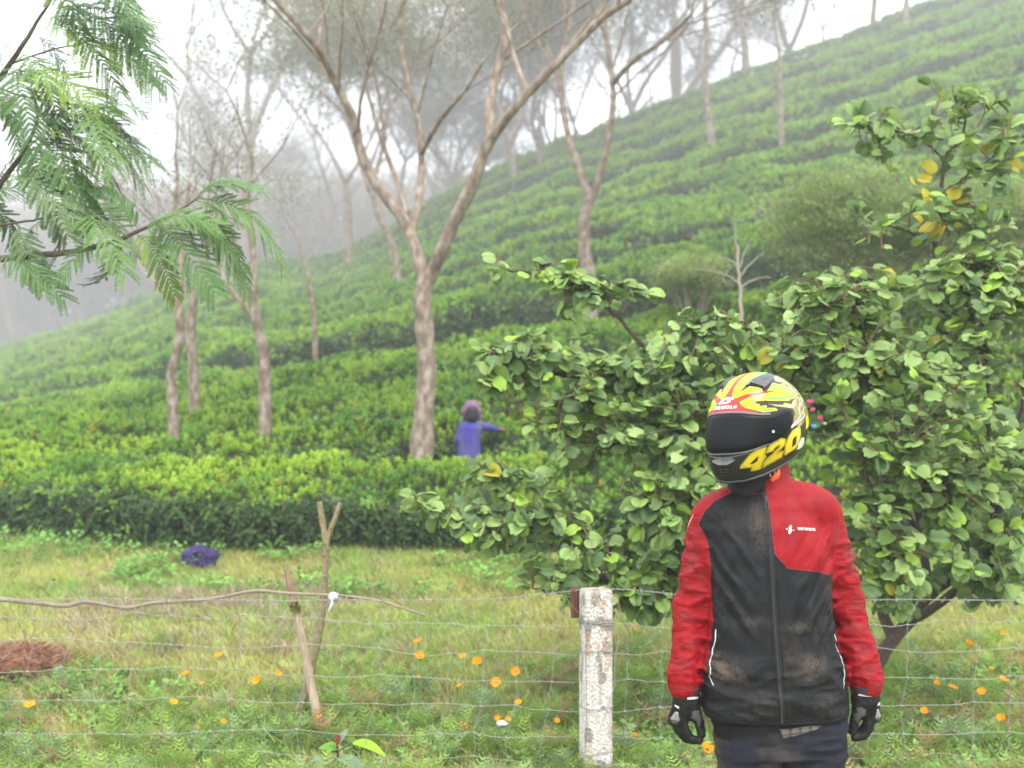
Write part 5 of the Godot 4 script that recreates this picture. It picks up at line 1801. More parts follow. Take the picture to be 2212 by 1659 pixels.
func tint_at(kind: int, p: Vector3, n: Vector3) -> Color:
	if kind == 2:
		var c := Color(0.016, 0.018, 0.026)
		var m := clampf(0.35 + 1.5 * na.get_noise_3d(p.x * 190.0, p.y * 90.0, p.z * 190.0) + 0.5 * nb.get_noise_3d(p.x * 400.0, p.y * 300.0, p.z * 400.0), 0.0, 1.0)
		var left := smoothstep(0.10, -0.06, p.x) * smoothstep(0.785, 0.72, p.y)
		c = c.lerp(Color(0.075, 0.055, 0.042), m * (0.25 + 0.75 * left))
		if p.y > 0.785 + 0.2 * (p.x - 0.03): c = c.lerp(Color(0.008, 0.008, 0.009), 0.9)
		return c
	if kind == 3:
		var c := Color(0.008, 0.008, 0.009)
		c = c.lerp(Color(0.026, 0.025, 0.025), clampf(nb.get_noise_3d(p.x * 900.0, p.y * 900.0, p.z * 900.0) + 0.3, 0, 1))
		return c
	if kind == 4: return Color(0.035, 0.03, 0.21).lerp(Color(0.085, 0.08, 0.16), clampf(0.5 + 2.0 * na.get_noise_3d(p.x * 260.0, p.y * 60.0, 0.0), 0, 1))
	return Color.WHITE

func crease(amount: float, fx: float, fy: float, fz: float, ridged: FastNoiseLite, y0: float, y1: float, x0 := -9.0, x1 := 9.0, sh := 0.0) -> void:
	for z in gn.z:
		for y in gn.y:
			var yy := go.y + y * gc
			var wy := smoothstep(y0 - 0.03, y0 + 0.03, yy) * (1.0 - smoothstep(y1 - 0.03, y1 + 0.03, yy))
			if wy <= 0.0: continue
			var at := (z * gn.y + y) * gn.x
			for x in gn.x:
				var d := gf[at + x]
				if absf(d) > gc * 3.0: continue
				var xx := go.x + x * gc
				var wx := smoothstep(x0 - 0.025, x0 + 0.025, xx) * (1.0 - smoothstep(x1 - 0.025, x1 + 0.025, xx))
				if wx <= 0.0: continue
				gf[at + x] = d - amount * wy * wx * ridged.get_noise_3d(xx * fx, yy * fy + xx * sh, (go.z + z * gc) * fz)

# ---------------------------------------------------------------- painting
func paint_poly(im: Image, pts: PackedVector2Array, col: Color) -> void:
	var y0 := im.get_height()
	var y1 := 0
	for p in pts:
		y0 = mini(y0, int(floor(p.y)))
		y1 = maxi(y1, int(ceil(p.y)))
	var n := pts.size()
	for y in range(maxi(y0, 0), mini(y1 + 1, im.get_height())):
		var xs: Array = []
		var yc := y + 0.5
		for i in n:
			var a := pts[i]
			var b := pts[(i + 1) % n]
			if (a.y <= yc) != (b.y <= yc): xs.append(a.x + (yc - a.y) / (b.y - a.y) * (b.x - a.x))
		xs.sort()
		for i in range(0, xs.size() - 1, 2):
			var xa := clampi(int(round(xs[i])), 0, im.get_width())
			var xb := clampi(int(round(xs[i + 1])), 0, im.get_width())
			if xb > xa: im.fill_rect(Rect2i(xa, y, xb - xa, 1), col)

func paint_line(im: Image, pts: PackedVector2Array, w: float, col: Color, closed := false) -> void:
	var n := pts.size()
	for i in (n if closed else n - 1):
		var a := pts[i]
		var b := pts[(i + 1) % n]
		var s := (b - a).orthogonal().normalized() * w * 0.5
		paint_poly(im, PackedVector2Array([a - s, a + s, b + s, b - s]), col)
		var oct := PackedVector2Array()
		for k in 8: oct.append(b + Vector2.from_angle(TAU * k / 8.0) * w * 0.5)
		if w > 2.0: paint_poly(im, oct, col)

func pairs(flat: Array) -> PackedVector2Array:
	var out := PackedVector2Array()
	for i in range(0, flat.size(), 2): out.append(Vector2(flat[i], flat[i + 1]))
	return out

# a smudge that keeps a shape of its own
func smudge(im: Image, c: Vector2, r: Vector2, col: Color, most: float, seed_: float, stretch := Vector2(1, 1), turn := 0.0) -> void:
	for y in range(maxi(int(c.y - r.y * 1.3), 0), mini(int(c.y + r.y * 1.3), im.get_height())):
		for x in range(maxi(int(c.x - r.x * 1.3), 0), mini(int(c.x + r.x * 1.3), im.get_width())):
			var q := Vector2(x, y) - c
			var e := (q / r).length()
			if e > 1.3: continue
			var g := q.rotated(turn)
			var v := nb.get_noise_2d(g.x * 1.1 * stretch.x + seed_, g.y * 1.1 * stretch.y) + 0.7 * nb.get_noise_2d(g.x * 4.5 * stretch.x + seed_, g.y * 4.5 * stretch.y)
			var k := most * clampf((1.0 - e * 0.85) * 1.5 * (0.7 + 1.1 * v), 0.0, 1.0)
			if k > 0.01: im.set_pixel(x, y, im.get_pixel(x, y).lerp(col, k))

# ---------------------------------------------------------------- the rider
const RX := 0.726
const RD := 3.12

func at_px(x: float, y: float) -> Vector2:        # picture units to metres in the rider's own plane
	return Vector2((x - 1106.0) / F * RD - RX, EYE + (1013.0 - y) / F * RD)

const JBOX := Rect2(-0.36, 0.76, 0.76, 0.78)
const JW := 720
const JH := 740

func jpx(x: float, y: float) -> Vector2:
	var p := at_px(x, y)
	return Vector2((p.x - JBOX.position.x) / JBOX.size.x * JW, (JBOX.end.y - p.y) / JBOX.size.y * JH)

func jpts(flat: Array) -> PackedVector2Array:
	var out := PackedVector2Array()
	for i in range(0, flat.size(), 2): out.append(jpx(flat[i], flat[i + 1]))
	return out

func jacket_paint() -> Array:
	var im := Image.create(JW * 2, JH, false, Image.FORMAT_RGB8)
	var red := lin(0.225, 0.0024, 0.006)
	var black := lin(0.0085, 0.0082, 0.0095)
	im.fill(red)
	# the back: black below a red yoke
	paint_poly(im, PackedVector2Array([Vector2(JW * 2 - 175, 330), Vector2(JW * 2 - 480, 330), Vector2(JW * 2 - 500, JH), Vector2(JW * 2 - 150, JH)]), black)
	# black front
	paint_poly(im, jpts([1590, 1040, 1576, 1062, 1539, 1080, 1517, 1103, 1505, 1131, 1516, 1151, 1523, 1168, 1527, 1196, 1531, 1241, 1533, 1330, 1526, 1400, 1515, 1450, 1508, 1600, 1850, 1600, 1838, 1560, 1826, 1480, 1815, 1430, 1806, 1380, 1799, 1320, 1790, 1256, 1782, 1226, 1780, 1236, 1742, 1226, 1680, 1219, 1654, 1189, 1650, 1130, 1646, 1040]), black)
	# seams and zip
	var dark := lin(0.006, 0.006, 0.006)
	paint_line(im, jpts([1654, 1189, 1680, 1219, 1742, 1226, 1776, 1236, 1783, 1226]), 1.6, lin(0.42, 0.03, 0.028))
	paint_line(im, jpts([1646, 1040, 1650, 1130, 1654, 1189]), 1.6, lin(0.42, 0.04, 0.03))
	paint_line(im, jpts([1641, 1050, 1645, 1190, 1651, 1330, 1660, 1470, 1666, 1545]), 7.0, lin(0.012, 0.012, 0.014))
	paint_line(im, jpts([1641, 1050, 1645, 1190, 1651, 1330, 1660, 1470, 1666, 1545]), 2.0, lin(0.035, 0.034, 0.035))
	paint_line(im, jpts([1576, 1062, 1539, 1080, 1517, 1103, 1505, 1131, 1516, 1151, 1523, 1168, 1527, 1196, 1531, 1241]), 1.5, lin(0.25, 0.03, 0.03))
	paint_line(im, jpts([1797, 1100, 1800, 1130, 1790, 1180, 1784, 1226]), 1.5, lin(0.22, 0.012, 0.015))
	paint_line(im, jpts([1800, 1100, 1808, 1118, 1800, 1200]), 1.2, lin(0.28, 0.015, 0.018))
	paint_line(im, jpts([1580, 1056, 1620, 1066, 1700, 1056, 1716, 1030]), 1.6, lin(0.2, 0.012, 0.014))
	for k in 60:
		var t := k / 59.0
		var x := lerpf(1627.0, 1648.0, t)
		var y := lerpf(1160.0, 1535.0, t)
		for q in [0, 1]:
			var a := jpx(x + q * 33.0 - 2.0 + rnd(-0.5, 0.5), y)
			paint_line(im, PackedVector2Array([a, a + Vector2(3.5, 2.2)]), 1.1, dark)
	paint_line(im, jpts([1512, 1530, 1560, 1540, 1660, 1543, 1780, 1536, 1830, 1528]), 1.6, dark)
	# dust and mud
	var dust := lin(0.075, 0.055, 0.042)
	var grey := lin(0.17, 0.065, 0.058)
	for q in [[1538, 1425, 24, 34, 0.85, 0.9], [1560, 1440, 42, 34, 0.7, 0.5], [1735, 1420, 38, 34, 0.65, 0.6], [1720, 1450, 20, 12, 0.5, 1.2], [1700, 1340, 50, 14, 0.5, 1.0], [1610, 1330, 40, 16, 0.45, 1.0], [1780, 1260, 18, 30, 0.5, 0.8], [1630, 1140, 26, 60, 0.5, 1.6], [1615, 1110, 40, 40, 0.35, 1.5], [1560, 1120, 30, 40, 0.25, 1.0], [1620, 1500, 60, 30, 0.3, 1.0], [1760, 1500, 40, 26, 0.35, 1.0], [1690, 1410, 40, 60, 0.3, 0.8]]:
		var c := jpx(q[0], q[1])
		smudge(im, c, Vector2(q[2], q[3]) * 1.24, dust, minf(q[4] * 1.15, 0.85), q[0] * 7.0, Vector2(q[5], q[5] * 0.7), 0.6)
	for i in 240:          # fine scratches of dried mud on the chest
		var c := jpx(1628 + rng.randfn(0.0, 13.0), 1135 + rng.randfn(0.0, 34.0))
		var d := Vector2.from_angle(rnd(0.4, 2.6)) * rnd(1.0, 4.0)
		paint_line(im, PackedVector2Array([c, c + d]), 0.8, lin(0.13, 0.10, 0.075).lerp(black, rnd(0.1, 0.8)))
	for q in [[1770, 1080, 26, 16, 0.35, 0], [1745, 1075, 14, 10, 0.4, 1], [1700, 1100, 18, 60, 0.35, 2], [1690, 1150, 20, 40, 0.3, 3], [1735, 1110, 16, 50, 0.3, 4], [1800, 1150, 14, 40, 0.4, 5], [1835, 1200, 16, 34, 0.75, 6], [1845, 1230, 22, 20, 0.6, 7], [1820, 1180, 10, 30, 0.4, 8], [1850, 1300, 24, 24, 0.5, 9], [1840, 1350, 30, 18, 0.5, 10], [1860, 1400, 26, 22, 0.5, 11], [1870, 1440, 22, 14, 0.6, 12], [1880, 1475, 26, 14, 0.55, 13], [1850, 1440, 20, 30, 0.3, 14], [1500, 1170, 12, 46, 0.5, 15], [1490, 1210, 16, 40, 0.6, 16], [1510, 1240, 10, 40, 0.4, 17], [1480, 1260, 18, 20, 0.4, 18], [1480, 1330, 20, 18, 0.5, 19], [1490, 1390, 26, 20, 0.4, 20], [1470, 1430, 20, 18, 0.5, 21], [1475, 1480, 26, 12, 0.4, 22], [1545, 1070, 20, 10, 0.3, 23]]:
		smudge(im, jpx(q[0], q[1]), Vector2(q[2], q[3]) * 1.24, grey if q[5] % 3 else lin(0.10, 0.032, 0.025), q[4] * 0.9, q[5] * 311.0, Vector2(0.8, 0.6), 0.7)
	# piping and reflective strips
	var pale := lin(0.72, 0.71, 0.70)
	paint_line(im, jpts([1537, 1352, 1533, 1387, 1524, 1424, 1525, 1452, 1530, 1468]), 1.9, pale)
	paint_line(im, jpts([1790, 1362, 1795, 1396, 1805, 1424, 1809, 1450, 1800, 1472]), 2.2, pale)
	paint_line(im, jpts([1834, 1137, 1853, 1196]), 4.5, pale)
	paint_line(im, jpts([1497, 1110, 1480, 1160, 1466, 1245]), 1.6, lin(0.66, 0.25, 0.22))
	# elastic cuffs, with their grey tabs
	paint_poly(im, jpts([1492, 1484, 1512, 1477, 1511, 1494, 1494, 1500]), lin(0.04, 0.04, 0.042))
	paint_poly(im, jpts([1837, 1479, 1862, 1478, 1861, 1493, 1836, 1492]), lin(0.04, 0.04, 0.042))
	# relief: wrinkles, stitches, zip
	var bm := Image.create(JW * 2, JH, false, Image.FORMAT_L8)
	for y in range(0, JH):
		for x in range(0, JW * 2):
			var fx := float(x % JW)
			var arm := smoothstep(215.0, 185.0, fx) + smoothstep(500.0, 530.0, fx)
			var v := 0.5 + 0.30 * nb.get_noise_2d(x * (1.0 - 0.3 * arm) * 0.55, y * (0.35 + 0.9 * arm)) + 0.10 * nb.get_noise_2d(x * 3.0, y * 2.4)
			bm.set_pixel(x, y, Color(v, v, v))
	for k in 150:
		var t := k / 149.0
		var a := jpx(lerpf(1641.0, 1666.0, t), lerpf(1050.0, 1545.0, t))
		bm.fill_rect(Rect2i(int(a.x) - 3, int(a.y), 3, 2), Color(0.75, 0.75, 0.75) if k % 2 else Color(0.35, 0.35, 0.35))
		bm.fill_rect(Rect2i(int(a.x), int(a.y), 3, 2), Color(0.35, 0.35, 0.35) if k % 2 else Color(0.75, 0.75, 0.75))
	for s in [[1654, 1189, 1680, 1219, 1742, 1226, 1776, 1236, 1783, 1226], [1646, 1040, 1650, 1130, 1654, 1189], [1531, 1241, 1533, 1330, 1526, 1400], [1797, 1100, 1800, 1130, 1790, 1180, 1784, 1226], [1512, 1528, 1560, 1538, 1660, 1541, 1780, 1534, 1830, 1526], [1632, 1060, 1636, 1200, 1642, 1340, 1652, 1480, 1658, 1545], [1656, 1230, 1662, 1340, 1668, 1480, 1674, 1545], [1450, 1484, 1515, 1478], [1836, 1476, 1905, 1486]]:
		paint_line(bm, jpts(s), 2.0, Color(0.12, 0.12, 0.12))
	return [ImageTexture.create_from_image(im), ImageTexture.create_from_image(bm)]

func j3(x: float, y: float, z: float) -> Vector3:
	var p := at_px(x, y)
	return Vector3(p.x, p.y, z)

func make_rider() -> void:
	rng.seed = 4242
	var o := thing("person", Vector3(RX, 0, -RD), "rider in a muddy red and black jacket and colourful helmet, standing before the fence", "person")
	var tx := jacket_paint()
	var jm := StandardMaterial3D.new()
	jm.albedo_texture = tx[0]
	jm.roughness = 0.56
	jm.metallic_specular = 0.28
	jm.heightmap_enabled = true
	jm.heightmap_texture = tx[1]
	jm.heightmap_scale = 0.45
	# jacket: trunk, yoke, sleeves, collar in one skin
	grid(Vector3(-0.36, 0.77, -0.20), Vector3(0.39, 1.56, 0.21), 0.0062)
	slices([[0.80, 0.019, 0.0, 0.204, 0.128], [0.86, 0.016, 0.004, 0.203, 0.134], [0.93, 0.010, 0.004, 0.196, 0.130], [1.02, 0.004, 0.002, 0.180, 0.122], [1.13, 0.002, 0.0, 0.168, 0.118], [1.25, 0.0, -0.004, 0.168, 0.116], [1.33, 0.0, -0.010, 0.160, 0.105], [1.39, 0.002, -0.016, 0.125, 0.085], [1.425, 0.004, -0.02, 0.085, 0.072]], 0.02)
	var shl := j3(1534, 1122, -0.015)
	var elb := j3(1498, 1318, -0.035)
	var wri := j3(1478, 1462, 0.005)
	bone(shl, elb, 0.054, 0.047, 0.03)
	bone(elb, wri, 0.047, 0.045, 0.02)
	bone(wri, j3(1478, 1482, 0.008), 0.044, 0.043, 0.006)
	var shr := j3(1782, 1118, -0.015)
	var elr := j3(1838, 1318, -0.035)
	var wrr := j3(1868, 1462, 0.005)
	bone(shr, elr, 0.055, 0.047, 0.03)
	bone(elr, wrr, 0.047, 0.045, 0.02)
	bone(wrr, j3(1869, 1480, 0.008), 0.044, 0.042, 0.006)
	bone(j3(1570, 1096, -0.02), j3(1748, 1088, -0.02), 0.052, 0.056, 0.04, 1.2)
	bone(j3(1688, 1064, -0.02), j3(1772, 1097, -0.018), 0.046, 0.047, 0.03, 1.1)
	bone(j3(1600, 1082, -0.02), j3(1545, 1106, -0.018), 0.042, 0.042, 0.03, 1.1)
	bone(j3(1650, 1070, -0.02), j3(1655, 1022, -0.03), 0.072, 0.064, 0.012)
	bone(j3(1672, 1030, -0.035), j3(1676, 1012, -0.04), 0.048, 0.046, 0.02)
	cut_below(0.803)
	var folds := FastNoiseLite.new()
	folds.seed = 5
	folds.frequency = 1.0
	folds.fractal_type = FastNoiseLite.FRACTAL_RIDGED
	folds.fractal_octaves = 2
	crease(0.0075, 9.0, 17.0, 9.0, folds, 0.90, 1.34, -0.34, -0.165)
	crease(0.0085, 9.0, 17.0, 9.0, folds, 0.90, 1.30, 0.175, 0.38)
	crease(0.0075, 11.0, 4.5, 8.0, folds, 0.99, 1.40, -0.17, 0.17)
	crease(0.0095, 5.0, 12.0, 6.0, folds, 0.80, 0.98, -0.19, 0.21)
	crease(0.005, 40.0, 6.0, 40.0, folds, 0.85, 0.92, -0.36, -0.19)
	crease(0.005, 40.0, 6.0, 40.0, folds, 0.85, 0.92, 0.22, 0.39)
	crease(0.009, 4.0, 11.0, 5.0, folds, 1.04, 1.33, 0.05, 0.17, -16.0)
	crease(0.009, 4.0, 11.0, 5.0, folds, 1.04, 1.33, -0.16, -0.06, 16.0)
	put_mesh("jacket", net(1, JBOX), jm, o)
	make_zip(o)
	chest_logo(o)
	helmet(o)
	make_strap(o)
	trousers(o)
	make_glove(o, j3(1482, 1511, 0.008), 1.0, "right glove")
	make_glove(o, j3(1868, 1505, 0.008), -1.0, "left glove")

func make_zip(o: Node) -> void:
	var path := [[1642, 1064], [1644, 1120], [1646, 1190], [1649, 1270], [1652, 1340], [1657, 1420], [1661, 1480], [1665, 1538]]
	var flap := mat(0.010, 0.010, 0.011, 0.5, 0.4)
	for s in [-1, 1]:
		var st := begin()
		var line: Array = []
		for q in smooth_line(path.map(func(e): return Vector3(e[0], e[1], 0)), 6):
			var p := at_px(q.x + s * 3.2, q.y)
			line.append(Vector3(p.x, p.y, front_z(p.x, p.y) + 0.0004))
		tube(st, line, ramp(0.0022, 0.0022, line.size()), 6)
		commit(st, "zip_flap", flap, o)
	var teeth := begin()
	var n := 0
	for q in smooth_line(path.map(func(e): return Vector3(e[0], e[1], 0)), 16):
		var p := at_px(q.x, q.y)
		var z := front_z(p.x, p.y) + 0.0006
		tube(teeth, [Vector3(p.x - 0.0016, p.y, z), Vector3(p.x + 0.0016, p.y, z)], [0.0011, 0.0011], 4)
	commit(teeth, "zip_teeth", mat(0.05, 0.05, 0.052, 0.35, 0.6), o).set_meta("kind", "stuff")
	var st := begin()
	var a := at_px(1643, 1070)
	var za := front_z(a.x, a.y) + 0.004
	tube(st, [Vector3(a.x, a.y, za), Vector3(a.x + 0.001, a.y - 0.012, za + 0.002), Vector3(a.x + 0.002, a.y - 0.026, za)], [0.003, 0.0026, 0.0034], 8)
	commit(st, "zip_pull", mat(0.03, 0.03, 0.03, 0.35, 0.6), o)

func chest_logo(o: Node) -> void:
	var white := mat(0.75, 0.74, 0.73, 0.6)
	var font := SystemFont.new()
	font.font_names = PackedStringArray(["Droid Sans"])
	font.font_weight = 700
	var tm := TextMesh.new()
	tm.text = "MOTORISTA"
	tm.font = font
	tm.font_size = 32
	tm.depth = 0.002
	tm.pixel_size = 0.01
	var ar := tm.get_mesh_arrays()
	var vs: PackedVector3Array = ar[Mesh.ARRAY_VERTEX]
	var ix: PackedInt32Array = ar[Mesh.ARRAY_INDEX]
	var lo := Vector3(9, 9, 9)
	var hi := -lo
	for v in vs:
		lo = lo.min(v)
		hi = hi.max(v)
	var c := at_px(1725.5, 1139)
	var sc := 0.0545 / (hi.x - lo.x)
	var st := begin()
	for i in ix:
		var v := vs[i] - (lo + hi) * 0.5
		var x := c.x + v.x * sc + v.y * sc * 0.15
		var y := c.y + v.y * sc * 1.05 - v.x * sc * 0.08
		st.add_vertex(Vector3(x, y, front_z(x, y) + 0.0014 + signf(v.z) * 0.0004))
	st.generate_normals()
	commit(st, "chest_lettering", white, o)
	# the mark beside it: two slanted arrow halves and a dot each side
	var marks := [[1690, 1129.5, 1692, 1135, 1687.5, 1139, 1685, 1136.5], [1685, 1140.5, 1691, 1138.5, 1690, 1144, 1686, 1149.5, 1684.5, 1146], [1680.5, 1137, 1683, 1138, 1682, 1140, 1680.5, 1139.5], [1693, 1140, 1695.5, 1139, 1695.5, 1141.5, 1693.5, 1142]]
	st = begin()
	for m in marks:
		var pts := PackedVector2Array()
		for i in range(0, m.size(), 2): pts.append(at_px(m[i], m[i + 1]))
		var id := Geometry2D.triangulate_polygon(pts)
		for i in range(0, id.size(), 3):
			for k in [0, 1, 2]:
				var p := pts[id[i + k]]
				st.add_vertex(Vector3(p.x, p.y, front_z(p.x, p.y) + 0.0016))
	st.generate_normals()
	commit(st, "chest_mark", white, o)

func trousers(o: Node) -> void:
	grid(Vector3(-0.22, -0.02, -0.20), Vector3(0.30, 0.90, 0.21), 0.0095)
	slices([[0.70, 0.033, 0.0, 0.178, 0.112], [0.78, 0.033, 0.0, 0.184, 0.118], [0.86, 0.03, 0.0, 0.178, 0.116]], 0.02, 2.6)
	for s in [[-0.052, -0.07, -0.10], [0.126, 0.148, 0.17]]:
		bone(Vector3(s[0], 0.72, 0.005), Vector3(s[1], 0.42, 0.012), 0.088, 0.066, 0.012, 1.1)
		bone(Vector3(s[1], 0.42, 0.012), Vector3(s[2], 0.10, -0.01), 0.064, 0.055, 0.02, 1.1)
	var folds := FastNoiseLite.new()
	folds.seed = 9
	folds.frequency = 1.0
	folds.fractal_type = FastNoiseLite.FRACTAL_RIDGED
	folds.fractal_octaves = 2
	crease(0.008, 5.0, 16.0, 6.0, folds, 0.45, 0.80)
	crease(0.009, 6.0, 18.0, 6.0, folds, 0.10, 0.35)
	var tm := leafy(0.85, 0.0, 0.25)
	tm.backlight_enabled = false
	put_mesh("trousers", net(2), tm, o)
	# shirt tail showing under the hem
	var im := Image.create(128, 64, false, Image.FORMAT_RGB8)
	im.fill(lin(0.02, 0.022, 0.03))
	for i in 5:
		im.fill_rect(Rect2i(i * 30 + 8, 0, 13, 64), lin(0.09, 0.072, 0.06))
		im.fill_rect(Rect2i(i * 30 + 24, 0, 2, 64), lin(0.22, 0.16, 0.07))
	for i in 3:
		im.fill_rect(Rect2i(0, i * 26 + 6, 128, 2), lin(0.20, 0.145, 0.065))
		im.fill_rect(Rect2i(0, i * 26 + 14, 128, 7), lin(0.04, 0.04, 0.05))
	var pm := StandardMaterial3D.new()
	pm.albedo_texture = ImageTexture.create_from_image(im)
	pm.roughness = 0.9
	var st := begin()
	var top := [[1660, 1552], [1680, 1552], [1705, 1548], [1730, 1545], [1752, 1543]]
	var low := [[1669, 1571], [1690, 1567], [1713, 1561], [1736, 1554], [1753, 1546]]
	for i in 4:
		var q: Array = []
		for e in [top[i], top[i + 1], low[i], low[i], top[i + 1], low[i + 1]]:
			var p := at_px(e[0], e[1])
			st.set_uv(Vector2((e[0] - 1660.0) / 90.0, (e[1] - 1543.0) / 34.0 + (e[0] - 1660.0) / 300.0))
			st.add_vertex(Vector3(p.x, p.y, front_z(p.x, p.y) + 0.005))
	st.generate_normals()
	commit(st, "shirt_tail", pm, o)
	var bm := mat(0.02, 0.018, 0.016, 0.7)
	for s in [-0.10, 0.17]:
		grid(Vector3(s - 0.08, -0.01, -0.13), Vector3(s + 0.08, 0.2, 0.22), 0.009)
		bone(Vector3(s, 0.045, -0.05), Vector3(s + 0.01, 0.035, 0.14), 0.048, 0.042, 0.03)
		bone(Vector3(s, 0.06, -0.03), Vector3(s, 0.15, -0.015), 0.05, 0.05, 0.03)
		cut_below(0.0)
		put_mesh("boot", net(0), bm, o)

# a gloved hand hanging down, thumb and fingertips meeting; m mirrors it
func make_glove(o: Node, wrist: Vector3, m: float, label: String) -> void:
	var h := func(cx: float, cy: float, z: float) -> Vector3:
		return wrist + Vector3(m * (cx - 440.0) / 7615.0, -(cy - 480.0) / 7615.0, z)
	var c := wrist + Vector3(0, -0.055, 0)
	grid(c - Vector3(0.075, 0.085, 0.075), c + Vector3(0.075, 0.085, 0.055), 0.0027)
	# cuff and palm
	bone(h.call(440, 380, 0.0), h.call(440, 500, 0.0), 0.037, 0.038, 0.004)
	bone(h.call(440, 500, -0.004), h.call(330, 860, -0.010), 0.033, 0.026, 0.014)
	bone(h.call(470, 520, -0.004), h.call(260, 880, -0.032), 0.030, 0.021, 0.012)
	bone(h.call(530, 560, 0.004), h.call(600, 760, 0.010), 0.023, 0.021, 0.012)
	bone(h.call(215, 740, -0.012), h.call(175, 940, -0.016), 0.012, 0.015, 0.012)
	# thumb
	bone(h.call(600, 720, 0.010), h.call(700, 940, 0.012), 0.0165, 0.0140, 0.008)
	bone(h.call(700, 940, 0.012), h.call(752, 1190, 0.010), 0.0138, 0.0122, 0.003)
	# fingers: knuckle, two joints, tip
	var fs := [[340, 880, 410, 1130, 520, 1285, 700, 1335, 0.006, 0.0122], [270, 915, 330, 1185, 440, 1330, 620, 1372, -0.016, 0.0124], [235, 905, 285, 1160, 400, 1320, 560, 1365, -0.037, 0.0116], [240, 880, 280, 1100, 370, 1240, 490, 1300, -0.055, 0.0104]]
	for f in fs:
		var z: float = f[8]
		var r: float = f[9]
		bone(h.call(f[0], f[1], z), h.call(f[2], f[3], z), r * 1.12, r, 0.004)
		bone(h.call(f[2], f[3], z), h.call(f[4], f[5], z), r, r * 0.95, 0.002)
		bone(h.call(f[4], f[5], z), h.call(f[6], f[7], z + 0.004), r * 0.95, r * 0.88, 0.002)
	var folds := FastNoiseLite.new()
	folds.seed = 31
	folds.frequency = 1.0
	folds.fractal_octaves = 2
	crease(0.0014, 60.0, 110.0, 60.0, folds, wrist.y - 0.2, wrist.y + 0.1)
	var gm := leafy(0.6, 0.0, 0.25)
	gm.backlight_enabled = false
	var g := put_mesh("glove", net(3), gm, o)
	var plate := mat(0.20, 0.20, 0.205, 0.25, 0.8)
	# parts laid on the surface: [outline in hand units], height, material, name
	var bits := [[[190, 700, 240, 700, 275, 880, 260, 915, 100, 905, 100, 865], 0.004, plate, "knuckle_guard"], [[105, 915, 245, 910, 255, 985, 240, 1010, 160, 1000, 115, 960], 0.003, mat(0.04, 0.038, 0.036, 0.35, 0.6), "knuckle_plate"],
		[[520, 680, 600, 640, 680, 650, 735, 720, 750, 820, 700, 960, 665, 1020, 635, 900, 560, 840, 490, 810], 0.0012, mat(0.055, 0.054, 0.056, 0.8), "thumb_patch"], [[168, 545, 245, 575, 250, 630, 172, 590], 0.003, mat(0.62, 0.62, 0.60, 0.5), "white_tab"]]
	for b in bits:
		var pts := PackedVector2Array()
		var raw := pairs(b[0])
		for i in raw.size():
			var e := raw[(i + 1) % raw.size()]
			pts.append(raw[i])
			pts.append(raw[i].lerp(e, 0.5))
		var st := begin()
		var mid := Vector2.ZERO
		for p in pts: mid += p / pts.size()
		var ring: Array = []
		for p in pts:
			var w: Vector3 = h.call(p.x, p.y, 0.0)
			var fz := front_z(w.x, w.y)
			if fz < wrist.z - 0.06: fz = wrist.z - 0.02
			ring.append(Vector3(w.x, w.y, fz))
		var wm: Vector3 = h.call(mid.x, mid.y, 0.0)
		var cm := Vector3(wm.x, wm.y, front_z(wm.x, wm.y) + b[1] * 1.3)
		for i in ring.size():
			var p: Vector3 = ring[i]
			var q: Vector3 = ring[(i + 1) % ring.size()]
			var pi_ := p.lerp(cm, 0.2) + Vector3(0, 0, b[1])
			var qi := q.lerp(cm, 0.2) + Vector3(0, 0, b[1])
			var pm := pi_.lerp(cm, 0.5)
			var qm := qi.lerp(cm, 0.5)
			pm.z = maxf(pm.z, front_z(pm.x, pm.y) + b[1])
			qm.z = maxf(qm.z, front_z(qm.x, qm.y) + b[1])
			for t in [p, pi_, q, q, pi_, qi, pi_, pm, qi, qi, pm, qm, pm, cm, qm]: st.add_vertex(t)
		st.generate_normals()
		commit(st, b[3], b[2], g)
	# the worn white print on the cuff: strokes too small to read
	var ink := mat(0.68, 0.68, 0.67, 0.6)
	var st := begin()
	for k in 9:
		var x := 415.0 + k * 28.0
		var q := [[x, 350.0 + 8.0 * absf(k - 4.0) * 0.4], [x + 21.0, 350.0 + 8.0 * absf(k - 4.0) * 0.4], [x + 17.0, 400.0], [x - 4.0, 400.0]]
		for e in [q[0], q[1], q[2], q[0], q[2], q[3]]:
			var w: Vector3 = h.call(e[0], e[1], 0.0)
			st.add_vertex(Vector3(w.x, w.y, front_z(w.x, w.y) + 0.001))
	st.generate_normals()
	commit(st, "cuff_print", ink, g)

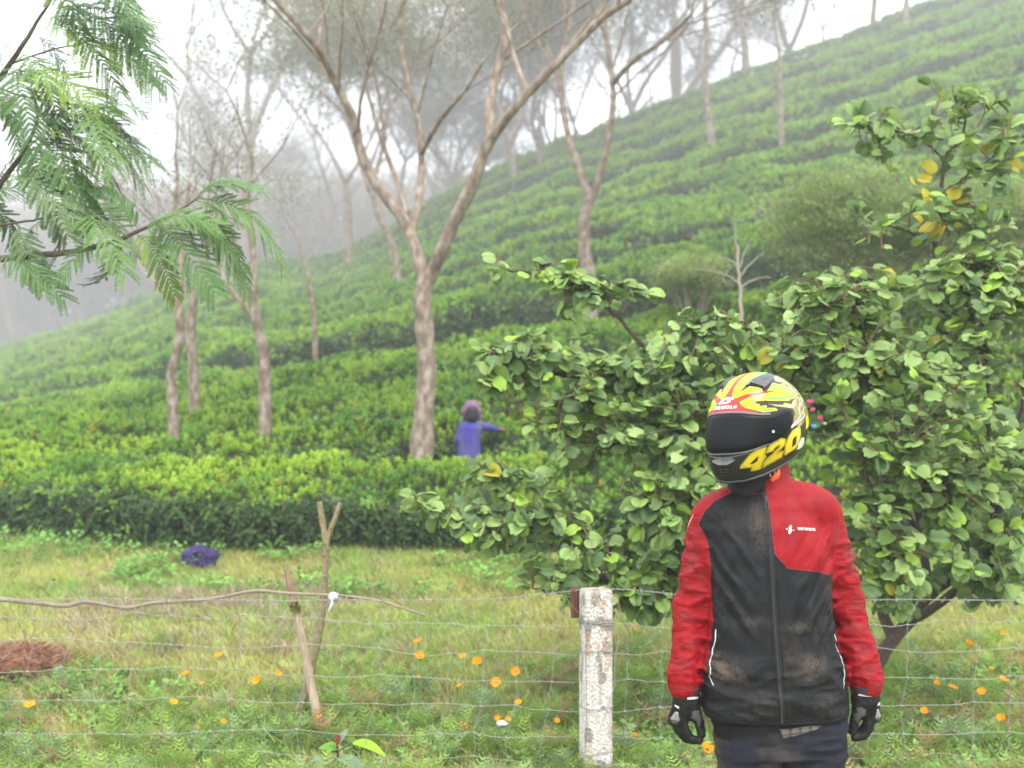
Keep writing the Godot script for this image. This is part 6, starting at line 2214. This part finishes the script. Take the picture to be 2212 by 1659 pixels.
func make_strap(o: Node) -> void:
	# dark neck warmer under the chin and the orange strap clip
	grid(Vector3(-0.17, 1.38, -0.12), Vector3(0.10, 1.60, 0.12), 0.007)
	bone(j3(1618, 1058, -0.01), j3(1640, 1010, -0.02), 0.058, 0.066, 0.02)
	bone(j3(1600, 1050, 0.0), j3(1625, 1036, 0.01), 0.03, 0.034, 0.02)
	put_mesh("neck_warmer", net(0), mat(0.012, 0.012, 0.013, 0.85), o)
	var orange := mat(0.75, 0.085, 0.015, 0.45)
	var st := begin()
	limb(st, [j3(1656, 1037, 0.062), j3(1662, 1028, 0.066), j3(1669, 1020, 0.062), j3(1672, 1010, 0.05)], 0.0065, 0.004, 8, 4)
	limb(st, [j3(1660, 1034, 0.064), j3(1668, 1030, 0.064), j3(1672, 1020, 0.06)], 0.004, 0.004, 8, 4)
	commit(st, "strap_clip", orange, o)
	st = begin()
	var ring: Array = []
	for i in 13:
		var t := TAU * i / 12.0
		ring.append(j3(1657, 1022, 0.064) + Vector3(cos(t) * 0.007, sin(t) * 0.011, 0))
	tube(st, ring, ramp(0.0012, 0.0012, 13), 5)
	commit(st, "strap_ring", mat(0.55, 0.52, 0.48, 0.3), o)

# ---------------------------------------------------------------- the helmet, star-shaped about its middle
const HA := Vector3(0.5, 0.15, 0.853)

func helm_field(p: Vector3) -> float:
	var x := absf(p.x)
	var a := (Vector3(x / 0.13, (p.y - 0.012) / 0.1442, (p.z + 0.014) / 0.1654).length() - 1.0) * 0.135
	var b := (pow(pow(x / 0.0817, 2.6) + pow(absf(p.y + 0.0693) / 0.0972, 2.6) + pow(absf(p.z - 0.0662) / 0.1, 2.6), 1.0 / 2.6) - 1.0) * 0.09
	var h := clampf(0.5 + 0.5 * (b - a) / 0.035, 0.0, 1.0)
	var d := lerpf(b, a, h) - 0.035 * h * (1.0 - h)
	return maxf(d, -(p.y + 0.1131 + 0.2627 * p.z) * 0.97)

func helm_r(dir: Vector3) -> float:
	var lo := 0.03
	var hi := 0.26
	for i in 18:
		var m := (lo + hi) * 0.5
		if helm_field(dir * m) < 0.0: lo = m
		else: hi = m
	return lo

func helm_uv(d: Vector3) -> Vector2:
	var A := HA.normalized()
	var U := Vector3.UP.cross(A).normalized()
	var V := A.cross(U)
	var q := Vector3(absf(d.x), d.y, d.z)
	var a := acos(clampf(q.dot(A), -1.0, 1.0))
	var w := Vector2(q.dot(U), -q.dot(V))
	return Vector2(512, 512) + w.normalized() * a * 195.0

func helm_dir(uv: Vector2) -> Vector3:
	var A := HA.normalized()
	var U := Vector3.UP.cross(A).normalized()
	var V := A.cross(U)
	var w := (uv - Vector2(512, 512)) / 195.0
	var a := w.length()
	if a < 1e-6: return A
	w /= a
	return A * cos(a) + (U * w.x - V * w.y) * sin(a)

func azel(az: float, el: float) -> Vector3:
	var a := deg_to_rad(az)
	var e := deg_to_rad(el)
	return Vector3(sin(a) * cos(e), sin(e), cos(a) * cos(e))

# a flat outline laid on the shell; mode 0: shell units, 1: degrees; walls when it stands proud
func patch(flat: Array, mode: int, off: float, mt: Material, called: String, parent: Node, wall := false, mirror := false, edge := 9.0) -> void:
	var raw := pairs(flat)
	var pts := PackedVector2Array()
	for i in raw.size():
		var a := raw[i]
		var b := raw[(i + 1) % raw.size()]
		var n := maxi(1, int(ceil((b - a).length() / edge)))
		for k in n: pts.append(a.lerp(b, float(k) / n))
	var id := Geometry2D.triangulate_polygon(pts)
	var tris: Array = []
	for i in range(0, id.size(), 3): tris.append([pts[id[i]], pts[id[i + 1]], pts[id[i + 2]]])
	var again := true
	var guard := 0
	while again and guard < 5:
		again = false
		guard += 1
		var next: Array = []
		for t in tris:
			var best := 0
			var bl := 0.0
			for k in 3:
				var l: float = (t[k] - t[(k + 1) % 3]).length()
				if l > bl:
					bl = l
					best = k
			if bl > edge * 1.7:
				var m: Vector2 = (t[best] + t[(best + 1) % 3]) * 0.5
				next.append([t[best], m, t[(best + 2) % 3]])
				next.append([m, t[(best + 1) % 3], t[(best + 2) % 3]])
				again = true
			else: next.append(t)
		tris = next
	var st := begin()
	var put := func(p: Vector2, up: float) -> void:
		var d := helm_dir(p) if mode == 0 else azel(p.x, p.y)
		if mirror: d.x = -d.x
		st.set_normal(d)
		st.add_vertex(d * (helm_r(d) + up))
	for t in tris:
		var d0 := helm_dir(t[0]) if mode == 0 else azel(t[0].x, t[0].y)
		var d1 := helm_dir(t[1]) if mode == 0 else azel(t[1].x, t[1].y)
		var d2 := helm_dir(t[2]) if mode == 0 else azel(t[2].x, t[2].y)
		var flip := (d2 - d0).cross(d1 - d0).dot(d0) < 0.0
		if mirror: flip = not flip
		for k in ([0, 2, 1] if flip else [0, 1, 2]): put.call(t[k], off)
	if wall:
		var n := pts.size()
		for i in n:
			var a := pts[i]
			var b := pts[(i + 1) % n]
			for q in [[a, off], [b, off], [a, -0.001], [a, -0.001], [b, off], [b, -0.001]]: put.call(q[0], q[1])
		st.generate_normals()
	commit(st, called, mt, parent)

func shell_paint() -> ImageTexture:
	var im := Image.create(1024, 1024, false, Image.FORMAT_RGB8)
	var ink := lin(0.010, 0.0095, 0.009)
	im.fill(ink)
	var yel := lin(0.72, 0.60, 0.008)
	var grn := lin(0.17, 0.50, 0.07)
	var red := lin(0.45, 0.03, 0.018)
	var olive := lin(0.22, 0.18, 0.04)
	var grey := lin(0.03, 0.03, 0.03)
	# the crown is dark grey above the visor line, black below
	paint_poly(im, pairs([395, 490, 546, 488, 612, 470, 690, 455, 760, 540, 1000, 560, 1000, 0, 380, 0]), grey)
	paint_poly(im, pairs([643, 450, 686, 429, 704, 405, 735, 361, 810, 343, 847, 401, 860, 480, 850, 529, 755, 534, 709, 534, 680, 548, 696, 506, 707, 471, 695, 452]), olive)
	paint_poly(im, pairs([608, 289, 626, 257, 671, 270, 760, 320, 850, 420, 800, 380, 735, 346, 701, 330, 652, 315, 612, 322]), lin(0.30, 0.29, 0.10))
	for k in 26:
		var a := Vector2(rnd(640, 830), rnd(290, 400))
		paint_line(im, PackedVector2Array([a, a + Vector2(rnd(-25, 25), rnd(8, 26))]), rnd(2, 5), grey if k % 3 else lin(0.5, 0.5, 0.42))
	# leaves
	var leafs := [[441, 408, 446, 387, 452, 366, 462, 345, 480, 305, 502, 263, 538, 229, 586, 227, 606, 254, 567, 294, 533, 321, 506, 343, 487, 366, 472, 390, 452, 419, 488, 396, 504, 381, 549, 385, 550, 398, 526, 406, 492, 415, 458, 427, 445, 426],
		[572, 398, 590, 366, 598, 345, 630, 345, 657, 325, 657, 340, 687, 337, 728, 351, 741, 352, 699, 395, 677, 407, 658, 405, 672, 415, 631, 424, 599, 431, 560, 435, 571, 426, 538, 421, 525, 419, 572, 403, 609, 385],
		[465, 448, 489, 434, 525, 419, 538, 422, 560, 436, 528, 439, 514, 454, 537, 458, 533, 468, 563, 461, 559, 472, 602, 468, 608, 472, 562, 482, 547, 483, 518, 476, 488, 470, 474, 460]]
	for l in leafs:
		for g in Geometry2D.offset_polygon(pairs(l), 4.0): paint_poly(im, g, yel)
	paint_poly(im, pairs(leafs[0]), yel)
	paint_poly(im, pairs([511, 287, 542, 240, 586, 227, 606, 254, 567, 294, 533, 321, 506, 345, 475, 386, 482, 363, 506, 328, 530, 302]), grn)
	paint_poly(im, pairs([498, 392, 540, 386, 550, 397, 520, 400]), grn)
	paint_poly(im, pairs(leafs[1]), grn)
	paint_poly(im, pairs([581, 392, 598, 367, 628, 362, 663, 363, 697, 370, 659, 396, 608, 413, 578, 416, 544, 417, 573, 403, 611, 386]), yel)
	paint_poly(im, pairs(leafs[2]), grn)
	paint_poly(im, pairs([468, 449, 492, 436, 522, 422, 535, 425, 516, 438, 503, 455, 524, 463, 556, 476, 518, 475, 488, 468, 476, 459]), yel)
	# soften yellow into green with small flecks
	for k in 110:
		var p := Vector2(rnd(450, 730), rnd(230, 480))
		var c := im.get_pixelv(Vector2i(p))
		if c.is_equal_approx(im.get_pixelv(Vector2i(p) + Vector2i(4, 0))) and (c.g > 0.5):
			paint_line(im, PackedVector2Array([p, p + Vector2(rnd(4, 12), rnd(-6, 2))]), 1.6, yel.lerp(grn, rnd(0.2, 0.6)))
	for l in leafs:
		for g in Geometry2D.offset_polygon(pairs(l), 4.0): paint_line(im, g, 1.8, ink, true)
	# red front and its stripes
	var rp := pairs([400, 500, 402, 480, 408, 440, 418, 396, 435, 344, 458, 294, 492, 244, 507, 240, 506, 251, 477, 299, 455, 348, 446, 372, 441, 392, 438, 413, 444, 428, 458, 429, 492, 415, 526, 407, 572, 395, 610, 384, 572, 402, 525, 418, 489, 433, 465, 447, 474, 461, 488, 471, 518, 479, 546, 486, 506, 492, 476, 492, 447, 496])
	paint_poly(im, rp, red)
	paint_line(im, rp, 2.2, ink, true)
	paint_poly(im, pairs([563, 449, 606, 449, 638, 445, 644, 434, 686, 431, 698, 408, 718, 395, 710, 436, 690, 451, 647, 454, 606, 456]), lin(0.50, 0.38, 0.13))
	paint_line(im, pairs([563, 449, 606, 449, 638, 445, 644, 434, 686, 431, 698, 408]), 2.2, ink)
	for l in [[609, 384, 653, 368], [517, 391, 511, 413], [589, 373, 579, 393], [645, 358, 634, 375], [586, 400, 611, 411], [528, 418, 548, 428], [490, 345, 478, 372], [540, 440, 556, 452], [560, 441, 590, 452], [507, 300, 494, 318]]: paint_line(im, pairs(l), 1.5, ink)
	# the back: black, with white curls
	paint_poly(im, pairs([755, 534, 787, 500, 801, 477, 1000, 554, 1000, 700, 777, 640, 754, 571]), ink)
	paint_poly(im, pairs([802, 472, 829, 446, 860, 480, 850, 517, 814, 546]), yel)
	paint_poly(im, pairs([759, 660, 761, 630, 777, 597, 803, 591, 841, 634, 824, 662, 778, 670, 749, 667]), lin(0.78, 0.78, 0.78))
	paint_line(im, pairs([765, 668, 790, 636, 812, 622]), 3.0, lin(0.4, 0.4, 0.4))
	for w in [[784, 337, 777, 372, 753, 412, 736, 441, 743, 463, 750, 479, 719, 511, 687, 539], [811, 398, 776, 428, 771, 455, 788, 460, 777, 478, 733, 513, 690, 545]]:
		paint_line(im, pairs(w), 8.5, ink)
		paint_line(im, pairs(w), 5.0, lin(0.72, 0.72, 0.70))
	for k in 16:
		var a := Vector2(rnd(745, 800), rnd(350, 520))
		paint_line(im, PackedVector2Array([a, a + Vector2(rnd(-16, 10), rnd(12, 34))]), rnd(2, 6), ink if k % 3 else lin(0.55, 0.56, 0.5))
	return ImageTexture.create_from_image(im)

func helmet(parent: Node) -> void:
	var o := Node3D.new()
	o.name = "helmet"
	parent.add_child(o, true)
	o.transform = Transform3D(Basis(Vector3.UP, deg_to_rad(-45.5)) * Basis(Vector3.RIGHT, deg_to_rad(3.0)) * Basis(Vector3.BACK, deg_to_rad(1.0)), Vector3(0.6907 - RX, 1.6193, 0.0))
	var sm := StandardMaterial3D.new()
	sm.albedo_texture = shell_paint()
	sm.roughness = 0.32
	sm.metallic_specular = 0.3
	sm.clearcoat_enabled = true
	sm.clearcoat = 0.3
	sm.clearcoat_roughness = 0.12
	var st := begin()
	var nt := 80
	var np := 144
	for i in nt + 1:
		for j in np + 1:
			var th := PI * i / nt
			var ph := TAU * j / np
			var d := Vector3(sin(th) * sin(ph), cos(th), sin(th) * cos(ph))
			st.set_uv(helm_uv(d) / 1024.0)
			st.set_smooth_group(0)
			st.add_vertex(d * helm_r(d))
	for i in nt:
		for j in np:
			var a := i * (np + 1) + j
			for q in [a, a + 1, a + np + 1, a + np + 1, a + 1, a + np + 2]: st.add_index(q)
	st.generate_normals()
	commit(st, "shell", sm, o)
	# visor: a bowed dark pane a little proud of the shell
	var vm := mat(0.005, 0.0055, 0.007, 0.16, 0.26)
	var rt := noise_tex(131, 0.035, [[0.0, 0.08, 0.08, 0.08], [0.55, 0.14, 0.14, 0.14], [0.8, 0.35, 0.35, 0.35], [1.0, 0.55, 0.55, 0.55]], 256, 5)
	vm.roughness = 1.0
	vm.roughness_texture = rt
	vm.uv1_triplanar = true
	vm.uv1_scale = Vector3(7, 3.5, 7)
	st = begin()
	var na_ := 60
	var ne := 20
	for i in na_ + 1:
		var az := lerpf(-86.0, 86.0, float(i) / na_)
		var t := visor_edge(az, true)
		var b := visor_edge(az, false)
		for j in ne + 1:
			var d := azel(az, lerpf(t, b, float(j) / ne))
			var e := minf(minf(float(j), float(ne - j)) / 2.0, minf(float(i), float(na_ - i)) / 2.0)
			st.add_vertex(d * (helm_r(d) + (0.0052 if e >= 1.0 else lerpf(0.0005, 0.0052, e))))
	for i in na_:
		for j in ne:
			var a := i * (ne + 1) + j
			for q in [a, a + ne + 1, a + 1, a + 1, a + ne + 1, a + ne + 2]: st.add_index(q)
	st.generate_normals()
	commit(st, "visor", vm, o)
	var silver := mat(0.13, 0.128, 0.135, 0.3, 0.5)
	var black := mat(0.010, 0.010, 0.010, 0.25, 0.5)
	var top: Array = []
	var low: Array = []
	for i in 61:
		var az := lerpf(-85.0, 85.0, i / 60.0)
		var d := azel(az, visor_edge(az, true) + 1.2)
		top.append(d * (helm_r(d) + 0.0005))
		d = azel(az, visor_edge(az, false) - 1.0)
		low.append(d * (helm_r(d) + 0.0015))
	st = begin()
	band(st, top.slice(12, 49), 0.0042)
	commit(st, "visor_gasket", silver, o)
	st = begin()
	tube(st, low.slice(8, 53), ramp(0.0016, 0.0016, 45), 6)
	commit(st, "visor_seal", silver, o)
	var lip: Array = []
	for i in 73:
		var a := TAU * i / 72.0
		var e := -80.0
		var d := Vector3.ZERO
		for k in 60:
			d = azel(rad_to_deg(a), e)
			var p := d * helm_r(d)
			if p.y > -(0.1131 + 0.2627 * p.z) + 0.0012: break
			e += 1.0
		lip.append(d * helm_r(d))
	st = begin()
	tube(st, lip, ramp(0.0042, 0.0042, 73), 6, Color.WHITE, false)
	commit(st, "rim", mat(0.03, 0.03, 0.03, 0.35, 0.5), o)
	# pivot screws
	for s in [-1, 1]:
		var d := azel(52.8 * s, -6.1)
		st = begin()
		tube(st, [d * (helm_r(d) + 0.004), d * (helm_r(d) + 0.0075)], [0.0042, 0.0036], 12)
		commit(st, "pivot_screw", mat(0.6, 0.6, 0.6, 0.25, 0.7), o)
	# crown vents
	var plate := mat(0.03, 0.03, 0.031, 0.4, 0.5)
	var cap := mat(0.05, 0.05, 0.052, 0.45, 0.5)
	for mir in [false, true]:
		patch([490, 376, 500, 366, 506, 352, 534, 322, 592, 276, 606, 282, 604, 317, 592, 350, 572, 379, 554, 396, 550, 386, 527, 378, 506, 371], 0, 0.003, plate, "vent_base", o, true, mir)
		patch([506, 366, 510, 352, 533, 329, 563, 304, 590, 283, 602, 291, 600, 317, 592, 342, 573, 371, 556, 390, 552, 381, 529, 374], 0, 0.0075, cap, "vent_cover", o, true, mir)
		for k in 3:
			var x := 560.0 + k * 9.0
			patch([x, 330 - k * 4, x + 4, 328 - k * 4, x - 4, 346 - k * 4, x - 8, 347 - k * 4], 0, 0.0082, black, "vent_slot", o, false, mir, 5.0)
	# chin: middle vent, its slots, the two edges that meet over it
	patch([-13, -27.6, -9, -25.6, 0, -26.2, 9, -25.6, 13, -27.6, 5, -30.4, -5, -30.4], 1, 0.0045, mat(0.13, 0.13, 0.135, 0.3, 0.6), "chin_vent", o, true, false, 3.0)
	for k in 3: patch([-5, -33.5 - k * 2.2, 5, -33.5 - k * 2.2, 4.6, -34.6 - k * 2.2, -4.6, -34.6 - k * 2.2], 1, 0.002, black, "chin_slot", o, true, false, 3.0)
	for s in [-1, 1]:
		st = begin()
		var ln: Array = []
		for k in 9:
			var d := azel(s * lerpf(26.0, -6.0, k / 8.0), lerpf(-23.8, -26.4, k / 8.0))
			ln.append(d * (helm_r(d) + 0.0008))
		tube(st, ln, ramp(0.0008, 0.0016, 9), 5)
		commit(st, "chin_crease", mat(0.10, 0.10, 0.10, 0.3, 0.6), o)
	# the number on the side of the chin bar
	var gold := mat(0.74, 0.55, 0.008, 0.35)
	gold.clearcoat_enabled = true
	var edge := mat(0.34, 0.29, 0.04, 0.4)
	var ink := mat(0.02, 0.018, 0.01, 0.4)
	var digits := [["digit_four", [471, 658, 474, 652, 501, 629, 521, 623, 558, 622, 550, 648, 556, 657, 547, 663, 542, 667, 531, 684, 502, 674, 505, 664, 484, 659], [496, 654, 527, 641, 522, 655, 508, 657]],
		["digit_two", [559, 644, 567, 627, 590, 609, 632, 594, 656, 600, 655, 626, 637, 645, 608, 661, 654, 659, 642, 692, 588, 694, 540, 687, 547, 672, 590, 658, 624, 636, 627, 623, 603, 631, 590, 645], []],
		["digit_zero", [660, 681, 659, 626, 673, 589, 694, 560, 738, 535, 752, 548, 761, 595, 752, 640, 731, 660, 671, 686], [704, 646, 700, 607, 704, 595, 725, 581, 729, 628]]]
	for dg in digits:
		var big := Geometry2D.offset_polygon(pairs(dg[1]), 3.0)
		var flat: Array = []
		for p in big[0]: flat.append_array([p.x, p.y])
		patch(flat, 0, 0.0010, edge, dg[0] + "_border", o)
		patch(dg[1], 0, 0.0017, gold, dg[0], o)
		var inner := Geometry2D.offset_polygon(pairs(dg[1]), -3.2)
		st = begin()
		for ring in inner:
			var line: Array = []
			for i in ring.size() + 1:
				var d := helm_dir(ring[i % ring.size()])
				line.append(d * (helm_r(d) + 0.0019))
			tube(st, line, ramp(0.00045, 0.00045, line.size()), 4, Color.WHITE, false)
		commit(st, dg[0] + "_inline", ink, o)
		if dg[2].size(): patch(dg[2], 0, 0.0022, ink, dg[0] + "_hole", o)
	# maker's mark and lettering on the brow
	var white := mat(0.82, 0.82, 0.82, 0.4)
	patch([-12.5, 26.0, -8.0, 31.0, -1.5, 33.5, 8.0, 33.0, 9.0, 31.0, 4.0, 29.6, 5.5, 28.2, 1.0, 26.0], 1, 0.001, white, "brow_mark", o, false, false, 3.0)
	patch([-5.5, 27.6, -2.5, 30.8, 3.0, 31.2, 0.0, 29.8, 1.0, 28.4, -1.0, 27.6], 1, 0.0018, mat(0.62, 0.045, 0.025, 0.4), "brow_mark_inside", o, false, false, 3.0)
	var font := SystemFont.new()
	font.font_names = PackedStringArray(["Droid Sans"])
	font.font_weight = 700
	var tm := TextMesh.new()
	tm.text = "BILMOLA"
	tm.font = font
	tm.font_size = 32
	tm.depth = 0.002
	var ar := tm.get_mesh_arrays()
	var vs: PackedVector3Array = ar[Mesh.ARRAY_VERTEX]
	var ix: PackedInt32Array = ar[Mesh.ARRAY_INDEX]
	var lo := Vector3(9, 9, 9)
	var hi := -lo
	for v in vs:
		lo = lo.min(v)
		hi = hi.max(v)
	st = begin()
	for i in ix:
		var v := vs[i] - (lo + hi) * 0.5
		var d := azel(-1.0 + (v.x + v.y * 0.3) / (hi.x - lo.x) * 30.0, 21.8 + v.y / (hi.y - lo.y) * 3.7)
		st.add_vertex(d * (helm_r(d) + 0.0016 + signf(v.z) * 0.0005))
	st.generate_normals()
	commit(st, "brow_lettering", white, o)

func visor_edge(az: float, top: bool) -> float:
	var a := absf(az)
	if top:
		var t := 15.0 - 2.6 * smoothstep(10.0, 42.0, a) + 7.0 * smoothstep(46.0, 80.0, a)
		return t - 8.0 * pow(clampf((a - 78.0) / 8.0, 0.0, 1.0), 2.0)
	var b := -21.6 + 1.8 * smoothstep(25.0, 52.0, a) + 6.0 * smoothstep(52.0, 72.0, a) + 16.0 * smoothstep(68.0, 86.0, a)
	return b + 6.0 * pow(clampf((a - 80.0) / 6.0, 0.0, 1.0), 2.0)

func band(st: SurfaceTool, pts: Array, w: float) -> void:
	for i in pts.size() - 1:
		var a: Vector3 = pts[i]
		var b: Vector3 = pts[i + 1]
		var n := a.normalized()
		var up := (Vector3.UP - n * n.y).normalized() * w
		var q := [a - up * 0.5 + n * 0.002, a + up * 0.9, b - up * 0.5 + n * 0.002, b + up * 0.9]
		for k in [0, 1, 2, 2, 1, 3]:
			st.set_normal(n)
			st.add_vertex(q[k])

# ---------------------------------------------------------------- the tea plucker
func make_worker() -> void:
	rng.seed = 515
	var d := 9.56
	var head := spot(1019, 889, d)
	var foot := Vector3(head.x, ground_level(head.x, d), -d)
	var o := thing("person", foot, "tea plucker seen from behind in a violet-blue shirt and pink headscarf among the bushes", "person")
	var y := head.y - foot.y
	var cl := StandardMaterial3D.new()
	cl.vertex_color_use_as_albedo = true
	cl.roughness = 0.85
	# body from the hips up to the shoulders, one arm reaching right, the other down
	var px := func(x: float, yy: float, z: float) -> Vector3:
		return spot(x, yy, d) - foot + Vector3(0, 0, z)
	grid(px.call(960, 1010, -0.2), px.call(1095, 895, 0.2), 0.009)
	slices([[px.call(1016, 1005, 0).y, px.call(1013, 0, 0).x, 0.0, 0.112, 0.09], [px.call(0, 955, 0).y, px.call(1013, 0, 0).x, 0.0, 0.100, 0.085], [px.call(0, 925, 0).y, px.call(1016, 0, 0).x, 0.0, 0.100, 0.08], [px.call(0, 912, 0).y, px.call(1018, 0, 0).x, 0.0, 0.06, 0.06]], 0.02, 2.2)
	bone(px.call(1000, 919, 0), px.call(992, 950, 0.02), 0.036, 0.034, 0.02)
	bone(px.call(992, 950, 0.02), px.call(994, 975, -0.06), 0.034, 0.028, 0.02)
	bone(px.call(1034, 917, 0), px.call(1055, 922, -0.02), 0.036, 0.032, 0.02)
	bone(px.call(1055, 922, -0.02), px.call(1073, 926, -0.06), 0.032, 0.024, 0.015)
	bone(px.call(1019, 912, 0), px.call(1019, 903, 0), 0.034, 0.03, 0.01)
	var folds := FastNoiseLite.new()
	folds.seed = 15
	folds.frequency = 1.0
	crease(0.008, 14.0, 6.0, 10.0, folds, foot.y * 0.0 + y - 0.5, y)
	put_mesh("shirt", net(4), cl, o)
	var skin := mat(0.10, 0.055, 0.035, 0.6)
	# reaching hand with five fingers
	var hand: Vector3 = px.call(1075, 926, -0.065)
	grid(hand - Vector3(0.04, 0.06, 0.07), hand + Vector3(0.10, 0.05, 0.06), 0.0055)
	bone(hand, hand + Vector3(0.045, -0.004, -0.01), 0.02, 0.024, 0.01)
	for k in 4: bone(hand + Vector3(0.05, 0.0, -0.032 + k * 0.015), hand + Vector3(0.082 - 0.006 * absf(k - 1.5), -0.022, -0.038 + k * 0.016), 0.008, 0.007, 0.004)
	bone(hand + Vector3(0.02, -0.004, 0.012), hand + Vector3(0.052, -0.018, 0.034), 0.009, 0.007, 0.006)
	put_mesh("hand", net(0), skin, o)
	# head with hair gathered low, scarf over the top
	grid(px.call(995, 915, -0.14), px.call(1043, 862, 0.14), 0.006)
	bone(px.call(1019, 893, 0.0), px.call(1019, 884, -0.01), 0.066, 0.070, 0.02)
	bone(px.call(1019, 905, -0.05), px.call(1019, 899, -0.07), 0.03, 0.04, 0.02)
	put_mesh("head", net(0), mat(0.055, 0.03, 0.022, 0.6), o)
	grid(px.call(995, 918, -0.10), px.call(1043, 862, 0.16), 0.006)
	bone(px.call(1020, 900, 0.035), px.call(1020, 890, 0.03), 0.052, 0.057, 0.02)
	put_mesh("hair", net(0), mat(0.018, 0.017, 0.02, 0.6), o)
	grid(px.call(990, 912, -0.16), px.call(1048, 856, 0.16), 0.0065)
	bone(px.call(1019, 883, -0.015), px.call(1019, 882, -0.015), 0.078, 0.074, 0.02)
	bone(px.call(1005, 890, 0.0), px.call(1003, 903, -0.01), 0.03, 0.018, 0.03)
	bone(px.call(1033, 890, 0.0), px.call(1036, 905, -0.01), 0.03, 0.018, 0.03)
	# opened at the back so that the hair shows
	for z in gn.z:
		for yy in gn.y:
			for x in gn.x:
				var p := go + Vector3(x, yy, z) * gc
				var c: Vector3 = px.call(1020, 899, 0.085)
				var at := (z * gn.y + yy) * gn.x + x
				gf[at] = maxf(gf[at], 0.055 - (p - c).length())
	crease(0.006, 30.0, 30.0, 30.0, folds, 0.0, 9.0)
	put_mesh("headscarf", net(0), mat(0.17, 0.085, 0.155, 0.85), o)
	# skirt down to the ground, hidden by the tea
	var st := begin()
	tube(st, [Vector3(px.call(1014, 0, 0).x, 0.0, 0), Vector3(px.call(1014, 0, 0).x, 0.3, 0), Vector3(px.call(1014, 0, 0).x, px.call(0, 1000, 0).y, 0)], [0.17, 0.15, 0.12], 16)
	commit(st, "skirt", mat(0.10, 0.05, 0.12, 0.9), o)
